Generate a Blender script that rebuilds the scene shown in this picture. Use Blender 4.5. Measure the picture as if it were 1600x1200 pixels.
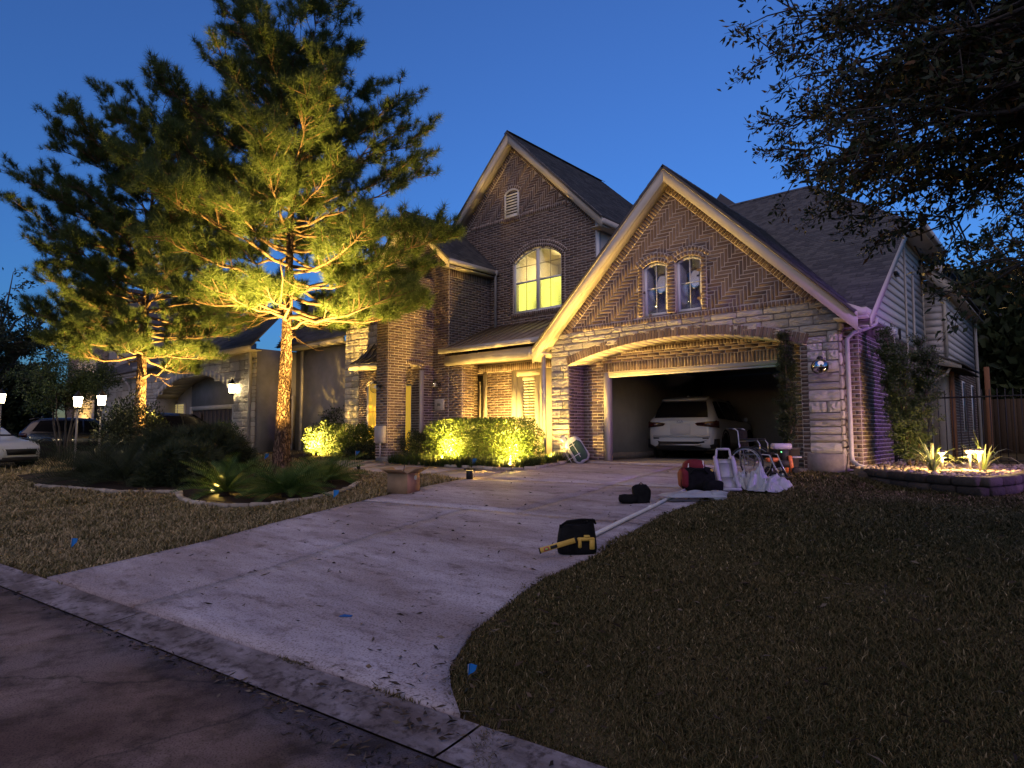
import bpy, math, random
import numpy as np
from mathutils import Vector, Matrix

S = bpy.context.scene
COL = S.collection
for o in list(bpy.data.objects):
    bpy.data.objects.remove(o)

# ------------------------------------------------------------------ camera
CAMZ = 1.5
YAW, PITCH, ROLL = 0.72103, 0.07526, -0.00196
_r = Vector((math.cos(YAW), math.sin(YAW), 0))
_v = Vector((-math.sin(YAW) * math.cos(PITCH), math.cos(YAW) * math.cos(PITCH), math.sin(PITCH)))
_u = _r.cross(_v)
CR = math.cos(ROLL) * _r + math.sin(ROLL) * _u
CU = -math.sin(ROLL) * _r + math.cos(ROLL) * _u
CV = _v
cam_d = bpy.data.cameras.new('camera')
cam_d.sensor_width = 36.0
cam_d.lens = 36.0 * 1000.0 / 1600.0
cam_d.clip_start = 0.05
cam_d.clip_end = 2000
cam = bpy.data.objects.new('camera', cam_d)
COL.objects.link(cam)
cam.matrix_world = Matrix(((CR.x, CU.x, -CV.x, 0), (CR.y, CU.y, -CV.y, 0), (CR.z, CU.z, -CV.z, CAMZ), (0, 0, 0, 1)))
S.camera = cam

# ------------------------------------------------------------------ world: dusk sky
world = bpy.data.worlds.new('World')
S.world = world
world.use_nodes = True
wn = world.node_tree
for n in list(wn.nodes):
    wn.nodes.remove(n)
w_out = wn.nodes.new('ShaderNodeOutputWorld')
w_bg = wn.nodes.new('ShaderNodeBackground')
w_sky = wn.nodes.new('ShaderNodeTexSky')
w_sky.sky_type = 'NISHITA'
w_sky.sun_disc = False
w_sky.sun_elevation = math.radians(2.0)
w_sky.sun_rotation = math.radians(165.0)
w_sky.altitude = 50
w_sky.air_density = 1.0
w_sky.dust_density = 0.3
w_sky.ozone_density = 6.0
w_bg.inputs['Strength'].default_value = SKY_STRENGTH = 0.54
w_hs = wn.nodes.new('ShaderNodeHueSaturation'); w_hs.inputs['Saturation'].default_value = 0.92
wn.links.new(w_sky.outputs[0], w_hs.inputs['Color']); wn.links.new(w_hs.outputs[0], w_bg.inputs['Color'])
wn.links.new(w_bg.outputs[0], w_out.inputs['Surface'])

S.view_settings.view_transform = 'Standard'
S.view_settings.look = 'None'
S.view_settings.exposure = 0.0
S.view_settings.gamma = 1.0
S.view_settings.use_curve_mapping = False
S.render.engine = 'CYCLES'
S.cycles.use_denoising = True
S.cycles.max_bounces = 6
S.cycles.diffuse_bounces = 3
S.cycles.glossy_bounces = 3
S.cycles.transmission_bounces = 4
S.cycles.transparent_max_bounces = 8
S.cycles.sample_clamp_indirect = 4.0
S.cycles.caustics_reflective = False
S.cycles.caustics_refractive = False

R = random.Random(7)
NR = np.random.default_rng(7)

# faint pink afterglow of the sunset behind the camera, very wide
sun_d = bpy.data.lights.new("afterglow_sun", "SUN")
sun_d.energy = SUN_ENERGY = 1.08
sun_d.angle = math.radians(70)
sun_d.color = (1.0, 0.68, 0.50)
sun_o = bpy.data.objects.new("afterglow_sun", sun_d)
COL.objects.link(sun_o)
sun_o.rotation_euler = Vector((-0.34, 0.62, -0.70)).to_track_quat("-Z", "Y").to_euler()

# ------------------------------------------------------------------ materials
MATS = {}
def _new(name):
    m = bpy.data.materials.new(name)
    m.use_nodes = True
    nt = m.node_tree
    b = nt.nodes['Principled BSDF']
    return m, nt, b

def pm(name, c1, c2=None, scale=8.0, rough=0.75, bump=0.0, bscale=None, island=0.0, spec=0.3, metal=0.0,
       detail=6.0, c3=None, objrand=0.0, bdist=0.01, stretch=None, trans=0.0, coat=0.0):
    """procedural material: two (three) colours mixed by noise, per-piece value shift, bump"""
    if name in MATS:
        return MATS[name]
    m, nt, b = _new(name)
    N, L = nt.nodes, nt.links
    c2 = c2 or c1
    tc = N.new('ShaderNodeTexCoord')
    src = tc.outputs['Object']
    if stretch:
        mp = N.new('ShaderNodeMapping'); mp.inputs['Scale'].default_value = stretch
        L.new(src, mp.inputs['Vector']); src = mp.outputs['Vector']
    nz = N.new('ShaderNodeTexNoise'); nz.inputs['Scale'].default_value = scale; nz.inputs['Detail'].default_value = detail
    nz.inputs['Roughness'].default_value = 0.6
    L.new(src, nz.inputs['Vector'])
    rp = N.new('ShaderNodeValToRGB')
    rp.color_ramp.elements[0].position = 0.3; rp.color_ramp.elements[0].color = (*c1, 1)
    rp.color_ramp.elements[1].position = 0.7; rp.color_ramp.elements[1].color = (*c2, 1)
    if c3:
        e = rp.color_ramp.elements.new(0.86); e.color = (*c3, 1)
    fac = nz.outputs['Fac']
    if island or objrand:
        geo = N.new('ShaderNodeNewGeometry'); oi = N.new('ShaderNodeObjectInfo')
        a = N.new('ShaderNodeMath'); a.operation = 'ADD'
        L.new(geo.outputs['Random Per Island'], a.inputs[0]); L.new(oi.outputs['Random'], a.inputs[1])
        fr = N.new('ShaderNodeMath'); fr.operation = 'FRACT'; L.new(a.outputs[0], fr.inputs[0])
        k = max(island, objrand)
        mx = N.new('ShaderNodeMix'); mx.data_type = 'FLOAT'; mx.inputs[0].default_value = k
        L.new(fac, mx.inputs[2]); L.new(fr.outputs[0], mx.inputs[3])
        fac = mx.outputs[0]
    L.new(fac, rp.inputs['Fac'])
    L.new(rp.outputs['Color'], b.inputs['Base Color'])
    b.inputs['Roughness'].default_value = rough
    b.inputs['Specular IOR Level'].default_value = spec
    b.inputs['Metallic'].default_value = metal
    if coat:
        b.inputs['Coat Weight'].default_value = coat; b.inputs['Coat Roughness'].default_value = 0.05
    if bump:
        n2 = N.new('ShaderNodeTexNoise'); n2.inputs['Scale'].default_value = bscale or scale * 3; n2.inputs['Detail'].default_value = 8
        L.new(src, n2.inputs['Vector'])
        bp = N.new('ShaderNodeBump'); bp.inputs['Strength'].default_value = bump; bp.inputs['Distance'].default_value = bdist
        L.new(n2.outputs['Fac'], bp.inputs['Height']); L.new(bp.outputs['Normal'], b.inputs['Normal'])
    if trans:
        out = N['Material Output']
        tl = N.new('ShaderNodeBsdfTranslucent'); L.new(rp.outputs['Color'], tl.inputs['Color'])
        ms = N.new('ShaderNodeMixShader'); ms.inputs[0].default_value = trans
        L.new(b.outputs[0], ms.inputs[1]); L.new(tl.outputs[0], ms.inputs[2]); L.new(ms.outputs[0], out.inputs['Surface'])
    MATS[name] = m
    return m

def weather(m, scale, lo, hi=1.0, dark=(0.5, 0.45, 0.42), stretch=None, p0=.42, p1=.62, detail=8, rough=.65):
    """stains and wear with their own outline, multiplied over the base colour"""
    nt = m.node_tree; N, L = nt.nodes, nt.links; b = N['Principled BSDF']
    src = b.inputs['Base Color'].links[0].from_socket
    tc = N.new('ShaderNodeTexCoord'); mp = N.new('ShaderNodeMapping'); L.new(tc.outputs['Object'], mp.inputs['Vector'])
    if stretch: mp.inputs['Scale'].default_value = stretch
    mp.inputs['Rotation'].default_value = (0, 0, .4)
    nz = N.new('ShaderNodeTexNoise'); nz.inputs['Scale'].default_value = scale; nz.inputs['Detail'].default_value = detail; nz.inputs['Roughness'].default_value = rough
    L.new(mp.outputs[0], nz.inputs['Vector'])
    rp = N.new('ShaderNodeValToRGB'); rp.color_ramp.elements[0].position = p0; rp.color_ramp.elements[1].position = p1
    rp.color_ramp.elements[0].color = (dark[0] * lo * 2, dark[1] * lo * 2, dark[2] * lo * 2, 1); rp.color_ramp.elements[1].color = (hi, hi, hi, 1)
    L.new(nz.outputs['Fac'], rp.inputs['Fac'])
    mx = N.new('ShaderNodeMix'); mx.data_type = 'RGBA'; mx.blend_type = 'MULTIPLY'; mx.inputs[0].default_value = 1.0
    L.new(src, mx.inputs[6]); L.new(rp.outputs['Color'], mx.inputs[7]); L.new(mx.outputs[2], b.inputs['Base Color'])
def cracks(m, scale, width=.012, amount=.35):
    nt = m.node_tree; N, L = nt.nodes, nt.links; b = N['Principled BSDF']
    src = b.inputs['Base Color'].links[0].from_socket
    tc = N.new('ShaderNodeTexCoord'); nz = N.new('ShaderNodeTexNoise'); nz.inputs['Scale'].default_value = 3; nz.inputs['Detail'].default_value = 6
    L.new(tc.outputs['Object'], nz.inputs['Vector'])
    ad = N.new('ShaderNodeMix'); ad.data_type = 'RGBA'; ad.blend_type = 'ADD'; ad.inputs[0].default_value = .35; L.new(tc.outputs['Object'], ad.inputs[6]); L.new(nz.outputs['Color'], ad.inputs[7])
    vo = N.new('ShaderNodeTexVoronoi'); vo.feature = 'DISTANCE_TO_EDGE'; vo.inputs['Scale'].default_value = scale; L.new(ad.outputs[2], vo.inputs['Vector'])
    mr = N.new('ShaderNodeMapRange'); mr.inputs[1].default_value = 0; mr.inputs[2].default_value = width; mr.inputs[3].default_value = 1 - amount; mr.inputs[4].default_value = 1; L.new(vo.outputs['Distance'], mr.inputs[0])
    mx = N.new('ShaderNodeMix'); mx.data_type = 'RGBA'; mx.blend_type = 'MULTIPLY'; mx.inputs[0].default_value = 1.0
    L.new(src, mx.inputs[6]); L.new(mr.outputs[0], mx.inputs[7]); L.new(mx.outputs[2], b.inputs['Base Color'])

def emit(name, col, strength):
    if name in MATS:
        return MATS[name]
    m, nt, b = _new(name)
    b.inputs['Base Color'].default_value = (*col, 1)
    b.inputs['Emission Color'].default_value = (*col, 1)
    b.inputs['Emission Strength'].default_value = strength
    MATS[name] = m
    return m

def glass_mat(name, tint=(0.8, 0.85, 0.9), alpha_mix=0.25, rough=0.02):
    """thin window glass: mirror reflection over a clear pane"""
    if name in MATS:
        return MATS[name]
    m, nt, b = _new(name)
    N, L = nt.nodes, nt.links
    out = N['Material Output']
    gl = N.new('ShaderNodeBsdfGlossy'); gl.inputs['Roughness'].default_value = rough; gl.inputs['Color'].default_value = (*tint, 1)
    tr = N.new('ShaderNodeBsdfTransparent'); tr.inputs['Color'].default_value = (*tint, 1)
    lw_ = N.new('ShaderNodeLayerWeight'); lw_.inputs['Blend'].default_value = 0.5
    pw = N.new('ShaderNodeMath'); pw.operation = 'POWER'; pw.inputs[1].default_value = 4.0; L.new(lw_.outputs['Facing'], pw.inputs[0])
    ad = N.new('ShaderNodeMath'); ad.operation = 'ADD'; ad.inputs[1].default_value = alpha_mix; ad.use_clamp = True
    L.new(pw.outputs[0], ad.inputs[0])
    ms = N.new('ShaderNodeMixShader')
    L.new(ad.outputs[0], ms.inputs[0]); L.new(tr.outputs[0], ms.inputs[1]); L.new(gl.outputs[0], ms.inputs[2])
    L.new(ms.outputs[0], out.inputs['Surface'])
    MATS[name] = m
    return m

# ------------------------------------------------------------------ object helpers
WO = {}
def link(o):
    COL.objects.link(o); return o

def tag(o, label=None, cat=None, group=None, kind=None):
    if label: o['label'] = label
    if cat: o['category'] = cat
    if group: o['group'] = group
    if kind: o['kind'] = kind
    return o

def thing(name, label, cat, loc=(0, 0, 0), rotz=0.0, group=None):
    o = bpy.data.objects.new(name, None); link(o)
    o.empty_display_size = 0.2
    o.location = loc; o.rotation_euler = (0, 0, rotz)
    WO[o.name] = np.array(loc, float)
    return tag(o, label, cat, group)

def mesh_np(name, V, F, mat, parent=None, smooth=False, local=False, kind=None, loopsizes=None):
    """V (n,3); F (m,k) array of equal-size faces, or flat loop list with loopsizes"""
    me = bpy.data.meshes.new(name)
    V = np.asarray(V, np.float32)
    if parent is not None and not local:
        V = V - WO[parent.name].astype(np.float32)
    F = np.asarray(F, np.int32)
    if loopsizes is None:
        k = F.shape[1]; n = F.shape[0]; ls = np.full(n, k, np.int32); fl = F.ravel()
    else:
        ls = np.asarray(loopsizes, np.int32); fl = F; n = len(ls)
    me.vertices.add(len(V)); me.vertices.foreach_set('co', V.ravel())
    me.loops.add(len(fl)); me.loops.foreach_set('vertex_index', fl)
    me.polygons.add(n)
    st = np.concatenate(([0], np.cumsum(ls)[:-1])).astype(np.int32)
    me.polygons.foreach_set('loop_start', st); me.polygons.foreach_set('loop_total', ls)
    if smooth:
        me.polygons.foreach_set('use_smooth', np.ones(n, bool))
    me.materials.append(mat)
    me.update(calc_edges=True)
    o = bpy.data.objects.new(name, me); link(o)
    if parent is not None:
        o.parent = parent
        WO[o.name] = WO[parent.name].copy()
    else:
        WO[o.name] = np.zeros(3)
    if kind: o['kind'] = kind
    return o

def rotz(a):
    c, s = math.cos(a), math.sin(a)
    return np.array([[c, -s, 0], [s, c, 0], [0, 0, 1.0]])
def rotx(a):
    c, s = math.cos(a), math.sin(a)
    return np.array([[1.0, 0, 0], [0, c, -s], [0, s, c]])
def roty(a):
    c, s = math.cos(a), math.sin(a)
    return np.array([[c, 0, s], [0, 1.0, 0], [-s, 0, c]])

class MB:
    def __init__(s):
        s.v = []; s.f = []
    def add(s, vs, fs):
        b = len(s.v)
        s.v.extend([tuple(map(float, p)) for p in vs])
        s.f.extend([tuple(b + i for i in f) for f in fs])
        return s
    def box(s, c, size, M=None, taper=1.0):
        x, y, z = [q / 2 for q in size]
        P = np.array([(-x, -y, -z), (x, -y, -z), (x, y, -z), (-x, y, -z), (-x * taper, -y * taper, z), (x * taper, -y * taper, z), (x * taper, y * taper, z), (-x * taper, y * taper, z)])
        if M is not None: P = P @ np.asarray(M).T
        P = P + np.array(c)
        return s.add(P, [(3, 2, 1, 0), (4, 5, 6, 7), (0, 1, 5, 4), (1, 2, 6, 5), (2, 3, 7, 6), (3, 0, 4, 7)])
    def bb(s, x0, x1, y0, y1, z0, z1):
        return s.box(((x0 + x1) / 2, (y0 + y1) / 2, (z0 + z1) / 2), (x1 - x0, y1 - y0, z1 - z0))
    def bbox(s, c, size, bev, M=None):
        """box with chamfered edges (octagonal sections)"""
        x, y, z = [q / 2 for q in size]; e = min(bev, x * .9, y * .9, z * .9)
        rings = []
        for zz, k in ((-z, e), (-z + e, 0), (z - e, 0), (z, e)):
            X, Y = x - k, y - k
            q = e
            rings.append([(-X + q, -Y, zz), (X - q, -Y, zz), (X, -Y + q, zz), (X, Y - q, zz), (X - q, Y, zz), (-X + q, Y, zz), (-X, Y - q, zz), (-X, -Y + q, zz)])
        P = np.array([p for r in rings for p in r])
        if M is not None: P = P @ np.asarray(M).T
        P = P + np.array(c)
        fs = [tuple(range(7, -1, -1)), tuple(range(24, 32))]
        for k in range(3):
            for i in range(8):
                j = (i + 1) % 8
                fs.append((k * 8 + i, k * 8 + j, k * 8 + 8 + j, k * 8 + 8 + i))
        return s.add(P, fs)
    def prism(s, pts, off):
        """polygon pts (3d) extruded by vector off"""
        n = len(pts); o = np.array(off, float)
        P = [np.array(p, float) for p in pts]
        Q = [p + o for p in P]
        fs = [tuple(range(n)), tuple(range(2 * n - 1, n - 1, -1))]
        for i in range(n):
            j = (i + 1) % n
            fs.append((i, i + n, j + n, j))
        return s.add(P + Q, fs)
    def tube(s, pts, r, n=8, cap=True):
        P = [np.array(p, float) for p in pts]
        rs = r if hasattr(r, '__len__') else [r] * len(P)
        b = len(s.v); prev = None
        for i, p in enumerate(P):
            t = (P[min(i + 1, len(P) - 1)] - P[max(i - 1, 0)]); t = t / (np.linalg.norm(t) + 1e-9)
            if prev is None:
                a = np.array([0, 0, 1.0]) if abs(t[2]) < 0.9 else np.array([1.0, 0, 0])
            else: a = prev
            x = a - t * (a @ t); x = x / (np.linalg.norm(x) + 1e-9); prev = x
            y = np.cross(t, x)
            for k in range(n):
                an = 2 * math.pi * k / n
                s.v.append(tuple(p + rs[i] * (math.cos(an) * x + math.sin(an) * y)))
        for i in range(len(P) - 1):
            for k in range(n):
                k2 = (k + 1) % n
                s.f.append((b + i * n + k, b + i * n + k2, b + (i + 1) * n + k2, b + (i + 1) * n + k))
        if cap:
            s.f.append(tuple(b + k for k in range(n - 1, -1, -1)))
            e = b + (len(P) - 1) * n
            s.f.append(tuple(e + k for k in range(n)))
        return s
    def lathe(s, prof, c=(0, 0, 0), n=16, M=None):
        b = len(s.v)
        for (r, z) in prof:
            for k in range(n):
                a = 2 * math.pi * k / n
                p = np.array([r * math.cos(a), r * math.sin(a), z])
                if M is not None: p = np.asarray(M) @ p
                s.v.append(tuple(p + np.array(c)))
        for i in range(len(prof) - 1):
            for k in range(n):
                k2 = (k + 1) % n
                s.f.append((b + i * n + k, b + i * n + k2, b + (i + 1) * n + k2, b + (i + 1) * n + k))
        s.f.append(tuple(b + k for k in range(n - 1, -1, -1)))
        e = b + (len(prof) - 1) * n
        s.f.append(tuple(e + k for k in range(n)))
        return s
    def ball(s, c, r, n=16, m=10, sq=(1, 1, 1), M=None, jit=0.0, rnd=None):
        prof = []
        b = len(s.v)
        for i in range(m + 1):
            t = math.pi * i / m
            for k in range(n):
                a = 2 * math.pi * k / n
                p = np.array([math.sin(t) * math.cos(a) * sq[0], math.sin(t) * math.sin(a) * sq[1], -math.cos(t) * sq[2]]) * r
                if jit: p = p * (1 + (rnd or R).uniform(-jit, jit))
                if M is not None: p = np.asarray(M) @ p
                s.v.append(tuple(p + np.array(c)))
        for i in range(m):
            for k in range(n):
                k2 = (k + 1) % n
                s.f.append((b + i * n + k, b + i * n + k2, b + (i + 1) * n + k2, b + (i + 1) * n + k))
        return s
    def torus(s, c, R0, r, M=None, n=28, m=6, a0=0.0, a1=2 * math.pi):
        full = abs(a1 - a0 - 2 * math.pi) < 1e-6
        b = len(s.v); cnt = n if full else n + 1
        for i in range(cnt):
            a = a0 + (a1 - a0) * i / n
            for k in range(m):
                q = 2 * math.pi * k / m
                p = np.array([(R0 + r * math.cos(q)) * math.cos(a), (R0 + r * math.cos(q)) * math.sin(a), r * math.sin(q)])
                if M is not None: p = np.asarray(M) @ p
                s.v.append(tuple(p + np.array(c)))
        for i in range(n):
            j = (i + 1) % cnt
            for k in range(m):
                k2 = (k + 1) % m
                s.f.append((b + i * m + k, b + j * m + k, b + j * m + k2, b + i * m + k2))
        return s
    def build(s, name, mat, parent=None, local=False, smooth=False, kind=None):
        loops = [i for f in s.f for i in f]
        return mesh_np(name, np.array(s.v), np.array(loops), mat, parent, smooth, local, kind, [len(f) for f in s.f])

def solo(name, mb, mat, label, cat, loc=None, group=None, kind=None, smooth=False, rot=None):
    """single-mesh thing; mb in local coordinates when loc is given"""
    o = mb.build(name, mat, None, True, smooth)
    if loc is not None:
        o.location = loc; WO[o.name] = np.array(loc, float)
    if rot is not None: o.rotation_euler = rot
    return tag(o, label, cat, group, kind)

def copy_tree(o, parent=None):
    c = o.copy(); COL.objects.link(c)
    if parent is not None:
        c.parent = parent
    for k in [q for q in o.children]:
        copy_tree(k, c)
    return c

# pieces set on a plane: centre C, axes U (length), W (height), N (outward)
BOXF = np.array([(4, 5, 6, 7), (0, 1, 5, 4), (1, 2, 6, 5), (2, 3, 7, 6), (3, 0, 4, 7)])
def pieces_mesh(name, C, U, W, N, su, sw, dep, mat, parent, kind='stuff', jit=0.0, inset=0.0):
    C = np.asarray(C, float); n = len(C)
    if n == 0: return None
    U = np.broadcast_to(U, (n, 3)); W = np.broadcast_to(W, (n, 3)); N = np.broadcast_to(N, (n, 3))
    su = np.broadcast_to(su, (n,))[:, None] / 2; sw = np.broadcast_to(sw, (n,))[:, None] / 2
    d = np.broadcast_to(dep, (n,))[:, None] * (1 + (NR.uniform(-jit, jit, (n, 1)) if jit else 0))
    V = np.empty((n, 8, 3))
    for i, (a, b, c) in enumerate([(-1, -1, 0), (1, -1, 0), (1, 1, 0), (-1, 1, 0), (-1, -1, 1), (1, -1, 1), (1, 1, 1), (-1, 1, 1)]):
        k = 1.0
        V[:, i] = C + U * (su - (inset if c else 0)) * a + W * (sw - (inset if c else 0)) * b + N * d * c
    F = (BOXF[None] + (np.arange(n) * 8)[:, None, None]).reshape(-1, 4)
    return mesh_np(name, V.reshape(-1, 3), F, mat, parent, kind=kind)

_unit = {}
def piece_obj(name, c, u, w, nrm, su, sw, dep, mat, parent, mesh=None):
    """one piece as its own object sharing unit mesh data"""
    key = (mat.name, mesh.name if mesh else 'unit')
    if key not in _unit:
        me = bpy.data.meshes.new(name)
        e = 0.47
        me.from_pydata([(-.5, -.5, 0), (.5, -.5, 0), (.5, .5, 0), (-.5, .5, 0), (-e, -e + .03, 1), (e, -e + .03, 1), (e, e - .03, 1), (-e, e - .03, 1)], [], [tuple(f) for f in BOXF.tolist()])
        me.materials.append(mat); _unit[key] = me
    o = bpy.data.objects.new(name, mesh or _unit[key]); COL.objects.link(o)
    o.parent = parent
    off = WO[parent.name]
    o.matrix_local = Matrix(((u[0] * su, w[0] * sw, nrm[0] * dep, c[0] - off[0]), (u[1] * su, w[1] * sw, nrm[1] * dep, c[1] - off[1]), (u[2] * su, w[2] * sw, nrm[2] * dep, c[2] - off[2]), (0, 0, 0, 1)))
    return o

def cross_iv(poly, z):
    xs = []
    n = len(poly)
    for i in range(n):
        (x0, z0), (x1, z1) = poly[i], poly[(i + 1) % n]
        if (z0 <= z) != (z1 <= z):
            xs.append(x0 + (x1 - x0) * (z - z0) / (z1 - z0))
    xs.sort()
    return list(zip(xs[0::2], xs[1::2]))
def intervals(outer, holes, z):
    iv = cross_iv(outer, z)
    for h in holes:
        for (a, b) in cross_iv(h, z):
            out = []
            for (p, q) in iv:
                if b <= p or a >= q: out.append((p, q)); continue
                if a > p: out.append((p, a))
                if b < q: out.append((b, q))
            iv = out
    return [(a, b) for a, b in iv if b - a > 0.01]
def inside(poly, x, z):
    return any(a <= x <= b for a, b in cross_iv(poly, z))

CH = 0.079; BL = 0.295; JT = 0.017
def brick_wall(parent, O, u, n, outer, holes, bmat, mmat, herring=None, name='brick', dep=0.009, backing=0.0, individual=None, phase=0.0):
    """outer/holes polygons in (s, z) with s along u from O. running bond; herring: polygon laid in herringbone.
    individual(s, z) -> True makes that brick an object"""
    O = np.array(O, float); u = np.array(u, float); n = np.array(n, float); Z = np.array([0, 0, 1.0])
    zs = [p[1] for p in outer]; z0, z1 = min(zs), max(zs)
    C = []; SU = []; SW = []; UU = []
    mv = []; mf = []
    r = int(math.floor(z0 / CH))
    indiv = []
    hh = list(holes) + ([herring] if herring else [])
    while r * CH < z1:
        a, b = max(r * CH, z0), min((r + 1) * CH, z1); zm = (a + b) / 2
        for (p, q) in intervals(outer, holes, zm):
            i = len(mv)
            mv += [O + u * p + Z * (a - O[2]), O + u * q + Z * (a - O[2]), O + u * q + Z * (b - O[2]), O + u * p + Z * (b - O[2])]
            mf.append((i, i + 1, i + 2, i + 3))
        for (p, q) in intervals(outer, hh, zm):
            s = math.floor((p - phase) / BL) * BL + phase + (BL / 2 if r % 2 else 0) - BL
            while s < q:
                e0, e1 = max(s, p), min(s + BL, q)
                if e1 - e0 > 0.04 and b - a > 0.03:
                    c = O + u * ((e0 + e1) / 2) + Z * (zm - O[2])
                    if individual and individual((e0 + e1) / 2, zm):
                        indiv.append((c, u, Z, e1 - e0 - JT, b - a - JT))
                    else:
                        C.append(c); SU.append(e1 - e0 - JT); SW.append(b - a - JT); UU.append((u, Z))
                s += BL
        r += 1
    if herring:
        Wd = CH; nn = 4
        hs = [p[0] for p in herring]; hz = [p[1] for p in herring]
        cx, cz = min(hs), min(hz)
        I = int((max(hz) - cz) / Wd) + 12; J = int((max(hs) - cx) / (2 * nn * Wd)) + 12
        for i in range(-8, I):
            for j in range(-J - I // 6, J):
                for vert in (0, 1):
                    x0 = cx + (i + 2 * nn * j) * Wd; y0 = cz + (i + vert) * Wd
                    w, h = (Wd, nn * Wd) if vert else (nn * Wd, Wd)
                    s, z = x0 + w / 2, y0 + h / 2
                    if not inside(herring, s, z) or any(inside(hp, s, z) for hp in holes): continue
                    c = O + u * s + Z * (z - O[2])
                    if individual and individual(s, z): indiv.append((c, u, Z, w - JT, h - JT))
                    else:
                        C.append(c); SU.append(w - JT); SW.append(h - JT); UU.append((u, Z))
    comp = list(range(len(mf)))                                        # one object per connected stretch of wall
    def root(i):
        while comp[i] != i: i = comp[i]
        return i
    box = [((q := [mv[k] for k in f])[0] @ u, q[1] @ u, q[0][2], q[2][2]) for f in mf]
    for i in range(len(mf)):
        for j in range(i - 1, max(-1, i - 12), -1):
            if abs(box[i][2] - box[j][3]) < 1e-6 and box[i][0] < box[j][1] and box[j][0] < box[i][1]:
                comp[root(i)] = root(j)
    for c_ in sorted(set(root(i) for i in range(len(mf)))):
        idx = [i for i in range(len(mf)) if root(i) == c_]
        if len(idx) < 2 and len(mf) > 8: continue
        vv = [mv[k] for i in idx for k in mf[i]]
        wall = mesh_np('mortar_wall', np.array(vv), np.arange(len(vv)).reshape(-1, 4), mmat, parent)
    pieces_mesh(name + 's', np.array(C), u, Z, n, np.array(SU), np.array(SW), dep, bmat, parent, jit=0.25, inset=0.0012)
    for (c, uu, ww, su, sw) in indiv:
        piece_obj(name, c, uu, ww, n, su, sw, dep * R.uniform(.8, 1.3), bmat, parent)
    return wall

def soldier_line(C, A, B, inward, n, length=0.225, pitch=0.079, reach=0.0):
    """bricks set side by side along A-B, each standing 'length' towards inward"""
    A = np.array(A, float); B = np.array(B, float); d = B - A; L = np.linalg.norm(d); d /= L
    k = max(1, int(round(L / pitch)))
    for i in range(k):
        C.append((A + d * (i + .5) * L / k + np.array(inward) * length / 2, d, np.array(inward, float), L / k - JT, length - JT))

def shingles(parent, name, O, u, up, nrm, poly, mat, under, tab=0.21, ex=0.14, kind='stuff'):
    """poly in (s,t): s along u, t up the slope"""
    O = np.array(O, float); u = np.array(u, float); up = np.array(up, float); nrm = np.array(nrm, float)
    t0 = min(p[1] for p in poly); t1 = max(p[1] for p in poly)
    V = []; F = []
    P = [O + u * a + up * b for a, b in poly]
    deck = MB().prism([p - nrm * 0.004 for p in P], -nrm * 0.05).build('roof_deck', under, parent)
    r = 0; t = t0
    while t < t1 - 0.02:
        te = min(t + ex, t1)
        for (p, q) in intervals(poly, [], (t + te) / 2):
            s = p - R.uniform(0, tab)
            while s < q:
                w = tab * R.uniform(0.55, 1.25)
                a, b = max(s, p), min(s + w, q)
                if b - a > 0.02:
                    h = R.choice((0.007, 0.011, 0.014)) ; te2 = te + 0.01
                    lo = t - R.choice((0, 0, 0.006)); g = 0.003
                    i = len(V)
                    V += [O + u * (a + g) + up * lo + nrm * 0.0, O + u * (b - g) + up * lo, O + u * (b - g) + up * lo + nrm * h, O + u * (a + g) + up * lo + nrm * h,
                          O + u * (b - g) + up * te2 + nrm * 0.001, O + u * (a + g) + up * te2 + nrm * 0.001]
                    F += [(i, i + 1, i + 2, i + 3), (i + 3, i + 2, i + 4, i + 5)]
                s += w
        t = te; r += 1
    return mesh_np(name, np.array(V), np.array(F), mat, parent, kind=kind)

def ray_pt(px, py, depth):
    """world point at view depth along the photograph pixel (1600x1200)"""
    d = CR * ((px - 800) / 1000.0) + CU * ((600 - py) / 1000.0) + CV
    return np.array((d.x * depth, d.y * depth, CAMZ + d.z * depth))
# ------------------------------------------------------------------ terrain
def yc(x):
    return 2.3 + 0.1 * min(max(x, -9.5), 6.0)
KW, KH = 0.30, 0.040                      # width and rise of the low mountable kerb
def gz_plane(x, y): return min(0.77, 0.09 + 0.0571 * (max(y, 1.2) - 1.8))
def gz(x, y):
    d = y - yc(x)
    if d <= 0: return 0.0
    if d < KW: return KH * (d / KW) ** 1.3
    e = gz_plane(x, yc(x) + 3.0)
    if d < 3.0: return KH + (e - KH) * (d - KW) / (3.0 - KW)
    return gz_plane(x, y)
def onto(p):
    """a surveyed point of the sloping plane, carried on along its sight line to the real apron surface"""
    x, y = p; f = 1.0
    for _ in range(30): f = (CAMZ - gz(x * f, y * f)) / (CAMZ - gz_plane(x, y))
    return (x * f, y * f)
def gp(x, y, dz=0.0):
    return np.array((x, y, gz(x, y) + dz))

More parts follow.
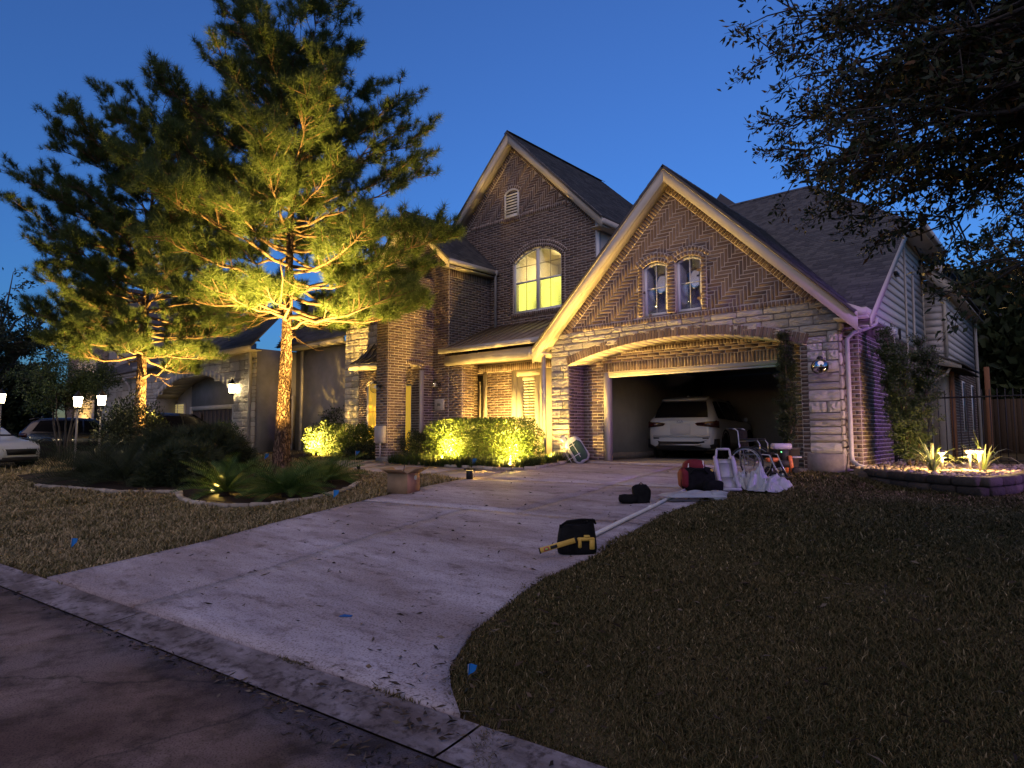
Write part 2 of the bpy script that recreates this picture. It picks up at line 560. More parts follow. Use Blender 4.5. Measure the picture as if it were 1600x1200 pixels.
M_conc = pm('driveway_concrete', (0.385, 0.345, 0.375), (0.53, 0.485, 0.515), scale=1.6, rough=0.8, bump=0.35, bscale=60, c3=(0.44, 0.375, 0.39), bdist=0.006, stretch=(0.6, 2.2, 1))
M_street = pm('street_concrete', (0.36, 0.26, 0.235), (0.50, 0.375, 0.33), scale=1.1, rough=0.85, bump=0.5, bscale=70, bdist=0.008, c3=(0.26, 0.18, 0.17))
M_kerb = pm('kerb_concrete', (0.24, 0.21, 0.215), (0.36, 0.315, 0.325), scale=3, rough=0.85, bump=0.5, bscale=50, c3=(0.09, 0.075, 0.075))
weather(M_kerb, 2.2, .45, stretch=(.6, 2, 1)); weather(M_kerb, 14, .36, p0=.36, p1=.5)
weather(M_conc, .55, .66, 1.12, stretch=(.5, 1.8, 1)); weather(M_conc, 4.5, .56, dark=(.5, .46, .44), p0=.33, p1=.46, stretch=(.7, 1.6, 1)); weather(M_conc, 60, .44, p0=.36, p1=.5)
weather(M_street, .5, .36, dark=(.5, .42, .42)); weather(M_street, 3.2, .40, p0=.36, p1=.52); weather(M_street, 90, .42, p0=.38, p1=.5); cracks(M_street, .33, .006, .5)
M_soil = pm('lawn_soil', (0.055, 0.042, 0.022), (0.12, 0.095, 0.045), scale=5, rough=0.95, bump=1.0, bscale=40, c3=(0.05, 0.055, 0.02), spec=0.1)
M_mulch = pm('dark_mulch', (0.012, 0.009, 0.007), (0.04, 0.028, 0.02), scale=30, rough=0.95, bump=1.0, bscale=60, spec=0.1)
M_dark = pm('dark_void', (0.02, 0.018, 0.016), rough=0.9)
M_black = pm('black_metal', (0.012, 0.012, 0.013), rough=0.45)
M_walk = pm('walkway_concrete', (0.3, 0.25, 0.2), (0.42, 0.36, 0.3), scale=2.5, rough=0.85, bump=0.3, bscale=60)

# the far ground, one sheet to the horizon, lying under everything
m = MB()
m.add([(-900, -900, -0.06), (900, -900, -0.06), (900, 900, -0.06), (-900, 900, -0.06)], [(0, 1, 2, 3)])
tag(m.build('ground', M_soil), kind='structure')

street = thing('street', None, None, (-4, 0, 0)); street['kind'] = 'structure'
# street panels with a joint between them; (s along kerb)
def street_panel(x0, x1, y0, n=24):
    mb = MB(); b = []
    xs = [x0 + (x1 - x0) * i / n for i in range(n + 1)]
    for x in xs: b.append((x, yc(x) - 0.004, 0.0))
    a = [(x, y0, 0.0) for x in xs]
    for i in range(n):
        mb.add([a[i], a[i + 1], b[i + 1], b[i], (a[i][0], y0, -0.05), (a[i + 1][0], y0, -0.05), (b[i + 1][0], b[i + 1][1], -0.05), (b[i][0], b[i][1], -0.05)],
               [(0, 1, 2, 3), (3, 2, 6, 7)] + ([(0, 3, 7, 4)] if i == 0 else []) + ([(1, 5, 6, 2)] if i == n - 1 else []))
    return mb
for a, b in ((-60, -24.0), (-23.985, -15.0), (-14.985, -5.72), (-5.705, 3.0), (3.015, 12), (12.015, 60)):
    street_panel(a, b, -4.0).build('panel', M_street, street)
    mb = MB(); mb.add([(a, -12.0, 0.0), (b, -12.0, 0.0), (b, -4.015, 0.0), (a, -4.015, 0.0)], [(0, 1, 2, 3)]); mb.build('panel', M_street, street)

# rolled kerb in segments
kerb = thing('kerb', None, None, (-4, 2, 0)); kerb['kind'] = 'structure'
def kerb_seg(x0, x1, n=6):
    mb = MB(); prof = [(KW * q, KH * q ** 1.3) for q in (0, .1, .25, .5, .75, 1.0)]; prof[-1] = (KW + .004, KH)
    for i in range(n):
        for k in range(len(prof) - 1):
            P = []
            for (xx, q) in ((i, k), (i + 1, k), (i + 1, k + 1), (i, k + 1)):
                x = x0 + (x1 - x0) * xx / n; d, h = prof[q]
                P.append((x, yc(x) + d, h + 0.008))
            mb.add(P, [(0, 1, 2, 3)])
    return mb
x = -59.0
kx = [-60, -40, -30, -24, -18, -12.0, -9, -5.78, -2.3, 1.5, 6, 12, 20, 40]
for a, b in zip(kx[:-1], kx[1:]):
    kerb_seg(a + 0.008, b - 0.008).build('kerb_segment', M_kerb, kerb, smooth=True)

Lf0 = lambda y: -9.3 if y > 5 else -7.6 - (y - 1.7) * .4
Rf0 = lambda y: -3.0 - min(1.1, max(0, y - 2.4) * .35)
# lawn sheet (soil and thatch under the blades)
def grid_sheet(xs, ys, zf):
    V = np.array([(x, y, zf(x, y)) for y in ys for x in xs]); nx = len(xs)
    F = [(j * nx + i, j * nx + i + 1, (j + 1) * nx + i + 1, (j + 1) * nx + i) for j in range(len(ys) - 1) for i in range(nx - 1)]
    return V, np.array(F)
def lump(x, y):
    return 0.012 * math.sin(2.1 * x + 0.7 * y) * math.sin(1.3 * y - 0.6 * x) + 0.008 * math.sin(5.3 * x + 1) * math.sin(4.7 * y)
xs = list(np.concatenate((np.linspace(-90, -20, 30), np.linspace(-19.5, 8, 160), np.linspace(9, 60, 20))))
ys_rel = list(np.concatenate((np.linspace(0.29, 12, 90), np.linspace(12.5, 90, 30))))
V = []; nx = len(xs)
for d in ys_rel:
    for x in xs:
        y = yc(x) + d
        on_drive = 1.3 < y < 13.2 and Lf0(y) + .1 < x < Rf0(y) - .1
        V.append((x, y, gz(x, y) - (0.07 if on_drive else 0.018) + (lump(x, y) if d > 0.3 and not on_drive else 0)))
F = [(j * nx + i, j * nx + i + 1, (j + 1) * nx + i + 1, (j + 1) * nx + i) for j in range(len(ys_rel) - 1) for i in range(nx - 1)]
tag(mesh_np('lawn', np.array(V), np.array(F), M_soil, smooth=True), kind='structure')
# verge across the street behind the photographer
mb = MB(); mb.add([(-60, -60, 0.03), (60, -60, 0.03), (60, -12, 0.03), (-60, -12, 0.03)], [(0, 1, 2, 3)])
tag(mb.build('verge', M_soil), kind='structure')

# driveway slabs
LE = [(-7.60, 1.76), (-7.72, 2.41), (-7.98, 3.53), (-8.68, 5.46), (-9.10, 6.8), (-9.45, 8.3), (-9.62, 9.4), (-9.62, 11.0), (-9.40, 12.2), (-9.57, 13.1)]
LE = LE if False else [onto(p) for p in LE]
RE = [(-2.30, 2.25), (-2.73, 2.55), (-3.12, 3.15), (-3.32, 3.77), (-3.5, 4.4), (-3.58, 5.35), (-3.92, 6.74), (-4.13, 8.24), (-4.10, 9.6), (-4.10, 11.57), (-3.84, 13.1)]
def edge_x(E, y):
    for (x0, y0), (x1, y1) in zip(E[:-1], E[1:]):
        if y0 <= y <= y1: return x0 + (x1 - x0) * (y - y0) / (y1 - y0)
    return E[0][0] if y < E[0][1] else E[-1][0]
def lerp_pts(pts, y):
    return edge_x(pts, y)
RE = [onto(p) for p in RE]
LJ = [onto((-5.71, 1.8)), onto((-6.0, 3.2)), (-6.78, 6.6)]          # long joint, lower half
MJ = [(-5.86, 6.5), (-6.03, 8.4), (-6.47, 11.15), (-6.60, 13.7)]
CJ1 = lambda x: 6.58 + (x + 7.88) * 0.093
CJ2 = lambda x: 9.62 + (x + 8.94) * 0.10
def yb(x): return yc(x) + KW + 0.012
driveway = thing('driveway', None, None, (-6.5, 7, 0.4)); driveway['kind'] = 'structure'
def slab(lf, rf, y0f, y1f, n=10, g=0.013, mat=None, dz=0.016):
    """left/right edges as x(y), bottom/top as y(x)"""
    mat = mat or M_conc
    def solve(xf, yf, guess):
        y = guess
        for _ in range(12): y = yf(xf(y))
        return y
    ya, yd = solve(lf, y0f, y0f(-6)), solve(lf, y1f, y1f(-6))
    ybb, ycc = solve(rf, y0f, y0f(-6)), solve(rf, y1f, y1f(-6))
    V = []
    k = 12
    for j in range(n + 1):
        t = j / n
        yl = ya + g + (yd - ya - 2 * g) * t; yr = ybb + g + (ycc - ybb - 2 * g) * t
        xl, xr = lf(yl) + g, rf(yr) - g
        for i in range(k + 1):
            s = i / k; x = xl + (xr - xl) * s; y = yl + (yr - yl) * s
            V.append((x, y, gz(x, y) + dz))
    F = [(j * (k + 1) + i, j * (k + 1) + i + 1, (j + 1) * (k + 1) + i + 1, (j + 1) * (k + 1) + i) for j in range(n) for i in range(k)]
    # skirt
    rim = [i for i in range(k + 1)] + [j * (k + 1) + k for j in range(1, n + 1)] + [n * (k + 1) + i for i in range(k - 1, -1, -1)] + [j * (k + 1) for j in range(n - 1, 0, -1)]
    b = len(V); V += [(V[i][0], V[i][1], V[i][2] - 0.08) for i in rim]
    F += [(rim[(q + 1) % len(rim)], rim[q], b + q, b + (q + 1) % len(rim)) for q in range(len(rim))]
    return mesh_np('slab', np.array(V), np.array(F), mat, driveway)
Lf = lambda y: edge_x(LE, y); Rf = lambda y: edge_x(RE, y)
Jf = lambda y: lerp_pts(LJ, y) if y < 6.6 else -6.78
Mf = lambda y: lerp_pts(MJ, y)
slab(Lf, Jf, yb, CJ1, 26); slab(Jf, Rf, yb, CJ1, 26)
slab(Lf, Mf, CJ1, CJ2); slab(Mf, Rf, CJ1, CJ2)
top = lambda x: 13.08
slab(Lf, Mf, CJ2, top); slab(Mf, Rf, CJ2, top)
# joint bed under the slabs
mb = MB()
for j in range(24):
    y0 = 2.45 + (13.7 - 2.45) * j / 24; y1 = 2.45 + (13.7 - 2.45) * (j + 1) / 24
    mb.add([(Lf(y0) + .05, y0, gz(Lf(y0), y0) - .05), (Rf(y0) - .05, y0, gz(Rf(y0), y0) - .05), (Rf(y1) - .05, y1, gz(Rf(y1), y1) - .05), (Lf(y1) + .05, y1, gz(Lf(y1), y1) - .05)], [(0, 1, 2, 3)])
mb.build('joint_bed', M_dark, driveway)
# garage slab between the pillars and inside
mb = MB(); mb.bb(-9.56, -3.83, 13.09, 13.72, 0.6, 0.784); mb.build('slab', M_conc, driveway)

# front walk from the driveway to the porch
walk = thing('walkway', None, None, (-12, 10.3, 0.55)); walk['kind'] = 'structure'
wp = [(-9.64, 9.55, 10.95), (-11.2, 9.62, 11.08), (-12.7, 9.62, 11.3), (-14.3, 9.75, 11.5), (-15.6, 10.2, 12.0), (-17.0, 10.9, 13.2)]
for (xa, a0, a1), (xb, b0, b1) in zip(wp[:-1], wp[1:]):
    mb = MB(); xa -= 0.006; xb += 0.006
    mb.prism([gp(xa, a0, .012), gp(xb, b0, .012), gp(xb, b1, .012), gp(xa, a1, .012)], (0, 0, -.08))
    mb.build('paving_slab', M_walk, walk)

# planting beds
BED1 = [(-23.5, 4.6), (-18.8, 4.1), (-14.6, 4.72), (-13.55, 5.35), (-12.6, 4.95), (-11.45, 4.78), (-10.6, 4.9), (-9.98, 5.32), (-9.9, 6.01), (-10.5, 7.25), (-11.3, 7.95), (-13.0, 8.9), (-17, 9.3), (-23.5, 9.0)]
BED2 = [(-9.66, 13.2), (-9.45, 12.3), (-9.40, 11.55), (-9.95, 11.06), (-11.95, 11.2), (-14.2, 11.55), (-14.9, 12.2), (-15.0, 13.3), (-14.2, 14.5), (-9.7, 14.5)]
BED3 = [(-21.5, 11.7), (-18.5, 11.2), (-16.2, 11.6), (-15.6, 12.2), (-15.6, 13.4), (-21.5, 13.4)]
for bed in (BED1, BED2, BED3):
    cx = sum(p[0] for p in bed) / len(bed); cy = sum(p[1] for p in bed) / len(bed)
    mb = MB(); n = len(bed); rings = 6; vs = []
    for k in range(rings + 1):
        t = k / rings
        for (x, y) in bed:
            X, Y = x + (cx - x) * t, y + (cy - y) * t
            vs.append((X, Y, gz(X, Y) + 0.012 + 0.03 * min(1, t * 3) + R.uniform(0, 0.012)))
    fs = []
    for k in range(rings):
        for i in range(n):
            j = (i + 1) % n
            fs.append((k * n + i, k * n + j, (k + 1) * n + j, (k + 1) * n + i))
    mb.add(vs, fs); tag(mb.build('mulch_bed', M_mulch), kind='structure')

M_edge = pm('edging_stone', (0.22, 0.19, 0.15), (0.42, 0.37, 0.3), scale=9, rough=0.9, bump=0.8, bscale=25, objrand=0.5)
def edging(path, label, seg=0.32, h=0.09, w=0.12):
    t = thing('stone_edging', label, 'bed edging', gp(*path[0]))
    P = [np.array(p, float) for p in path]
    L = [0]
    for a, b in zip(P[:-1], P[1:]): L.append(L[-1] + np.linalg.norm(b - a))
    s = 0.0
    def at(q):
        for i in range(len(P) - 1):
            if q <= L[i + 1]: 
                f = (q - L[i]) / (L[i + 1] - L[i]); return P[i] + (P[i + 1] - P[i]) * f
        return P[-1]
    while s < L[-1] - 0.05:
        e = min(s + seg * R.uniform(.8, 1.25), L[-1]); a, b = at(s), at(e); c = (a + b) / 2; ang = math.atan2(*(b - a)[::-1])
        mb = MB(); mb.bbox((c[0], c[1], gz(*c) + h * .3), (np.linalg.norm(b - a) - .012, w * R.uniform(.85, 1.15), h * R.uniform(.9, 1.2)), .018, rotz(ang) @ rotx(R.uniform(-.06, .06)))
        mb.build('stone', M_edge, t)
        s = e
edging([(-18.8, 4.1), (-16.6, 4.42), (-14.6, 4.72), (-13.55, 5.32)], 'pale stone edging along the dark shrub bed in the lawn')
edging([(-13.5, 5.3), (-12.6, 4.95), (-11.45, 4.76), (-10.6, 4.88), (-9.98, 5.32), (-9.88, 6.01), (-10.5, 7.25), (-11.2, 7.95)], 'curved stone edging around the sago palms under the pine')
edging([(-14.9, 12.2), (-14.3, 11.6), (-11.95, 11.18), (-9.95, 11.04), (-9.38, 11.5), (-9.5, 12.4), (-9.62, 13.0)], 'grey stone edging in front of the lit hedge')
# ------------------------------------------------------------------ house
M_brick = pm('brick', (0.112, 0.076, 0.062), (0.185, 0.134, 0.108), scale=14, rough=0.85, bump=0.5, bscale=90, island=0.75, objrand=0.75, c3=(0.082, 0.060, 0.057), bdist=0.004)
M_mortar = pm('mortar', (0.46, 0.40, 0.35), (0.58, 0.51, 0.45), scale=20, rough=0.95, bump=0.6, bscale=120, bdist=0.003, spec=0.1)
M_stone = pm('limestone', (0.38, 0.35, 0.30), (0.58, 0.54, 0.47), scale=6, rough=0.9, bump=1.0, bscale=26, objrand=0.55, c3=(0.42, 0.34, 0.25), bdist=0.02, spec=0.15)
M_smortar = pm('stone_mortar', (0.20, 0.17, 0.14), (0.28, 0.24, 0.2), scale=20, rough=0.95, bump=0.5, bscale=90)
M_trim = pm('cream_trim', (0.44, 0.40, 0.34), (0.51, 0.465, 0.40), scale=3, rough=0.6, bump=0.1, bscale=40, stretch=(1, 1, 1))
M_white = pm('white_frame', (0.62, 0.63, 0.64), (0.70, 0.70, 0.70), scale=4, rough=0.5)
M_shingle = pm('asphalt_shingle', (0.070, 0.070, 0.076), (0.115, 0.113, 0.115), scale=22, rough=0.95, bump=0.8, bscale=220, island=0.5, bdist=0.003, spec=0.1)
M_deck = pm('roof_deck', (0.07, 0.065, 0.07), (0.09, 0.085, 0.09), rough=0.95)
M_siding = pm('siding_paint', (0.46, 0.43, 0.42), (0.54, 0.51, 0.49), scale=5, rough=0.65, bump=0.35, bscale=30, stretch=(1, 0.15, 6), objrand=0.5, bdist=0.004)
M_metalroof = pm('bronze_metal_roof', (0.19, 0.14, 0.095), (0.25, 0.19, 0.13), scale=4, rough=0.5, metal=0.15, spec=0.5)
M_darkmetal = pm('dark_awning_metal', (0.045, 0.04, 0.04), (0.07, 0.06, 0.055), scale=4, rough=0.45, metal=0.4)
M_drywall = pm('garage_drywall', (0.26, 0.26, 0.25), (0.32, 0.32, 0.31), scale=2, rough=0.9)
M_gutter = pm('gutter_paint', (0.38, 0.355, 0.335), (0.44, 0.415, 0.39), scale=6, rough=0.45)
M_conf = pm('concrete_foot', (0.16, 0.14, 0.13), (0.25, 0.22, 0.2), scale=8, rough=0.9, bump=0.4, bscale=60)
M_glass = glass_mat('window_glass', (0.75, 0.82, 0.9), 0.24)
M_glass2 = glass_mat('window_glass_clear', (0.9, 0.92, 0.9), 0.03)
M_litlow = emit('lit_roller_shade', (0.86, 0.80, 0.13), 2.1)
M_litup = emit('lit_ceiling', (0.62, 0.47, 0.19), 1.25)
M_litdoor = emit('lit_sidelight', (0.70, 0.42, 0.04), 0.62)

house = thing('brick_house', 'two storey brick and limestone house with steep gables and an open garage', 'house', (-8, 14, 0.77))
def part(name, parent=None):
    p = parent or house
    o = bpy.data.objects.new(name, None); link(o); o.parent = p; o.empty_display_size = .1
    WO[o.name] = WO[p.name].copy()
    return o
X_, Y_, Z_ = np.array([1., 0, 0]), np.array([0, 1., 0]), np.array([0, 0, 1.])

# ---- rock faced stone variants
def stone_variants(n=7):
    out = []
    for q in range(n):
        nx, nz = 5, 4
        rr = random.Random(90 + q); V = []; F = []
        for j in range(nz + 1):
            for i in range(nx + 1):
                e = (i in (0, nx)) or (j in (0, nz)); c = (i in (0, nx)) and (j in (0, nz))
                x = i / nx - .5; z = j / nz - .5
                if e: x *= 1 - (.05 if c else rr.uniform(0, .02)); z *= 1 - (.08 if c else rr.uniform(0, .035))
                V.append((x + (0 if e else rr.uniform(-.03, .03)), z, (0.35 if c else rr.uniform(.45, .7)) if e else rr.uniform(.6, 1.3)))
        for j in range(nz):
            for i in range(nx):
                a = j * (nx + 1) + i; F.append((a, a + 1, a + nx + 2, a + nx + 1))
        rim = list(range(nx + 1)) + [j * (nx + 1) + nx for j in range(1, nz + 1)] + [nz * (nx + 1) + i for i in range(nx - 1, -1, -1)] + [j * (nx + 1) for j in range(nz - 1, 0, -1)]
        b = len(V); V += [(V[i][0], V[i][1], -.3) for i in rim]
        F += [(rim[(k + 1) % len(rim)], rim[k], b + k, b + (k + 1) % len(rim)) for k in range(len(rim))]
        me = bpy.data.meshes.new('stone'); me.from_pydata(V, [], F); me.materials.append(M_stone); out.append(me)
    return out
STV = stone_variants()
def stone_wall(parent, O, u, n, outer, holes, zbreaks, lmin=0.22, lmax=0.62, dep=0.042, seed=1):
    rr = random.Random(seed); O = np.array(O, float); u = np.array(u, float); n = np.array(n, float)
    mv = []; mf = []
    zz = zbreaks[0]
    while zz < zbreaks[-1] - 1e-6:
        ze = min(zz + 0.05, zbreaks[-1])
        for (p, q) in intervals(outer, holes, (zz + ze) / 2):
            i = len(mv); mv += [O + u * p + Z_ * (zz - O[2]), O + u * q + Z_ * (zz - O[2]), O + u * q + Z_ * (ze - O[2]), O + u * p + Z_ * (ze - O[2])]; mf.append((i, i + 1, i + 2, i + 3))
        zz = ze
    mesh_np('stone_mortar', np.array(mv), np.array(mf), M_smortar, parent)
    for a, b in zip(zbreaks[:-1], zbreaks[1:]):
        for (p, q) in intervals(outer, holes, (a + b) / 2):
            s = p
            while s < q - 0.02:
                L = rr.uniform(lmin, lmax)
                if q - (s + L) < lmin * .7: L = q - s
                subs = [(a, b)]
                if b - a > 0.21 and rr.random() < .22: 
                    m_ = a + (b - a) * rr.uniform(.4, .6); subs = [(a, m_), (m_, b)]
                for (za, zb) in subs:
                    c = O + u * (s + L / 2) + Z_ * ((za + zb) / 2 - O[2])
                    piece_obj('stone', c, u, Z_, n, L - .016, zb - za - .016, dep * rr.uniform(.8, 1.3), M_stone, parent, rr.choice(STV))
                s += L

# ================= garage block (front plane)
YG, YD = 13.07, 13.71
AC, AR, AZ = -6.71, 9.51, 3.62 - 9.51
def arc(r, x0=-9.57, x1=-3.85, n=28):
    return [(x0 + (x1 - x0) * i / n, AZ + math.sqrt(r * r - (x0 + (x1 - x0) * i / n - AC) ** 2)) for i in range(n + 1)]
SB = 0.77
gw = part('garage_front_wall')
open_hole = [(-9.57, SB - .1)] + arc(AR + .12) + [(-3.85, SB - .1)]
st_out = [(-10.12, SB), (-3.28, SB), (-3.28, 3.79), (-3.49, 4.0), (-9.81, 4.0), (-10.12, 3.69)]
stone_wall(gw, (0, YG, 0), X_, -Y_, st_out, [open_hole, [(-3.95, SB), (-3.2, SB), (-3.2, 1.09), (-3.95, 1.09)]],
           [SB, .98, 1.09, 1.3, 1.45, 1.72, 1.86, 2.08, 2.3, 2.44, 2.62, 2.85, 3.05, 3.2, 3.42, 3.56, 3.74, 3.87, 4.0], seed=5)
MB().bbox((-3.57, YG + .1, .9), (.66, .36, .38), .02).build('pillar_foot', M_conf, gw)
# backing body of the front wall so that it has thickness
mb = MB(); mb.bb(-10.12, -9.58, YG + .005, YD, SB - .3, 3.7); mb.build('pillar_core', M_smortar, gw)
mb = MB(); mb.bb(-3.84, -3.28, YG + .005, YD, SB - .3, 3.7); mb.build('pillar_core', M_smortar, gw)
# right flank of the pillar
stone_wall(gw, (-3.28, 0, 0), Y_, X_, [(13.05, SB), (13.32, SB), (13.32, 3.6), (13.05, 3.6)], [], [SB, 1.0, 1.2, 1.45, 1.62, 1.9, 2.1, 2.3, 2.55, 2.75, 3.0, 3.2, 3.4, 3.6], lmin=.3, lmax=.4, seed=9)
# left flank brick reveal of the opening
rv = part('garage_reveal')
brick_wall(rv, (-9.57, 0, 0), Y_, X_, [(YG, SB), (YD, SB), (YD, 3.2), (YG, 3.2)], [], M_brick, M_mortar)
brick_wall(rv, (0, YG + .03, 0), X_, -Y_, [(-3.99, SB), (-3.85, SB), (-3.85, 3.2), (-3.99, 3.2)], [], M_brick, M_mortar)
# arch ring of soldier bricks
ring = part('garage_arch')
nb = 74; th0 = math.asin(2.86 / (AR)); 
for i in range(nb):
    th = -th0 + 2 * th0 * (i + .5) / nb
    d = np.array([math.sin(th), 0, math.cos(th)]); tdir = np.array([math.cos(th), 0, -math.sin(th)])
    c = np.array([AC, YG - .004, AZ]) + d * (AR + .115)
    piece_obj('brick', c, tdir, d, -Y_, 2 * th0 * (AR + .1) / nb - .013, .222, .042 * R.uniform(.9, 1.1), M_brick, ring)
ai, ao = arc(AR + .002), arc(AR + .228)
mb = MB()
for i in range(len(ai) - 1):
    P = [(ai[i][0], YG - .03, ai[i][1]), (ai[i + 1][0], YG - .03, ai[i + 1][1]), (ao[i + 1][0], YG - .03, ao[i + 1][1]), (ao[i][0], YG - .03, ao[i][1])]
    mb.prism(P, (0, .06, 0))
mb.build('ring_mortar', M_mortar, ring)
a2 = arc(AR + .03); a1 = arc(AR - .012)
mb = MB()
for i in range(len(ai) - 1):
    mb.prism([(a1[i][0], YG - .02, a1[i][1]), (a1[i + 1][0], YG - .02, a1[i + 1][1]), (a2[i + 1][0], YG - .02, a2[i + 1][1]), (a2[i][0], YG - .02, a2[i][1])], (0, YD - YG + .015, 0))
mb.build('arch_soffit', M_trim, ring)

# gable brick with herringbone
gg = part('garage_gable')
def zr_g(x): return 7.46 - abs(x + 6.65)
win_zone = [(-7.44, 4.10), (-5.93, 4.10), (-5.93, 5.40), (-6.27, 5.52), (-6.62, 5.44), (-6.69, 5.42), (-6.8, 5.46), (-7.1, 5.52), (-7.44, 5.40)]
herr = [(-9.56, 4.06), (-3.74, 4.06), (-6.65, 6.99)]
def top_bricks():
    return lambda s, z: (abs(s + 5.0) < 1.3 and z > 4.3 and R.random() < .9) or (z > 5.75)
cnt_ind = [0]
def ind_gable(s, z):
    if cnt_ind[0] < 215 and (z > 5.55 or (s > -5.75 and z > 4.5)):
        cnt_ind[0] += 1; return True
    return False
brick_wall(gg, (0, YG, 0), X_, -Y_, [(-9.81, 4.0), (-3.49, 4.0), (-6.65, 7.16)], [win_zone], M_brick, M_mortar, herring=herr, individual=ind_gable)
SC = []
s2 = 1 / math.sqrt(2)
soldier_line(SC, (-9.86, YG - .004, 3.98), (-6.65, YG - .004, 7.19), (s2, 0, -s2), -Y_)
soldier_line(SC, (-3.44, YG - .004, 3.98), (-6.65, YG - .004, 7.19), (-s2, 0, -s2), -Y_)
soldier_line(SC, (-9.6, YG - .003, 4.125), (-3.7, YG - .003, 4.125), (0, 0, -1), -Y_, length=.12)
def soldiers(parent, SC, n, dep=0.016, backing=True):
    dep = dep + .010
    C = np.array([q[0] for q in SC]); U = np.array([q[1] for q in SC]); W = np.array([q[2] for q in SC])
    su = np.array([q[3] for q in SC]); sw = np.array([q[4] for q in SC])
    pieces_mesh('soldier_bricks', C, U, W, n, su, sw, dep, M_brick, parent, jit=.2, inset=.001)
    if backing: pieces_mesh('soldier_mortar', C, U, W, n, su + JT + .002, sw + JT + .004, dep - .008, M_mortar, parent)
soldiers(gg, SC, -Y_)
# paired windows
def arched_frame(name, parent, x0, x1, z0, zs, zc_, y, fr=.055, dep=.07, mat=None, nseg=10):
    """frame with segmental head: sides, sill and curved head; returns head function"""
    mat = mat or M_white
    w = x1 - x0; rise = zc_ - zs; r = (w * w / 4 + rise * rise) / (2 * rise); cz = zc_ - r; cx = (x0 + x1) / 2
    head = lambda x: cz + math.sqrt(max(0, r * r - (x - cx) ** 2))
    mb = MB()
    mb.bb(x0, x0 + fr, y, y + dep, z0, head(x0 + .01)); mb.bb(x1 - fr, x1, y, y + dep, z0, head(x1 - .01)); mb.bb(x0 + fr, x1 - fr, y + .002, y + dep, z0, z0 + fr)
    for i in range(nseg):
        a, b = x0 + w * i / nseg, x0 + w * (i + 1) / nseg
        mb.prism([(a, y - .001, head(a) - fr), (b, y - .001, head(b) - fr), (b, y - .001, head(b)), (a, y - .001, head(a))], (0, dep, 0))
    o = mb.build('frame', mat, parent)
    return head
def pane_poly(parent, x0, x1, z0, head, y, mat, name='pane', n=8):
    mb = MB()
    pts = [(x0, y, z0), (x1, y, z0)] + [(x1 - (x1 - x0) * i / n, y, head(x1 - (x1 - x0) * i / n)) for i in range(n + 1)]
    mb.prism(pts, (0, .006, 0)); return mb.build(name, mat, parent)
def arch_bricks(SC, x0, x1, zs, zc_, y, ring, length=.1, pitch=.082):
    w = x1 - x0; rise = zc_ - zs; r = (w * w / 4 + rise * rise) / (2 * rise); cz = zc_ - r; cx = (x0 + x1) / 2
    rr_ = r + ring; t0 = math.asin(min(1, (w / 2 + (0.04 if ring else 0)) / r)); k = max(3, int(round(2 * t0 * rr_ / pitch)))
    for i in range(k):
        th = -t0 + 2 * t0 * (i + .5) / k; d = np.array([math.sin(th), 0, math.cos(th)])
        SC.append((np.array([cx, y, cz]) + d * (rr_ + length / 2), np.array([d[2], 0, -d[0]]), d, 2 * t0 * rr_ / k - JT, length - JT))
SC = []
for (x0, x1) in ((-7.40, -6.80), (-6.57, -5.97)):
    w_ = part('window', gg)
    # windows are children of the gable wall: keep them as parts of the house instead
    w_.parent = house
    head = arched_frame('frame', w_, x0, x1, 4.17, 5.29, 5.40, YG + .045)
    pane_poly(w_, x0 + .05, x1 - .05, 4.22, lambda x: head(x) - .05, YG + .075, M_glass)
    mb = MB(); cx = (x0 + x1) / 2
    mb.bb(cx - .009, cx + .009, YG + .062, YG + .074, 4.22, 5.35); mb.bb(x0 + .05, x1 - .05, YG + .0625, YG + .0735, 4.80, 4.818); mb.build('muntin', M_white, w_)
    mb = MB(); mb.bb(x0 - .06, x1 + .06, YG + .12, YG + .13, 4.05, 5.5); mb.build('dark_backing', M_dark, w_)  # dark panel close behind the glass stands in for the unlit room
    arch_bricks(SC, x0, x1, 5.29, 5.40, YG - .008, 0.0); arch_bricks(SC, x0 - .03, x1 + .03, 5.29, 5.41, YG - .006, 0.1)
    mb = MB(); mb.bb(x0, x1, YG + .0, YG + .045, 4.16, 4.17); mb.build('sill', M_trim, w_)
for xx in (-7.465, -6.685, -5.905):
    L_ = .1 if xx != -6.685 else .2
    for k in range(15):
        SC.append((np.array([xx, YG - .005, 4.17 + .038 + k * .0775]), X_, Z_, L_ - JT + (.02 if L_ < .15 else 0), .0775 - JT))
soldiers(gg, SC, -Y_, dep=.02)
# reveal liners for the two windows
mb = MB()
for (x0, x1) in ((-7.40, -6.80), (-6.57, -5.97)):
    mb.bb(x0 - .03, x0, YG + .002, YG + .06, 4.14, 5.3); mb.bb(x1, x1 + .03, YG + .002, YG + .06, 4.14, 5.3); mb.bb(x0 - .03, x1 + .03, YG + .002, YG + .06, 5.41, 5.44); mb.bb(x0 - .03, x1 + .03, YG + .002, YG + .06, 4.12, 4.14)
mb.build('reveal_liner', M_mortar, gg)

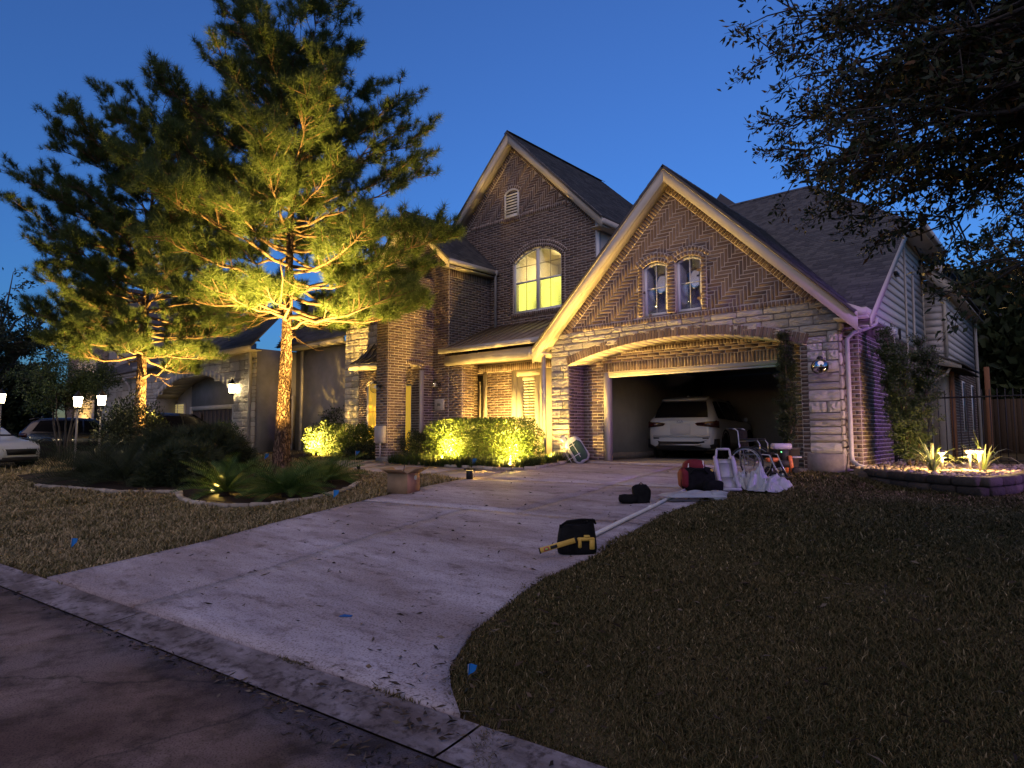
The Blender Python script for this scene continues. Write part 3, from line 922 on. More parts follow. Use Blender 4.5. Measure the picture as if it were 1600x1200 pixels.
# rake boards, soffits and shingles of a front gable
def gable_trim(x_pk, z_pk, xl, xr, y0, y1, slope, board=.25, th=.035, name='rake_trim', eave_box=True, soffit_dz=.30):
    p = part(name)
    k = math.sqrt(1 + slope * slope)
    for sgn, xe in ((-1, xl), (1, xr)):
        ze = z_pk - slope * abs(xe - x_pk)
        top0, top1 = (x_pk, z_pk - .015), (xe, ze - .015)
        dv = board * k
        mb = MB(); mb.prism([(top0[0], y0, top0[1]), (top1[0], y0, top1[1]), (top1[0], y0, top1[1] - dv), (top0[0], y0, top0[1] - dv)], (0, th, 0))
        mb.build('rake_board', M_trim, p)
        mb = MB(); mb.prism([(top0[0], y0 - .018, top0[1] + .01), (top1[0], y0 - .018, top1[1] + .01), (top1[0], y0 - .018, top1[1] - .055 * k), (top0[0], y0 - .018, top0[1] - .055 * k)], (0, .017, 0))
        mb.build('shingle_moulding', M_trim, p)
        mb = MB(); mb.prism([(top0[0], y0 + th, z_pk - soffit_dz), (top1[0], y0 + th, ze - soffit_dz), (top1[0], y0 + th, ze - soffit_dz - .02), (top0[0], y0 + th, z_pk - soffit_dz - .02)], (0, y1 - y0 - th, 0))
        mb.build('soffit', M_trim, p)
    return p
p = gable_trim(-6.65, 7.46, -10.46, -2.86, 12.70, YG, 1.0)
# boxed eave return, right front corner, with its gutter stub
mb = MB(); mb.bb(-3.27, -2.72, 12.74, 14.4, 3.56, 3.60); mb.build('eave_soffit', M_trim, p)
mb = MB(); mb.bb(-2.80, -2.72, 12.74, 13.5, 3.60, 3.74); mb.build('eave_fascia', M_trim, p)
mb = MB(); mb.prism([(-3.2, 12.715, 3.93), (-2.72, 12.715, 3.70), (-2.72, 12.715, 3.60), (-2.86, 12.715, 3.60), (-3.2, 12.715, 3.68)], (0, .03, 0)); mb.build('rake_return', M_trim, p)
mb = MB(); mb.bb(-10.60, -10.13, 12.74, 14.6, 3.50, 3.54); mb.build('eave_soffit', M_trim, p)
mb = MB(); mb.prism([(-10.62, 12.72, 3.62), (-10.62, 14.6, 3.62), (-10.62, 14.6, 3.50), (-10.62, 12.72, 3.50)], (.05, 0, 0)); mb.build('eave_fascia', M_trim, p)

rf = part('garage_roof')
q2 = 1 / math.sqrt(2)
shingles(rf, 'shingles', (-2.87, 0, 3.68), Y_, np.array([-q2, 0, q2]), np.array([q2, 0, q2]), [(12.66, 0), (13.12, 0), (18.9, 5.345), (12.66, 5.345)], M_shingle, M_deck)
shingles(rf, 'shingles', (-10.43, 0, 3.68), Y_, np.array([q2, 0, q2]), np.array([-q2, 0, q2]), [(12.66, 0), (15.2, 0), (18.9, 5.345), (12.66, 5.345)], M_shingle, M_deck, tab=.9, ex=.3)
mb = MB()
for k in range(26):
    y = 12.68 + k * .24; mb.prism([(-6.80, y, 7.325), (-6.65, y, 7.485), (-6.50, y, 7.325), (-6.51, y, 7.305), (-6.65, y, 7.46), (-6.79, y, 7.305)], (0, .232, 0.006))
mb.build('ridge_caps', M_shingle, rf)
# big front slope behind it
sa = math.atan(.65); upP = np.array([0, math.cos(sa), math.sin(sa)]); nP = np.array([0, -math.sin(sa), math.cos(sa)])
tP = lambda y: (y - 12.95) / math.cos(sa)
mr = part('main_roof')
shingles(mr, 'shingles', (0, 12.95, 3.587), X_, upP, nP, [(-2.72, 0), (-2.72, tP(17.4)), (-6.25, tP(22.4)), (-10.08, tP(22.4)), (-10.08, tP(18.95)), (-6.65, tP(18.85)), (-3.0, tP(13.2)), (-2.95, 0)], M_shingle, M_deck)
mb = MB(); mb.prism([(-2.72, 17.4, 6.47), (-2.62, 27, 6.47), (-6.25, 22.4, 9.72)], (0, 0, -.06)); mb.prism([(-6.25, 22.4, 9.72), (-10.1, 22.4, 9.72), (-14, 30, 5), (-2.7, 30, 5)], (0, 0, -.06))
mb.build('rear_slopes', M_shingle, mr)
mb = MB()
def cap_run(a, b, w=.13, step=.24):
    a, b = np.array(a), np.array(b); d = b - a; L = np.linalg.norm(d); d /= L; sx = np.cross(d, Z_); sx /= np.linalg.norm(sx)
    for k in range(int(L / step)):
        p0 = a + d * k * step; 
        mb.prism([p0 - sx * w - Z_ * .06, p0 + Z_ * .035, p0 + sx * w - Z_ * .06, p0 + sx * w - Z_ * .075, p0 + Z_ * .015, p0 - sx * w - Z_ * .075], d * (step - .01))
cap_run((-10.1, 22.4, 9.74), (-6.25, 22.4, 9.74)); cap_run((-2.72, 17.4, 6.49), (-6.25, 22.4, 9.74))
mb.build('ridge_caps', M_shingle, mr)
# middle roof that shows as a small step on the skyline
mb = MB(); 
mb.prism([(-12.2, 24.6, 9.0), (-8.6, 24.6, 9.0), (-10.35, 24.6, 11.15)], (0, 5, 0)); mb.build('rear_gable', M_shingle, mr)

# door wall, frame and interior
dw = part('garage_door_wall')
brick_wall(dw, (0, YD, 0), X_, -Y_, [(-9.57, SB), (-3.85, SB), (-3.85, 3.66), (-9.57, 3.66)], [[(-8.94, SB - .1), (-4.37, SB - .1), (-4.37, 3.24), (-8.94, 3.24)]], M_brick, M_mortar)
SC = []; soldier_line(SC, (-8.94, YD - .002, 3.24), (-4.37, YD - .002, 3.24), (0, 0, -1), -Y_, length=.235); soldier_line(SC, (-8.94, YD - .002, 3.565), (-4.37, YD - .002, 3.565), (0, 0, -1), -Y_, length=.115)
soldiers(dw, SC, -Y_, dep=.014)
mb = MB(); mb.bb(-8.94, -8.80, YD - .02, YD + .14, SB, 3.0); mb.bb(-4.51, -4.37, YD - .02, YD + .14, SB, 3.0); mb.bb(-8.80, -4.51, YD - .018, YD + .14, 2.915, 3.0); mb.build('door_frame', M_trim, dw)
mb = MB(); mb.bb(-8.80, -4.51, YD + .02, YD + .1, 2.87, 2.914); mb.build('door_bottom_seal', M_white, dw)
gi = part('garage_interior')
mb = MB(); mb.bb(-9.6, -9.3, YD + .16, 20.2, .7, 3.4); mb.build('side_wall', M_drywall, gi)
mb = MB(); mb.bb(-3.15, -3.02, YD + .16, 20.2, .7, 3.4); mb.build('side_wall', M_drywall, gi)
mb = MB(); mb.bb(-9.6, -3.05, 20.2, 20.4, .7, 3.4); mb.build('back_wall', M_drywall, gi)
mb = MB(); mb.bb(-9.6, -3.05, YD + .14, 20.3, 3.3, 3.45); mb.build('ceiling', M_drywall, gi)
mb = MB(); mb.bb(-9.6, -3.05, YD + .02, 20.3, .6, .779); mb.build('floor_slab', M_conf, gi)
mb = MB(); mb.bb(-9.57, -8.94, YD + .01, YD + .15, SB, 3.4); mb.bb(-4.37, -3.05, YD + .01, YD + .15, SB, 3.4); mb.bb(-9.57, -3.05, YD + .01, YD + .15, 3.24, 3.7); mb.build('front_inner_wall', M_drywall, gi)
mb = MB(); mb.bb(-9.3, -9.28, YD + .2, 20.1, .78, .95); mb.build('wall_base', M_conf, gi)
mb = MB(); mb.bb(-8.75, -4.56, YD + .3, 16.6, 3.13, 3.17); mb.build('raised_door', M_white, gi)
mb = MB(); mb.tube([(-8.85, YD + .2, 1.0), (-8.85, YD + .2, 2.9), (-8.85, YD + .5, 3.12), (-8.85, 17, 3.14)], .02, 6); mb.build('door_track', M_gutter, gi)

# ================= right flank of the house
rw = part('side_wall')
SX = -3.0
brick_wall(rw, (0, 13.32, 0), X_, -Y_, [(-3.28, SB), (SX, SB), (SX, 3.58), (-3.28, 3.58)], [], M_brick, M_mortar)
brick_wall(rw, (SX, 0, 0), Y_, X_, [(13.32, SB), (20.5, SB), (20.5, 3.36), (13.32, 3.36)], [], M_brick, M_mortar)
SC = []; soldier_line(SC, (SX + .002, 13.33, 3.60), (SX + .002, 20.5, 3.60), (0, 0, -1), X_, length=.235); soldiers(rw, SC, X_, dep=.012)
mb = MB(); mb.prism([(-3.2, 13.4, .5), (-3.2, 20.5, .5), (-3.2, 20.5, 6.2), (-3.2, 17.3, 6.1), (-3.2, 13.4, 3.5)], (.195, 0, 0)); mb.build('wall_core', M_smortar, rw)
sp = part('side_siding')
rk = lambda y: 3.86 + .65 * (y - 13.37) - .22
mb = MB(); mb.bb(SX - .02, SX + .035, 13.3, 20.52, 3.61, 3.72); mb.build('skirt_board', M_trim, sp)
z = 3.72; ex = .185
while z < 6.3:
    z1 = min(z + ex, 6.4)
    def y_at(zz): return max(13.32, 13.37 + (zz + .22 - 3.86) / .65)
    ya, ybb_ = y_at(z), y_at(z1)
    if ya < 20.4:
        # lapped plank: bottom edge stands proud
        P = [(SX + .026, ya, z), (SX + .026, 20.46, z), (SX + .010, 20.46, z1 - .004), (SX + .010, min(ybb_, 20.4), z1 - .004)]
        MB().prism(P, (-.014, 0, 0)).build('siding_plank', M_siding, sp)
    z += ex
mb = MB(); mb.bb(SX - .01, SX + .045, 20.46, 20.56, 3.61, 6.4); mb.build('corner_board', M_trim, sp)
mb = MB(); mb.prism([(SX - .004, 13.32, 3.7), (SX - .004, 20.5, 3.7), (SX - .004, 20.5, 6.42), (SX - .004, 17.4, 6.42), (SX - .004, 13.32, 3.75)], (-.02, 0, 0)); mb.build('sheathing', M_siding, sp)
mb = MB(); mb.prism([(-2.74, 13.0, 3.60), (-2.74, 17.4, 6.46), (-2.74, 17.4, 6.26), (-2.74, 13.0, 3.40)], (.035, 0, 0)); mb.build('rake_board', M_trim, sp)
mb = MB(); mb.prism([(-2.74, 13.0, 3.44), (-2.74, 17.4, 6.30), (SX - .02, 17.4, 6.30), (SX - .02, 13.0, 3.44)], (0, 0, -.02)); mb.build('rake_soffit', M_trim, sp)
mb = MB(); mb.bb(SX - .02, -2.50, 17.42, 20.95, 6.26, 6.30); mb.build('eave_soffit', M_trim, sp)
mb = MB(); mb.bb(-2.52, -2.42, 17.42, 21.0, 6.31, 6.46); mb.build('eave_gutter', M_gutter, sp)
# conduits and downspouts on the side
def pipe(pts, r, name='downspout', mat=None, parent=None, n=8):
    return MB().tube(pts, r, n).build(name, mat or M_gutter, parent or house, smooth=True)
pipe([(-2.955, 18.0, 6.25), (-2.955, 17.85, 3.2), (-2.955, 17.83, 1.2)], .024, 'conduit')
pipe([(-2.955, 18.95, 5.5), (-2.955, 18.77, 3.0), (-2.955, 18.75, 1.2)], .03, 'conduit')
pipe([(-2.96, 16.36, 3.7), (-2.96, 16.36, 2.3), (-2.96, 16.36, 1.2)], .016, 'conduit')
MB().bbox((-2.94, 16.37, 3.72), (.06, .16, .12), .01).build('vent_box', M_white, house)
MB().bbox((-2.93, 19.6, 3.55), (.1, .2, .24), .02).build('meter_box', M_black, house)
MB().bbox((-2.95, 16.95, 3.75), (.05, .05, .26), .01).build('vent_box', M_black, house)
MB().bbox((-2.95, 16.9, 5.15), (.08, .28, .09), .01).build('vent_box', M_black, house)
pipe([(-2.70, 13.42, 3.62), (-2.72, 13.4, 3.50), (-2.86, 13.28, 3.42), (-3.05, 13.19, 3.36), (-3.16, 13.17, 3.24), (-3.16, 13.17, 1.05), (-3.14, 13.14, .96), (-3.02, 13.02, .88), (-2.92, 12.93, .86)], .042)
# far bump-out with siding
fb = part('rear_bay')
z = 3.6
while z < 5.95:
    z1 = z + .185
    xr = -2.5
    MB().prism([(-2.98, 20.49, z), (xr, 20.49, z), (xr, 20.505, z1 - .004), (-2.98, 20.505, z1 - .004)], (0, .012, 0)).build('siding_plank', M_siding, fb)
    if z < 5.5: MB().prism([(-2.475, 20.56, z), (-2.475, 26.8, z), (-2.49, 26.8, z1 - .004), (-2.49, 20.56, z1 - .004)], (-.012, 0, 0)).build('siding_plank', M_siding, fb)
    z += .185
mb = MB(); mb.bb(-2.99, -2.5, 20.52, 26.8, .5, 5.6); mb.build('bay_core', M_siding, fb)
mb = MB(); mb.bb(-2.54, -2.455, 20.47, 20.56, 3.5, 5.6); mb.build('corner_board', M_trim, fb)
brick_wall(fb, (-2.49, 0, 0), Y_, X_, [(20.5, SB), (26.8, SB), (26.8, 3.5), (20.5, 3.5)], [[(23.1, 1.5), (23.7, 1.5), (23.7, 3.0), (23.1, 3.0)], [(25.3, 1.5), (25.9, 1.5), (25.9, 3.0), (25.3, 3.0)]], M_brick, M_mortar)
for yy in (23.1, 25.3):
    w_ = part('window'); MB().bb(-2.5, -2.47, yy, yy + .6, 1.5, 3.0).build('frame', M_white, w_); MB().bb(-2.47, -2.465, yy + .05, yy + .55, 1.55, 2.95).build('pane', M_glass, w_)
mb = MB(); mb.prism([(-3.0, 20.2, 6.15), (-2.2, 20.2, 5.40), (-2.2, 20.2, 5.22), (-2.45, 20.2, 5.22), (-3.0, 20.2, 5.75)], (0, .04, 0)); mb.build('rake_board', M_trim, fb)
mb = MB(); mb.prism([(-3.0, 20.15, 6.19), (-2.12, 20.15, 5.36), (-2.12, 27, 5.36), (-3.0, 27, 6.19)], (0, 0, -.05)); mb.build('bay_roof', M_shingle, fb)
mb = MB(); mb.bb(-2.5, -2.18, 20.22, 27, 5.20, 5.24); mb.build('eave_soffit', M_trim, fb)
mb = MB(); mb.tube([(-2.75, 24, 5.9), (-2.75, 24, 6.75)], .05, 8); mb.build('vent_pipe', M_black, fb)
pipe([(-2.40, 26.7, 5.2), (-2.42, 26.75, 4.9), (-2.42, 26.75, .9)], .05)
# low porch roof at the side door with its post
lp = part('side_porch')
mb = MB(); mb.prism([(-3.0, 19.2, 3.62), (-2.05, 19.2, 3.16), (-2.05, 19.2, 3.06), (-3.0, 19.2, 3.28)], (0, .04, 0)); mb.build('fascia_board', M_trim, lp)
mb = MB(); mb.prism([(-3.0, 19.16, 3.67), (-1.98, 19.16, 3.18), (-1.98, 22.5, 3.18), (-3.0, 22.5, 3.67)], (0, 0, -.05)); mb.build('porch_roof', M_shingle, lp)
mb = MB(); mb.prism([(-3.0, 19.24, 3.27), (-2.0, 19.24, 3.06), (-2.0, 22.5, 3.06), (-3.0, 22.5, 3.27)], (0, 0, -.03)); mb.build('porch_soffit', M_dark, lp)
M_cedar = pm('cedar_post', (0.16, 0.075, 0.04), (0.24, 0.12, 0.065), scale=10, rough=0.8, bump=.4, bscale=40, stretch=(6, 6, .5))
MB().bbox((-2.36, 20.0, 1.9), (.11, .11, 2.3), .012).build('post', M_cedar, lp)
MB().bbox((-1.75, 21.6, 2.0), (.12, .12, 2.5), .012).build('post', M_cedar, lp)
pipe([(-2.30, 19.35, 3.1), (-2.4, 19.4, 2.95), (-2.72, 19.4, 2.75), (-2.76, 19.4, 2.6), (-2.76, 19.4, .9)], .035)

# ================= main gable
YM = 15.2
mg = part('main_gable')
vent_hole = [(-13.54, 8.46), (-13.12, 8.46), (-13.12, 9.16), (-13.33, 9.26), (-13.54, 9.16)]
def arch_pts(x0, x1, zs, zc_, n=12):
    w = x1 - x0; rise = zc_ - zs; r = (w * w / 4 + rise * rise) / (2 * rise); cz = zc_ - r; cx = (x0 + x1) / 2
    return [(x1 - (x1 - x0) * i / n, cz + math.sqrt(max(0, r * r - (x1 - (x1 - x0) * i / n - cx) ** 2))) for i in range(n + 1)]
wx0, wx1 = -13.28, -11.35
mw_hole = [(wx0, 5.25), (wx1, 5.25)] + arch_pts(wx0, wx1, 6.86, 7.24)
brick_wall(mg, (0, YM, 0), X_, -Y_, [(-16.8, 4.3), (-10.08, 4.3), (-10.08, 7.70), (-13.22, 10.84), (-16.8, 7.26)], [vent_hole, mw_hole], M_brick, M_mortar, herring=[(-15.40, 8.40), (-11.04, 8.40), (-13.22, 10.62)])
SC = []
soldier_line(SC, (-16.8, YM - .004, 7.26), (-13.22, YM - .004, 10.86), (s2, 0, -s2), -Y_)
soldier_line(SC, (-10.08, YM - .004, 7.72), (-13.22, YM - .004, 10.86), (-s2, 0, -s2), -Y_)
soldier_line(SC, (-15.2, YM - .002, 8.44), (-11.2, YM - .002, 8.44), (0, 0, -1), -Y_, length=.12)
arch_bricks(SC, wx0, wx1, 6.86, 7.24, YM - .006, 0.0, length=.105); arch_bricks(SC, wx0 - .02, wx1 + .02, 6.86, 7.25, YM - .005, .105, length=.105)
arch_bricks(SC, -13.64, -13.02, 9.22, 9.37, YM - .006, 0.0)
for xx in (wx0 - .06, wx1 + .06):
    for k in range(21): SC.append((np.array([xx, YM - .004, 5.29 + k * .0775]), X_, Z_, .105, .0775 - JT))
soldier_line(SC, (wx0 - .1, YM - .004, 5.25), (wx1 + .1, YM - .004, 5.25), (0, 0, -1), -Y_, length=.12)
for k in range(8): SC.append((np.array([-13.33 - .29 + .082 * k, YM - .006, 8.34]), X_, Z_, .07, .105))
soldiers(mg, SC, -Y_, dep=.02)
mb = MB(); mb.bb(-16.7, -13.30, YM + .01, YM + .2, 4.3, 7.2); mb.bb(-11.33, -10.09, YM + .01, YM + .2, 4.3, 7.5); mb.bb(-10.3, -10.085, YM + .21, 24, 4.3, 7.4); mb.build('wall_core', M_smortar, mg)
mb = MB(); mb.bb(-10.13, -10.03, YM - .012, YM + .09, 4.3, 7.62); mb.build('corner_board', M_white, mg)
mb = MB(); mb.bb(-10.07, -10.045, YM + .091, 24, 4.3, 7.55); mb.build('side_siding', M_siding, mg)
p = gable_trim(-13.22, 11.12, -16.9, -9.68, 14.85, YM, 1.0)
mb = MB(); mb.bb(-10.1, -9.74, 14.9, 20, 7.30, 7.33); mb.build('eave_soffit', M_trim, p)
mb = MB(); mb.bb(-9.74, -9.62, 14.86, 20, 7.33, 7.48); mb.build('eave_gutter', M_gutter, p)
mroof = part('gable_roof')
shingles(mroof, 'shingles', (-9.66, 0, 7.545), Y_, np.array([-q2, 0, q2]), np.array([q2, 0, q2]), [(14.80, 0), (22.2, 0), (20.45, 5.02), (14.80, 5.02)], M_shingle, M_deck)
mb = MB(); mb.prism([(-13.22, 14.80, 11.12), (-13.22, 20.45, 11.12), (-16.95, 22, 7.39), (-16.95, 14.80, 7.39)], (0, 0, -.06)); mb.prism([(-13.22, 20.45, 11.10), (-9.66, 22.2, 7.54), (-9.66, 26, 7.4), (-13.2, 27, 9.6), (-16.9, 26, 7.4)], (0, 0, -.06)); mb.build('rear_slopes', M_shingle, mroof)
mb = MB(); cap_run((-13.22, 14.82, 11.14), (-13.22, 20.4, 11.14)); mb.build('ridge_caps', M_shingle, mroof)
# louvre vent
lv = part('gable_vent')
head = arched_frame('frame', lv, -13.63, -13.03, 8.42, 9.23, 9.36, YM - .05, fr=.05, dep=.07)
mb = MB(); mb.bb(-13.58, -13.08, YM - .012, YM - .004, 8.45, 9.24); mb.build('vent_back', M_dark, lv)
for k in range(9):
    zz = 8.50 + k * .095
    if zz > 9.2: break
    MB().box((-13.33, YM - .03, zz), (.50, .05, .045), rotx(.5)).build('louvre', M_white, lv)
# big lit window: two arched sashes
lw = part('window')
cx = (wx0 + wx1) / 2
W_ = wx1 - wx0; rise = .38; r_ = (W_ * W_ / 4 + rise * rise) / (2 * rise); cz_ = 7.24 - r_
head = lambda x: cz_ + math.sqrt(max(0, r_ * r_ - (x - cx) ** 2))
mb = MB()
fr = .06; yf = YM + .03
mb.bb(wx0, wx0 + fr, yf, yf + .09, 5.27, head(wx0 + .02)); mb.bb(wx1 - fr, wx1, yf, yf + .09, 5.27, head(wx1 - .02)); mb.bb(cx - .055, cx + .055, yf - .002, yf + .09, 5.27, 7.22); mb.bb(wx0 + fr, wx1 - fr, yf + .002, yf + .09, 5.27, 5.27 + .055)
for i in range(16):
    a, b = wx0 + W_ * i / 16, wx0 + W_ * (i + 1) / 16
    mb.prism([(a, yf - .001, head(a) - .05), (b, yf - .001, head(b) - .05), (b, yf - .001, head(b)), (a, yf - .001, head(a))], (0, .09, 0))
mb.build('frame', M_white, lw)
mb = MB(); mb.bb(wx0 - .02, wx1 + .02, YM - .03, YM + .03, 5.225, 5.265); mb.build('sill', M_white, lw)
for (a, b) in ((wx0 + fr, cx - .055), (cx + .055, wx1 - fr)):
    mb = MB(); mb.bb(a, b, yf + .02, yf + .06, 6.20, 6.255); mb.build('meeting_rail', M_white, lw)
    m_ = (a + b) / 2
    mb = MB(); mb.bb(m_ - .008, m_ + .008, yf + .035, yf + .048, 5.33, 7.18); mb.bb(a, b, yf + .036, yf + .047, 6.73, 6.746); mb.build('muntin', pm('bronze_muntin', (.2, .18, .13), rough=.5), lw)
    pane_poly(lw, a, b, 5.32, lambda x: head(x) - .04, yf + .055, M_glass2)
    mb = MB(); mb.bb(a - .04, b + .04, yf + .20, yf + .205, 5.28, 6.24); mb.build('roller_shade', M_litlow, lw)
M_room = pm('room_paint', (.62, .56, .44), (.66, .60, .48), scale=2, rough=.8)
rm = part('upper_room')
MB().bb(-13.95, -10.4, 18.4, 18.5, 4.7, 7.8).build('room_wall', M_room, rm)
MB().bb(-13.98, -13.92, 15.42, 18.4, 4.7, 7.8).build('room_wall', M_room, rm)
MB().bb(-10.42, -10.35, 15.42, 18.4, 4.7, 7.8).build('room_wall', M_room, rm)
MB().bb(-13.98, -10.35, 15.42, 18.5, 7.55, 7.6).build('room_ceiling', M_room, rm)
MB().bb(-13.3, -12.3, 18.35, 18.39, 5.9, 7.1).build('picture_frame', M_dark, rm)
MB().lathe([(.02, 7.55), (.02, 7.4), (.16, 7.36), (.19, 7.25), (.0, 7.22)], (-12.2, 17.2, 0), 16).build('ceiling_lamp', emit('ceiling_lamp_glow', (1, .8, .45), 6.0), rm)
l_ = bpy.data.lights.new('room_lamp', 'POINT'); l_.energy = 330; l_.color = (1, .74, .34); l_.shadow_soft_size = .15
lo = bpy.data.objects.new('room_lamp', l_); link(lo); lo.parent = rm; lo.location = np.array([-12.2, 17.2, 7.08]) - WO[rm.name]
mb = MB(); rr = random.Random(3)
for (a, b) in ((wx0 + fr, cx - .055), (cx + .055, wx1 - fr)):
    for k in range(16):
        x, z = rr.uniform(a, b), rr.uniform(5.36, 6.15); q = rr.uniform(.008, .016)
        mb.prism([(x - q, yf + .197, z), (x, yf + .197, z - q), (x + q, yf + .197, z), (x, yf + .197, z + q)], (0, .002, 0))
mb.build('shade_print', pm('shade_print', (.30, .32, .06), rough=.8), lw, kind='stuff')
mb = MB(); mb.bb(wx0 - .03, wx0, YM + .002, YM + .3, 5.2, 7.0); mb.bb(wx1, wx1 + .03, YM + .002, YM + .3, 5.2, 7.0); mb.build('reveal', M_mortar, lw)
pipe([(-13.84, 15.02, 6.72), (-13.98, 15.1, 6.55), (-13.98, 15.1, 4.72)], .045, parent=house)

# ================= left wing
YW, XW = 13.33, -14.28
wg = part('wing_wall')
zr_w = lambda x: 8.69 - .93 * abs(x + 16.02)
wing_win = [(-18.42, 1.2), (-17.8, 1.2), (-17.8, 3.12), (-18.1, 3.26), (-18.42, 3.12)]
side_lt = [(-16.75, .9), (-16.02, .9), (-16.02, 3.05), (-16.75, 3.05)]
brick_wall(wg, (0, YW, 0), X_, -Y_, [(-18.88, SB), (XW, SB), (XW, 6.78), (-16.02, 8.41), (-18.2, 6.38), (-18.88, 4.9)], [wing_win, side_lt], M_brick, M_mortar)
SC = []
kw = math.sqrt(1 + .93 ** 2); dW = np.array([1, 0, .93]) / kw
soldier_line(SC, (XW, YW - .004, 6.80), (-16.02, YW - .004, 8.42), (-.93 / kw, 0, -1 / kw), -Y_)
soldier_line(SC, (-18.2, YW - .004, 6.40), (-16.02, YW - .004, 8.42), (.93 / kw, 0, -1 / kw), -Y_)
arch_bricks(SC, -18.42, -17.8, 3.12, 3.26, YW - .006, 0.0)
soldiers(wg, SC, -Y_, dep=.018)
brick_wall(wg, (XW, 0, 0), Y_, X_, [(YW, SB), (YM, SB), (YM, 6.30), (YW, 6.30)], [], M_brick, M_mortar)
SC = []; soldier_line(SC, (XW + .002, YW, 6.54), (XW + .002, YM, 6.54), (0, 0, -1), X_, length=.235); soldiers(wg, SC, X_, dep=.013)
mb = MB(); mb.bb(-18.85, XW - .004, YW + .1, YM, .5, 6.4); mb.build('wall_core', M_dark, wg)
p = gable_trim(-16.02, 8.69, -18.1, -13.97, 13.0, YW, .93, board=.2)
mb = MB(); mb.bb(XW - .01, -13.99, 13.05, YM - .01, 6.54, 6.57); mb.build('eave_soffit', M_trim, p)
mb = MB(); mb.bb(-13.995, -13.89, 13.0, YM - .02, 6.60, 6.74); mb.build('eave_gutter', M_gutter, p)
wr = part('wing_roof')
upW = np.array([-1, 0, .93]) / kw; nW = np.array([.93, 0, 1]) / kw
shingles(wr, 'shingles', (-13.94, 0, 6.755), Y_, upW, nW, [(12.95, 0), (YM, 0), (YM + .6, 2.08 * kw), (12.95, 2.08 * kw)], M_shingle, M_deck)
mb = MB(); mb.prism([(-16.02, 12.95, 8.69), (-16.02, 17, 8.69), (-18.2, 17, 6.66), (-18.2, 12.95, 6.66)], (0, 0, -.06)); mb.build('rear_slopes', M_shingle, wr)
# stone bay at the far left with metal awning
sbay = part('stone_bay')
stone_wall(sbay, (0, YW, 0), X_, -Y_, [(-19.72, SB), (-18.88, SB), (-18.88, 5.4), (-19.72, 5.4)], [], [SB, 1.0, 1.15, 1.4, 1.6, 1.85, 2.0, 2.25, 2.45, 2.7, 2.85, 3.1, 3.3, 3.5, 3.75, 3.9, 4.15, 4.35, 4.6, 4.8, 5.05, 5.2, 5.4], seed=21, lmin=.25, lmax=.5)
stone_wall(sbay, (0, YW - .012, 0), X_, -Y_, [(-18.88, 3.9), (-15.6, 3.9), (-15.6, 5.2), (-18.88, 5.2)], [], [3.9, 4.1, 4.3, 4.55, 4.8, 5.0, 5.2], seed=22)
mb = MB(); mb.bb(-19.7, -18.85, YW + .06, 19, .5, 5.4); mb.build('wall_core', M_smortar, sbay)
mb = MB(); mb.prism([(-20.0, 12.9, 5.35), (-18.2, 12.9, 5.35), (-18.2, 16, 7.2), (-20.0, 16, 7.2)], (0, 0, -.08)); mb.build('low_roof', M_shingle, sbay)
aw = part('metal_awning')
mb = MB(); mb.prism([(-18.5, 12.62, 3.80), (-16.9, 12.62, 3.80), (-16.9, 13.0, 3.98), (-16.9, 13.3, 4.5), (-18.2, 13.3, 4.5), (-18.5, 13.0, 3.98)][:2] + [(-16.9, 12.98, 4.02), (-18.4, 12.98, 4.02)], (0, 0, -.03)); mb.prism([(-18.4, 12.98, 4.02), (-16.9, 12.98, 4.02), (-16.9, 13.3, 4.52), (-18.1, 13.3, 4.52)], (0, 0, -.03)); mb.build('awning_sheet', M_darkmetal, aw)
for k in range(6):
    x = -18.4 + .3 * k; MB().tube([(x, 12.62, 3.82), (x + .03, 12.98, 4.04), (x + .12, 13.3, 4.54)], .014, 5).build('standing_seam', M_darkmetal, aw)
mb = MB(); mb.bb(-18.5, -16.9, 12.63, 13.3, 3.62, 3.765); mb.build('awning_beam', M_trim, aw)
w_ = part('window')
head = arched_frame('frame', w_, -18.42, -17.8, 1.2, 3.12, 3.25, YW + .01, fr=.05)
pane_poly(w_, -18.37, -17.85, 1.25, lambda x: head(x) - .05, YW + .04, M_litdoor)
mb = MB(); mb.bb(-18.37, -17.85, YW + .03, YW + .039, 2.2, 2.215); mb.build('muntin', M_black, w_)
w_ = part('window')
mb = MB(); mb.bb(-16.75, -16.70, YW + .01, YW + .08, .9, 3.05); mb.bb(-16.07, -16.02, YW + .01, YW + .08, .9, 3.05); mb.bb(-16.7, -16.07, YW + .012, YW + .08, 3.0, 3.05); mb.build('frame', M_trim, w_)
mb = MB(); mb.bb(-16.7, -16.07, YW + .04, YW + .046, .9, 3.0); mb.build('pane', M_litdoor, w_)
# projecting entry block
eb = part('entry_wall')
XB, YB = -14.98, 11.57
brick_wall(eb, (0, YB, 0), X_, -Y_, [(-15.53, SB), (XB, SB), (XB, 6.3), (-15.53, 6.3)], [], M_brick, M_mortar)
ent = [(12.24, SB - .1), (12.92, SB - .1), (12.92, 3.4), (12.75, 3.52), (12.58, 3.56), (12.41, 3.52), (12.24, 3.4)]
brick_wall(eb, (XB, 0, 0), Y_, X_, [(YB, SB), (YW, SB), (YW, 6.3), (YB, 6.3)], [ent], M_brick, M_mortar)
brick_wall(eb, (0, 12.92, 0), X_, -Y_, [(-15.53, SB), (XB, SB), (XB, 3.5), (-15.53, 3.5)], [], M_brick, M_mortar)
mb = MB(); mb.bb(-15.52, XB - .004, YB + .005, 12.23, .5, 6.3); mb.bb(-15.52, XB - .004, 12.94, YW, .5, 6.3); mb.bb(-15.52, XB - .004, 12.24, 12.93, 3.57, 6.3); mb.build('wall_core', M_mortar, eb)
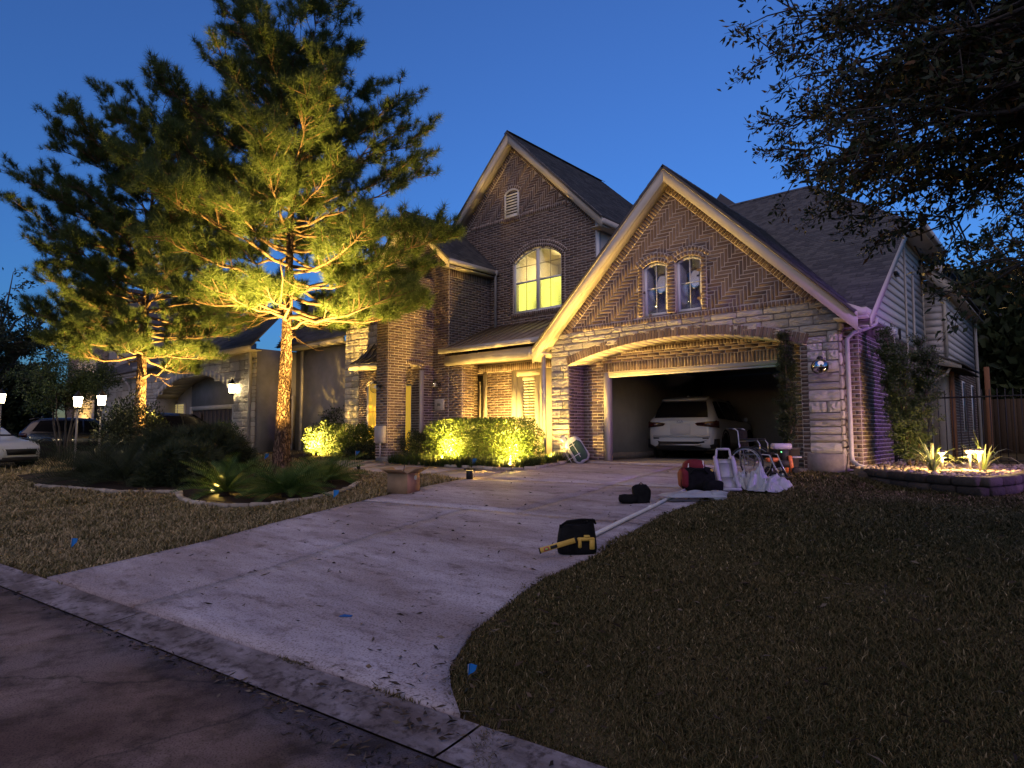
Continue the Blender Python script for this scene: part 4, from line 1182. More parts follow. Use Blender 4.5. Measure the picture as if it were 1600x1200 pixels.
mb = MB(); mb.prism([(-15.62, YB - .08, 6.3), (XB + .07, YB - .08, 6.3), (XB + .07, YW, 6.75), (-15.62, YW, 6.75)], (0, 0, .05)); mb.build('cap', M_shingle, eb)
mb = MB(); mb.bb(XB - .05, XB + .012, 12.80, 12.93, SB, 3.4); mb.build('corner_board', M_trim, eb)
SC = []
for k in range(9):
    y = 12.24 + .68 * (k + .5) / 9; SC.append((np.array([XB + .003, y, 3.56 + .1 - .6 * (y - 12.58) ** 2]), Y_, Z_, .064, .1))
soldiers(eb, SC, X_, dep=.015)
# side porch between wing and garage
po = part('porch')
brick_wall(po, (0, YW + .01, 0), X_, -Y_, [(XW + .0, SB), (-13.7, SB), (-13.7, 3.55), (XW, 3.55)], [], M_brick, M_mortar)
mb = MB(); mb.bb(XW + .002, -13.705, YW + .02, YW + .5, .5, 3.55); mb.build('pier_core', M_mortar, po)
brick_wall(po, (-13.7, 0, 0), Y_, X_, [(YW + .01, SB), (YW + .5, SB), (YW + .5, 3.5), (YW + .01, 3.5)], [], M_brick, M_mortar)
YP = 14.6
brick_wall(po, (0, YP, 0), X_, -Y_, [(-14.28, SB), (-10.1, SB), (-10.1, 3.36), (-14.28, 3.36)], [[(-12.82, SB - .1), (-11.5, SB - .1), (-11.5, 3.36), (-12.82, 3.36)]], M_brick, M_mortar)
SC = []; soldier_line(SC, (-14.28, YP - .002, 3.60), (-10.2, YP - .002, 3.60), (0, 0, -1), -Y_, length=.235); soldiers(po, SC, -Y_, dep=.014)
mb = MB(); mb.bb(-14.28, -10.1, YP + .01, YP + .2, 3.4, 4.4); mb.bb(-14.28, -12.84, YP + .01, YP + .2, .5, 3.4); mb.build('wall_core', M_smortar, po)
mb = MB(); mb.bb(-14.3, -10.5, 13.16, 13.38, 3.52, 3.80); mb.build('porch_beam', M_trim, po)
mb = MB(); mb.bb(-14.25, -10.5, 13.385, YP, 3.66, 3.70); mb.build('porch_ceiling', M_trim, po)
mb = MB(); mb.bb(-14.34, -10.45, 12.94, 13.04, 3.86, 4.0); mb.build('gutter', M_gutter, po)
pr_ = [(-14.28, 12.98, 3.99), (-10.4, 12.98, 3.99), (-10.15, YM, 4.93), (-14.28, YM, 4.93)]
mb = MB(); mb.prism(pr_, (0, 0, -.03)); mb.build('metal_sheet', M_metalroof, po)
for k in range(11):
    x = -14.2 + .38 * k
    MB().prism([(x - .012, 12.98, 4.025), (x + .012, 12.98, 4.025), (x + .012, YM, 4.965), (x - .012, YM, 4.965)], (0, 0, -.036)).build('standing_seam', M_metalroof, po)
# door jamb in the recess, shuttered window with shades
mb = MB(); mb.bb(-14.26, -14.02, YP - .03, YP + .01, SB, 3.3); mb.build('door_panel', M_dark, po)
mb = MB(); mb.bb(-14.02, -13.86, YP - .04, YP + .02, SB, 3.36); mb.build('door_jamb', M_trim, po)
mb = MB(); mb.bb(-14.2, -14.12, YP - .045, YP + .02, SB, 3.1); mb.build('door_jamb', M_trim, po)
w_ = part('window')
mb = MB(); mb.bb(-12.82, -12.62, YP - .03, YP + .08, SB, 3.36); mb.bb(-11.72, -11.5, YP - .03, YP + .08, SB, 3.36); mb.bb(-12.62, -11.72, YP - .028, YP + .08, 3.18, 3.36); mb.build('casing', M_trim, w_)
mb = MB(); mb.bb(-12.62, -12.40, YP - .012, YP + .06, SB, 3.18); mb.bb(-11.93, -11.72, YP - .012, YP + .06, SB, 3.18); mb.bb(-12.40, -11.93, YP - .01, YP + .06, 3.04, 3.18); mb.build('frame', M_trim, w_)
M_slat = pm('shutter_slat', (.55, .52, .45), rough=.5)
for k in range(24):
    MB().box((-12.165, YP + .035, .98 + k * .087), (.46, .06, .01), rotx(-.55)).build('shutter_slat', M_slat, w_)
mb = MB(); mb.bb(-12.4, -11.93, YP + .075, YP + .08, SB, 3.04); mb.build('blind_back', emit('blind_glow', (.55, .5, .2), .16), w_)
mb = MB(); mb.bb(-12.17, -12.155, YP - .006, YP + .004, SB, 3.04); mb.bb(-12.4, -11.93, YP - .005, YP + .003, 2.3, 2.32); mb.build('muntin', M_trim, w_)
mb = MB(); mb.bb(-11.5, -10.12, YP - .02, YP, SB, 3.36); mb.build('side_panel', M_trim, po)
pipe([(-10.33, 13.0, 3.55), (-10.33, 13.0, .95)], .055, parent=house)
# garage left flank
mb = MB(); mb.bb(-10.12, -9.8, YD, 15.2, .5, 3.6); mb.build('flank_core', M_smortar, gw)

# address plaque, globe lamps, meter
plaque = thing('address_plaque', 'pale stone address plaque on the brick by the entry', 'plaque', (-14.66, 13.30, 2.35))
MB().bbox((0, 0, 0), (.42, .05, .36), .012).build('plate', M_stone, plaque, local=True)
M_ink = pm('dark_ink', (.03, .03, .03), rough=.6)
def text_mesh(txt, size, name, mat, parent, loc, rot, ext=.004, local=True):
    cu = bpy.data.curves.new(name, 'FONT'); cu.body = txt; cu.size = size; cu.extrude = ext; cu.align_x = 'CENTER'; cu.align_y = 'CENTER'
    o = bpy.data.objects.new(name, cu); COL.objects.link(o)
    dg = bpy.context.evaluated_depsgraph_get(); me = bpy.data.meshes.new_from_object(o.evaluated_get(dg))
    COL.objects.unlink(o); bpy.data.objects.remove(o)
    me.materials.clear(); me.materials.append(mat)
    o = bpy.data.objects.new(name, me); COL.objects.link(o); o.parent = parent; o.location = loc; o.rotation_euler = rot
    WO[o.name] = WO[parent.name].copy()
    return o
mb = MB()
for k, x in enumerate((-.05, .0, .05)): mb.bbox((x, -.028, .0), (.028, .01, .085), .004)
mb.build('numerals', M_ink, plaque, local=True)

M_chrome = pm('mirror_glass', (.55, .55, .58), rough=.04, metal=1.0)
M_globe = glass_mat('globe_glass', (.85, .85, .85), .12, rough=.03)
def globe_lamp(loc, label, mirror=False, rz=0):
    t = thing('globe_wall_lamp', label, 'wall lamp', loc, rz, 'globe lamps on the house walls')
    MB().lathe([(.0, 0), (.06, 0), (.06, .03), (.0, .03)], n=14, M=rotx(math.pi / 2)).build('wall_plate', M_black, t, local=True)
    MB().tube([(0, -.02, 0), (0, -.09, .03), (0, -.16, .03), (0, -.17, .0)], .012, 6).build('arm', M_black, t, local=True)
    MB().ball((0, -.2, -.04), .16, 20, 12).build('globe', M_globe if not mirror else M_chrome, t, local=True, smooth=True)
    MB().lathe([(.05, -.02), (.06, .03), (.03, .06)], (0, -.2, .10), 12).build('cap', M_black, t, local=True)
    MB().lathe([(.02, 0), (.022, .08), (.012, .1)], (0, -.2, -.06), 8).build('candle', M_white, t, local=True)
    return t
globe_lamp((-3.56, YG - .03, 2.76), 'mirrored glass globe lamp on the limestone pillar right of the garage', True)
globe_lamp((-14.68, YW - .01, 2.97), 'clear glass globe lamp above the address plaque')
globe_lamp((-15.3, YB - .01, 2.84), 'clear glass globe lamp on the front of the entry pier')
t = thing('utility_box', 'pale grey utility box on the left side of the entry pier', 'utility box', (-15.2, YB - .08, 1.45))
MB().bbox((0, 0, 0), (.42, .13, .5), .015).build('box', M_gutter, t, local=True)
MB().bbox((0, -.075, 0), (.36, .015, .44), .006).build('lid', M_gutter, t, local=True)
MB().tube([(0, 0, -.25), (0, 0, -.65)], .025, 6).build('conduit', M_gutter, t, local=True)
# ------------------------------------------------------------------ vegetation
M_needle = pm('pine_needle', (0.05, 0.085, 0.022), (0.10, 0.14, 0.04), scale=1.5, rough=0.55, island=0.6, trans=0.5, spec=0.3)
M_bark = pm('pine_bark', (0.13, 0.085, 0.058), (0.25, 0.165, 0.115), scale=9, rough=0.95, bump=.8, bscale=30, bdist=.02, spec=0.1)
def bark_cracks(m, scale=7.0, st=(1, 1, .33)):
    nt = m.node_tree; N, L = nt.nodes, nt.links; b = N['Principled BSDF']; src = b.inputs['Base Color'].links[0].from_socket
    tc = N.new('ShaderNodeTexCoord'); mp = N.new('ShaderNodeMapping'); mp.inputs['Scale'].default_value = st; L.new(tc.outputs['Object'], mp.inputs['Vector'])
    nz = N.new('ShaderNodeTexNoise'); nz.inputs['Scale'].default_value = 9; nz.inputs['Detail'].default_value = 5; L.new(mp.outputs[0], nz.inputs['Vector'])
    ad = N.new('ShaderNodeMix'); ad.data_type = 'RGBA'; ad.blend_type = 'ADD'; ad.inputs[0].default_value = .22; L.new(mp.outputs[0], ad.inputs[6]); L.new(nz.outputs['Color'], ad.inputs[7])
    vo = N.new('ShaderNodeTexVoronoi'); vo.feature = 'DISTANCE_TO_EDGE'; vo.inputs['Scale'].default_value = scale; L.new(ad.outputs[2], vo.inputs['Vector'])
    mr = N.new('ShaderNodeMapRange'); mr.inputs[1].default_value = .01; mr.inputs[2].default_value = .2; mr.inputs[3].default_value = .28; mr.inputs[4].default_value = 1; L.new(vo.outputs['Distance'], mr.inputs[0])
    mx = N.new('ShaderNodeMix'); mx.data_type = 'RGBA'; mx.blend_type = 'MULTIPLY'; mx.inputs[0].default_value = 1.0
    L.new(src, mx.inputs[6]); L.new(mr.outputs[0], mx.inputs[7]); L.new(mx.outputs[2], b.inputs['Base Color'])
    bp = N.new('ShaderNodeBump'); bp.inputs['Strength'].default_value = 1.0; bp.inputs['Distance'].default_value = .06; L.new(mr.outputs[0], bp.inputs['Height'])
    old = b.inputs['Normal'].links[0].from_socket; L.new(old, bp.inputs['Normal']); L.new(bp.outputs['Normal'], b.inputs['Normal'])
bark_cracks(M_bark, 15.0, (1, 1, .4))
M_twig = pm('twig_bark', (0.06, 0.04, 0.025), (0.14, 0.092, 0.055), scale=9, rough=0.9, bump=.5, bscale=30)
M_oakleaf = pm('oak_leaf', (0.022, 0.036, 0.013), (0.05, 0.06, 0.02), scale=1, rough=0.5, island=0.8, trans=0.12, c3=(0.11, 0.055, 0.02))
M_oakbark = pm('oak_bark', (0.05, 0.042, 0.035), (0.11, 0.095, 0.08), scale=9, rough=0.95, bump=1.0, bscale=20, bdist=.03, stretch=(1, 1, .4))
M_hedge = pm('hedge_leaf', (0.055, 0.095, 0.016), (0.10, 0.14, 0.03), scale=2, rough=0.5, island=0.7, trans=0.25)
M_shrub = pm('shrub_leaf', (0.04, 0.07, 0.02), (0.09, 0.12, 0.045), scale=2, rough=0.55, island=0.7, trans=0.2)
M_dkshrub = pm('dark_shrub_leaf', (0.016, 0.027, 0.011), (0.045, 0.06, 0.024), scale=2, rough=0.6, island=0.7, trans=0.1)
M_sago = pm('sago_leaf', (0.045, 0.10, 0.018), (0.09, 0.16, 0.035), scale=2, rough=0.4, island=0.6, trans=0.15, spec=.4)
M_lirio = pm('border_grass_leaf', (0.022, 0.04, 0.010), (0.06, 0.085, 0.022), scale=2, rough=0.5, island=0.7, trans=0.15)
M_varieg = pm('striped_leaf', (0.14, 0.2, 0.06), (0.42, 0.42, 0.22), scale=2, rough=0.5, island=0.8, trans=0.2)
M_pot = pm('planter_pot', (0.03, 0.028, 0.026), (0.05, 0.045, 0.04), rough=0.6)

def unit(a):
    return a / (np.linalg.norm(a, axis=-1, keepdims=True) + 1e-9)
def rnd_unit(n):
    return unit(NR.normal(size=(n, 3)))
def needle_tris(P, D, n, length, width, spread, back=0.22):
    """tufts at P pointing along D: n needles each"""
    N = len(P); P = np.repeat(P, n, 0); D = np.repeat(D, n, 0)
    r = rnd_unit(N * n); d = unit(D * NR.uniform(.15, 1.2, (N * n, 1)) + r * spread)
    b = P - D * NR.uniform(0, back, (N * n, 1))
    L = length * NR.uniform(.65, 1.15, (N * n, 1))
    s = unit(np.cross(d, rnd_unit(N * n))) * (width / 2)
    tip = b + d * L + np.array([0, 0, -1.]) * (L * .08)
    V = np.stack((b - s, b + s, tip), 1).reshape(-1, 3)
    return V, np.arange(len(V)).reshape(-1, 3)
def leaf_quads(P, D, L, W, fold=.25, jl=.3):
    n = len(P); L = L * NR.uniform(1 - jl, 1 + jl, (n, 1)); W = W * NR.uniform(1 - jl, 1 + jl, (n, 1))
    s = unit(np.cross(D, rnd_unit(n))); nn = np.cross(D, s)
    V = np.stack((P, P + D * L * .45 + s * W / 2 + nn * W * fold, P + D * L, P + D * L * .45 - s * W / 2 + nn * W * fold), 1).reshape(-1, 3)
    return V, np.arange(len(V)).reshape(-1, 4)
def curve_pts(a, b, sag, n=6, wob=.0, rr=R):
    a, b = np.array(a, float), np.array(b, float); out = []
    for i in range(n + 1):
        t = i / n; p = a + (b - a) * t; p = p + np.array([0, 0, sag]) * 4 * t * (1 - t)
        if 0 < i < n and wob: p = p + np.array([rr.uniform(-wob, wob) for _ in range(3)])
        out.append(p)
    return out
def bark_trunk(base, top, r0, r1, mat, parent, name='trunk', nz=150, ns=44, amp=.10, lean=(0, 0), flare=1.35, seed=1, pw=.9):
    rr = np.random.default_rng(seed); V = []
    base, top = np.array(base, float), np.array(top, float)
    ph = rr.uniform(0, 6, 12)
    pl = rr.uniform(-1.1, 1, (nz // 5 + 3, ns // 2)); plates = np.zeros((nz + 1, ns))
    for i in range(nz + 1):
        for k in range(ns): plates[i, k] = pl[(i + (k // 2) * 3 % 5) // 5, k // 2] * (1 if k % 2 else .6) + rr.uniform(-.25, .25) - (1.2 if (i + (k // 2) * 3 % 5) % 5 == 0 else 0)
    for i in range(nz + 1):
        t = i / nz; c = base + (top - base) * t + np.array([lean[0], lean[1], 0]) * math.sin(math.pi * t)
        c = c + np.array([.05 * math.sin(5 * t + ph[0]), .05 * math.sin(4 * t + ph[1]), 0]) * t
        r = r0 + (r1 - r0) * t ** pw
        if t < .06: r *= 1 + (flare - 1) * (1 - t / .06) ** 2
        for k in range(ns):
            a = 2 * math.pi * k / ns
            f = 1 + amp * (.5 * plates[i, k] + .5 * plates[max(i - 1, 0), k]) + .03 * math.sin(3 * a + ph[2] + 2 * t)
            V.append(c + r * f * np.array([math.cos(a), math.sin(a), 0]))
    F = [(i * ns + k, i * ns + (k + 1) % ns, (i + 1) * ns + (k + 1) % ns, (i + 1) * ns + k) for i in range(nz) for k in range(ns)]
    return mesh_np(name, np.array(V), np.array(F), mat, parent)
def pine(base, H, prof, z_first, label, seed, r0=.24, lean=(0, 0), dens=1.0, group=None, bare=()):
    """prof: [(z_rel, radius)]; limbs spread with height, each with side shoots carrying needle tufts"""
    rr = random.Random(seed); base = np.array(base, float)
    t = thing('pine_tree', label, 'tree', tuple(base), 0, group)
    bark_trunk(base - [0, 0, .05], base + [lean[0], lean[1], H * .96], r0, .02, M_bark, t, seed=seed, pw=.62)
    axis = lambda z: base + np.array([lean[0] * z / H, lean[1] * z / H, z])
    def rad(z):
        for (a, ra), (b, rb) in zip(prof[:-1], prof[1:]):
            if a <= z <= b: return ra + (rb - ra) * (z - a) / (b - a)
        return prof[-1][1]
    limbs = MB(); TP = []; TD = []
    z = z_first; k = 0
    while z < H - .25:
        nb = rr.choice((2, 3, 3))
        for q in range(nb):
            az = 2.4 * k + rr.uniform(-.4, .4); k += 1
            L = max(.35, rad(z) * rr.uniform(.62, 1.08)); f = (z - z_first) / (H - z_first)
            rise = L * (-.02 + .8 * f + rr.uniform(-.1, .15)) * (1 if f < .8 else 1.3)
            a = axis(z); d = np.array([math.cos(az), math.sin(az), 0]); b = a + d * L + np.array([0, 0, rise])
            sag = -L * .09 * (1 - f) + rr.uniform(-.05, .08) * L
            cp = curve_pts(a, b, sag, 7, .05 * L * .5, rr); r_b = max(.010, .05 * (1 - f) * min(1, L / 3.2) + .010)
            limbs.tube(cp, [r_b * (1 - .82 * i / 7) for i in range(8)], 6)
            ns = max(5, int(L * 9.5 * dens))
            for s in range(ns):
                u = rr.uniform(.34, 1.0) if f < .28 else rr.uniform(.12, 1.0)
                i0 = min(6, int(u * 7)); p = cp[i0] + (cp[i0 + 1] - cp[i0]) * (u * 7 - i0)
                sd = unit(np.array([math.cos(az + rr.choice((-1, 1)) * rr.uniform(.3, 1.3)), math.sin(az + rr.choice((-1, 1)) * rr.uniform(.2, 1.2)), rr.uniform(-.15, .75)]))
                sl = rr.uniform(.25, .75) * (1.1 - .3 * u) * min(1.2, .5 + L * .25)
                e = p + sd * sl; e[2] += sl * .25
                limbs.tube([p, (p + e) / 2 - [0, 0, sl * .04], e], [.012, .009, .006], 4, cap=False)
                for w in range(max(2, int(sl / .2))):
                    v = .5 + .5 * (w + 1) / max(2, int(sl / .2)); tp = p + (e - p) * v
                    for c_ in range(2 if rr.random() < .6 else 3):
                        TP.append(tp + np.array([rr.uniform(-.1, .1), rr.uniform(-.1, .1), rr.uniform(-.03, .14)])); TD.append(unit(sd * .6 + np.array([rr.uniform(-.3, .3), rr.uniform(-.3, .3), .85])))
            TP.append(b); TD.append(unit(d * .6 + np.array([0, 0, .8])))
        z += rr.uniform(.15, .27)
    for zb, azb, Lb in bare:                                            # bare, needle-less lower limbs
        a = axis(zb); d = np.array([math.cos(azb), math.sin(azb), 0]); cp = curve_pts(a, a + d * Lb + [0, 0, Lb * .35], -.1 * Lb, 6, .08, rr)
        limbs.tube(cp, [.045 * (1 - .12 * i) for i in range(7)], 6)
        for s in range(6):
            p = cp[2 + s % 4]; e = p + unit(d + np.array([rr.uniform(-1, 1), rr.uniform(-1, 1), rr.uniform(-.6, .4)])) * rr.uniform(.3, .9)
            limbs.tube(curve_pts(p, e, -.08, 4, .03, rr), [.012, .01, .008, .006, .003], 4, cap=False)
    for s in range(26):
        zz = H - .9 * rr.random(); TP.append(axis(zz) + np.array([rr.uniform(-.25, .25), rr.uniform(-.25, .25), 0])); TD.append(np.array([rr.uniform(-.3, .3), rr.uniform(-.3, .3), 1.]))
    limbs.build('limbs', M_twig, t, smooth=True, kind='stuff')
    V, F = needle_tris(np.array(TP), unit(np.array(TD)), 46, .23, .0105, .85, back=.12)
    print('pine tufts', len(TP))
    mesh_np('crown', V, F, M_needle, t, kind='stuff'); print('pine tris', len(F))
    return t
p1 = pine(gp(-15.0, 8.3, -.02), 10.7, [(3.6, 2.6), (4.5, 3.9), (5.8, 3.9), (7.0, 3.3), (8.3, 2.7), (9.3, 2.3), (10.0, 1.9), (10.7, 1.1)], 4.0,
     'tall pine nearest the driveway with a lit trunk among the sago palms', 11, .245, lean=(.2, .1), dens=1.1,
     bare=[(3.55, 2.5, 2.0), (3.9, 5.7, 2.6), (4.0, 3.3, 2.4), (3.7, .3, 1.6), (4.1, 4.6, 2.2)])
p2 = pine(gp(-24.2, 8.1, -.02), 12.3, [(3.2, 2.4), (4.8, 3.7), (6.5, 4.0), (8.2, 3.7), (9.8, 3.0), (11.1, 2.0), (12.3, .9)], 3.8,
     'second pine further left rising out of the dark shrubs', 23, .26, lean=(-.6, .3), dens=1.0,
     bare=[(2.9, 2.9, 1.4), (3.0, .2, 1.7), (3.6, 3.4, 2.2), (3.9, .8, 1.3)])

# ---- live oak at the right: trunk stands outside the frame, boughs reach in
def leaf_cloud(name, tips, dirs, n, L, W, mat, parent, sp=.16):
    tips = np.repeat(np.array(tips), n, 0); dirs = np.repeat(np.array(dirs), n, 0)
    P = tips - dirs * NR.uniform(0, sp * 1.5, (len(tips), 1)) + NR.normal(0, sp * .25, (len(tips), 3))
    D = unit(dirs * .7 + rnd_unit(len(tips)) * .9)
    V, F = leaf_quads(P, D, L, W)
    return mesh_np(name, V, F, mat, parent, kind='stuff')
oak = thing('oak_tree', 'dark live oak whose boughs hang over the right lawn', 'tree', tuple(gp(2.2, 5.6)))
OB = gp(2.2, 5.6)
bark_trunk(OB - [0, 0, .05], OB + np.array([-.15, 0, 3.0]), .26, .19, M_oakbark, oak, nz=40, amp=.05, seed=3)
ob = MB(); tips = []; dirs = []
rr = random.Random(41)
crotch = OB + np.array([-.15, 0, 2.9])
ends = [(1215, 40, 5.6), (1190, 90, 6.0), (1260, 130, 5.4), (1215, 212, 6.6), (1250, 275, 6.6), (1300, 320, 6.2), (1235, 240, 6.9), (1345, 345, 6.4), (1400, 385, 6.0), (1440, 350, 5.6),
        (1510, 465, 5.2), (1330, 200, 5.2), (1390, 120, 5.0), (1330, 50, 5.2), (1440, 220, 5.0), (1500, 120, 4.8), (1480, 300, 5.6), (1560, 260, 5.0), (1592, 450, 5.8), (1585, 60, 4.8), (1420, 20, 5.4), (1290, 250, 5.8), (1360, 280, 6.2), (1500, 215, 6.4), (1410, 165, 6.6), (1350, 130, 6.4), (1570, 160, 6.6)]
rr2 = random.Random(8)
for k in range(20):
    px = rr2.uniform(1270, 1620); py = rr2.uniform(-30, 250 + (px - 1270) * .35)
    ends.append((px, py, rr2.uniform(4.8, 7.2)))
mains = []
for (px, py, zc) in [(a + 24, b - 14, c) for a, b, c in ends]: mains.append(ray_pt(px, py, zc))
for k in range(46):                                                   # the rest of the crown, above and beside the frame
    a = rr.uniform(0, 2 * math.pi); q = rr.uniform(.8, 4.6)
    e = OB + np.array([math.cos(a) * q, math.sin(a) * q, rr.uniform(2.6, 7.5)])
    rel = e - np.array([0, 0, CAMZ]); dp_ = rel @ np.array(CV)
    if dp_ > .5:
        px = 800 + 1000 * (rel @ np.array(CR)) / dp_; py = 600 - 1000 * (rel @ np.array(CU)) / dp_
        if px < 1640 and py > -60: continue
    if e[0] < -1.2 and e[1] < 3.5: continue
    mains.append(e)
for e in mains:
    hub = crotch + (e - crotch) * .35 + np.array([rr.uniform(-.3, .3), rr.uniform(-.3, .3), .5])
    cp = [crotch, hub] + curve_pts(hub, e, .12, 6, .09, rr)[1:]
    ob.tube(cp, [.07, .045] + [.032 * (1 - .13 * i) for i in range(1, 7)], 6)
    for i in range(2, 8):
        for s in range(3 if i < 5 else 5):
            p = cp[i] + np.array([rr.uniform(-.1, .1) for _ in range(3)]); d = unit(np.array([rr.uniform(-1, 1), rr.uniform(-1, 1), rr.uniform(-.6, .7)]) + unit(cp[i] - cp[i - 1]) * .8)
            l = rr.uniform(.25, .6); q = p + d * l
            ob.tube([p, (p + q) / 2 + [0, 0, .03], q], [.009, .006, .003], 4, cap=False)
            for w in range(4):
                tw = p + (q - p) * rr.uniform(.3, 1); td = unit(d + np.array([rr.uniform(-.9, .9), rr.uniform(-.9, .9), rr.uniform(-.7, .5)]))
                te = tw + td * rr.uniform(.10, .22); tips.append(te); dirs.append(td)
                ob.tube([tw, te], [.003, .0015], 3, cap=False)
ob.build('boughs', M_oakbark, oak, kind='stuff', smooth=True)
leaf_cloud('crown', tips, dirs, 8, .070, .026, M_oakleaf, oak, sp=.13)

# ---- hedge and shrubs: leaves through the outer volume of a body
def shrub_leaves(c, size, n, L, W, mat, parent, name='foliage', box=.0, up=.5, core=None, lump=.12, seed=0):
    """leaves near the surface of a superellipsoid body, lumpy outline"""
    g = np.random.default_rng(seed + 1)
    d = unit(g.normal(size=(n, 3)))
    if box:                                                            # pull to a boxy shape
        m = np.abs(d).max(1, keepdims=True); d2 = d / m; d = d * (1 - box) + d2 * box
    ph = g.uniform(0, 6, 6); u = unit(d)
    f = 1 + lump * (np.sin(7 * u[:, :1] + ph[0]) * np.sin(6 * u[:, 1:2] + ph[1]) + .7 * np.sin(11 * u[:, 2:3] + ph[2] + 5 * u[:, :1]))
    rad_ = g.uniform(.0, 1, (n, 1)) ** .28
    P = np.array(c) + d * f * rad_ * np.array(size) / 2
    D = unit(u * .8 + g.normal(size=(n, 3)) * .6 + np.array([0, 0, up]))
    V, F = leaf_quads(P, D, L, W)
    o = mesh_np(name, V, F, mat, parent, kind='stuff')
    return o
def shrub(loc, size, n, L, W, mat, label, name='shrub', box=0., up=.5, group=None, stems=5, lump=.12, seed=0, cat='shrub', zoff=0.0):
    t = thing(name, label, cat, loc, 0, group); loc = np.array(loc, float)
    mb = MB(); rr = random.Random(seed)
    for k in range(stems):
        a = rr.uniform(0, 6.3); q = rr.uniform(.1, .3)
        mb.tube(curve_pts(loc + [rr.uniform(-.15, .15) * size[0], 0, -.02], loc + [math.cos(a) * q * size[0], math.sin(a) * q * size[1], size[2] * rr.uniform(.6, .9)], .05, 4, .03, rr), [.018, .014, .011, .008, .004], 5)
    mb.build('stems', M_twig, t, kind='stuff')
    shrub_leaves(loc + np.array([0, 0, size[2] * .5 + zoff]), size, n, L, W, mat, t, box=box, up=up, lump=lump, seed=seed)
    return t
shrub(gp(-11.85, 12.25), (3.75, 1.05, 1.18), 30000, .058, .026, M_hedge, 'long clipped hedge lit yellow by two ground lights before the porch', 'hedge', box=.75, lump=.05, seed=3, cat='hedge', stems=14)
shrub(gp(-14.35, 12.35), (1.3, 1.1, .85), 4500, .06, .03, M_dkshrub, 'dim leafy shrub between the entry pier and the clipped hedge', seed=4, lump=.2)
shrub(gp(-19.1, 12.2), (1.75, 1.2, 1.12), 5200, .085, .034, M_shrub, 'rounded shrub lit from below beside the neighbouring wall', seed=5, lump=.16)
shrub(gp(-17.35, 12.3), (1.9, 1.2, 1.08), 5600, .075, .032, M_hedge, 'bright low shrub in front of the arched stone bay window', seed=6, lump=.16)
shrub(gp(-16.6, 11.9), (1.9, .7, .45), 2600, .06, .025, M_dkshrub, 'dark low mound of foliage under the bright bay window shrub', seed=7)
shrub(gp(-21.6, 14.4), (2.6, 1.4, 1.7), 4500, .09, .04, M_dkshrub, 'dark loose shrub against the grey neighbouring wall', seed=8, lump=.25)
# tall shrub at the flank, arborvitae in the garage opening
def tall_shrub(loc, H, r, n, L, W, mat, label, name, seed, taper=.5, lean=0.0, stems=7, pot=False, spread=.5):
    t = thing(name, label, 'shrub', loc); loc = np.array(loc, float); rr = random.Random(seed); mb = MB(); TP = []; TD = []
    z0 = .38 if pot else 0
    for k in range(stems):
        a = rr.uniform(0, 6.3); e = loc + np.array([math.cos(a) * r * spread + lean, math.sin(a) * r * spread, H * rr.uniform(.75, 1.0)])
        cp = curve_pts(loc + [math.cos(a) * .06, math.sin(a) * .06, z0], e, 0, 8, .04, rr)
        mb.tube(cp, [.022 * (1 - .1 * i) for i in range(9)], 5)
        for i in range(1, 9):
            for s in range(12):
                f = i / 8; d = unit(np.array([rr.uniform(-1, 1), rr.uniform(-1, 1), rr.uniform(.2, 1.2)])); rl = r * (1 - taper * f) * rr.uniform(.3, .95) * (1 if f > .2 else .7)
                q = cp[i] + d * rl; 
                if rr.random() < .25: mb.tube([cp[i], q], [.006, .002], 3, cap=False)
                for w in range(3): TP.append(cp[i] + (q - cp[i]) * rr.uniform(.4, 1)); TD.append(d)
    mb.build('stems', M_twig, t, kind='stuff')
    leaf_cloud('foliage', TP, TD, n, L, W, mat, t, sp=.09)
    if pot:
        MB().lathe([(.13, 0), (.17, .05), (.2, .36), (.22, .38), (.22, .42), (.19, .42), (.18, .38)], tuple(loc), 16).build('pot', M_pot, t)
    return t
tall_shrub((-2.26, 13.6, .82), 2.5, .52, 12, .06, .02, M_shrub, 'tall dark upright shrub against the purple lit side wall', 'tall_shrub', 12, taper=.3, stems=10, spread=.65)
tall_shrub((-4.22, 12.95, .78), 2.75, .34, 9, .05, .014, M_dkshrub, 'slim dark conifer standing in the right end of the garage arch', 'potted_conifer', 13, taper=.45, pot=True, spread=.25)

# ---- arching strap leaves (border grass, striped plants)
def strap_tufts(C, n, L, W, mat, parent, name='leaves', seg=4, arch=.9, seed=0, local=False):
    g = np.random.default_rng(seed); N = len(C) * n; P0 = np.repeat(np.array(C, float), n, 0)
    az = g.uniform(0, 2 * np.pi, N); l = L * g.uniform(.55, 1.15, N); out = np.stack((np.cos(az), np.sin(az), np.zeros(N)), 1); side = np.stack((-np.sin(az), np.cos(az), np.zeros(N)), 1)
    lean = g.uniform(.25, 1.0, N) * arch
    V = np.empty((N, (seg + 1) * 2, 3))
    P0 = P0 + out * g.uniform(0, .04, (N, 1))
    for k in range(seg + 1):
        t = k / seg; x = l * lean * t ** 1.3 * .85; z = l * (t * (1.15 - .3 * lean) - lean * .75 * t ** 2.4)
        p = P0 + out * x[:, None] + np.array([0, 0, 1.]) * z[:, None]; w = W / 2 * (1 - t ** 2.5 * .95)
        V[:, k * 2] = p - side * w; V[:, k * 2 + 1] = p + side * w
    F = np.array([(k * 2, k * 2 + 1, k * 2 + 3, k * 2 + 2) for k in range(seg)])
    F = (F[None] + (np.arange(N) * (seg + 1) * 2)[:, None, None]).reshape(-1, 4)
    return mesh_np(name, V.reshape(-1, 3), F, mat, parent, kind='stuff', local=local)
C = []
rr = random.Random(5)
for k in range(150):
    s = rr.random(); x = -14.5 + 4.9 * s; C.append(gp(x, 11.45 + rr.uniform(-.2, .35) - .25 * math.sin(math.pi * s), .02))
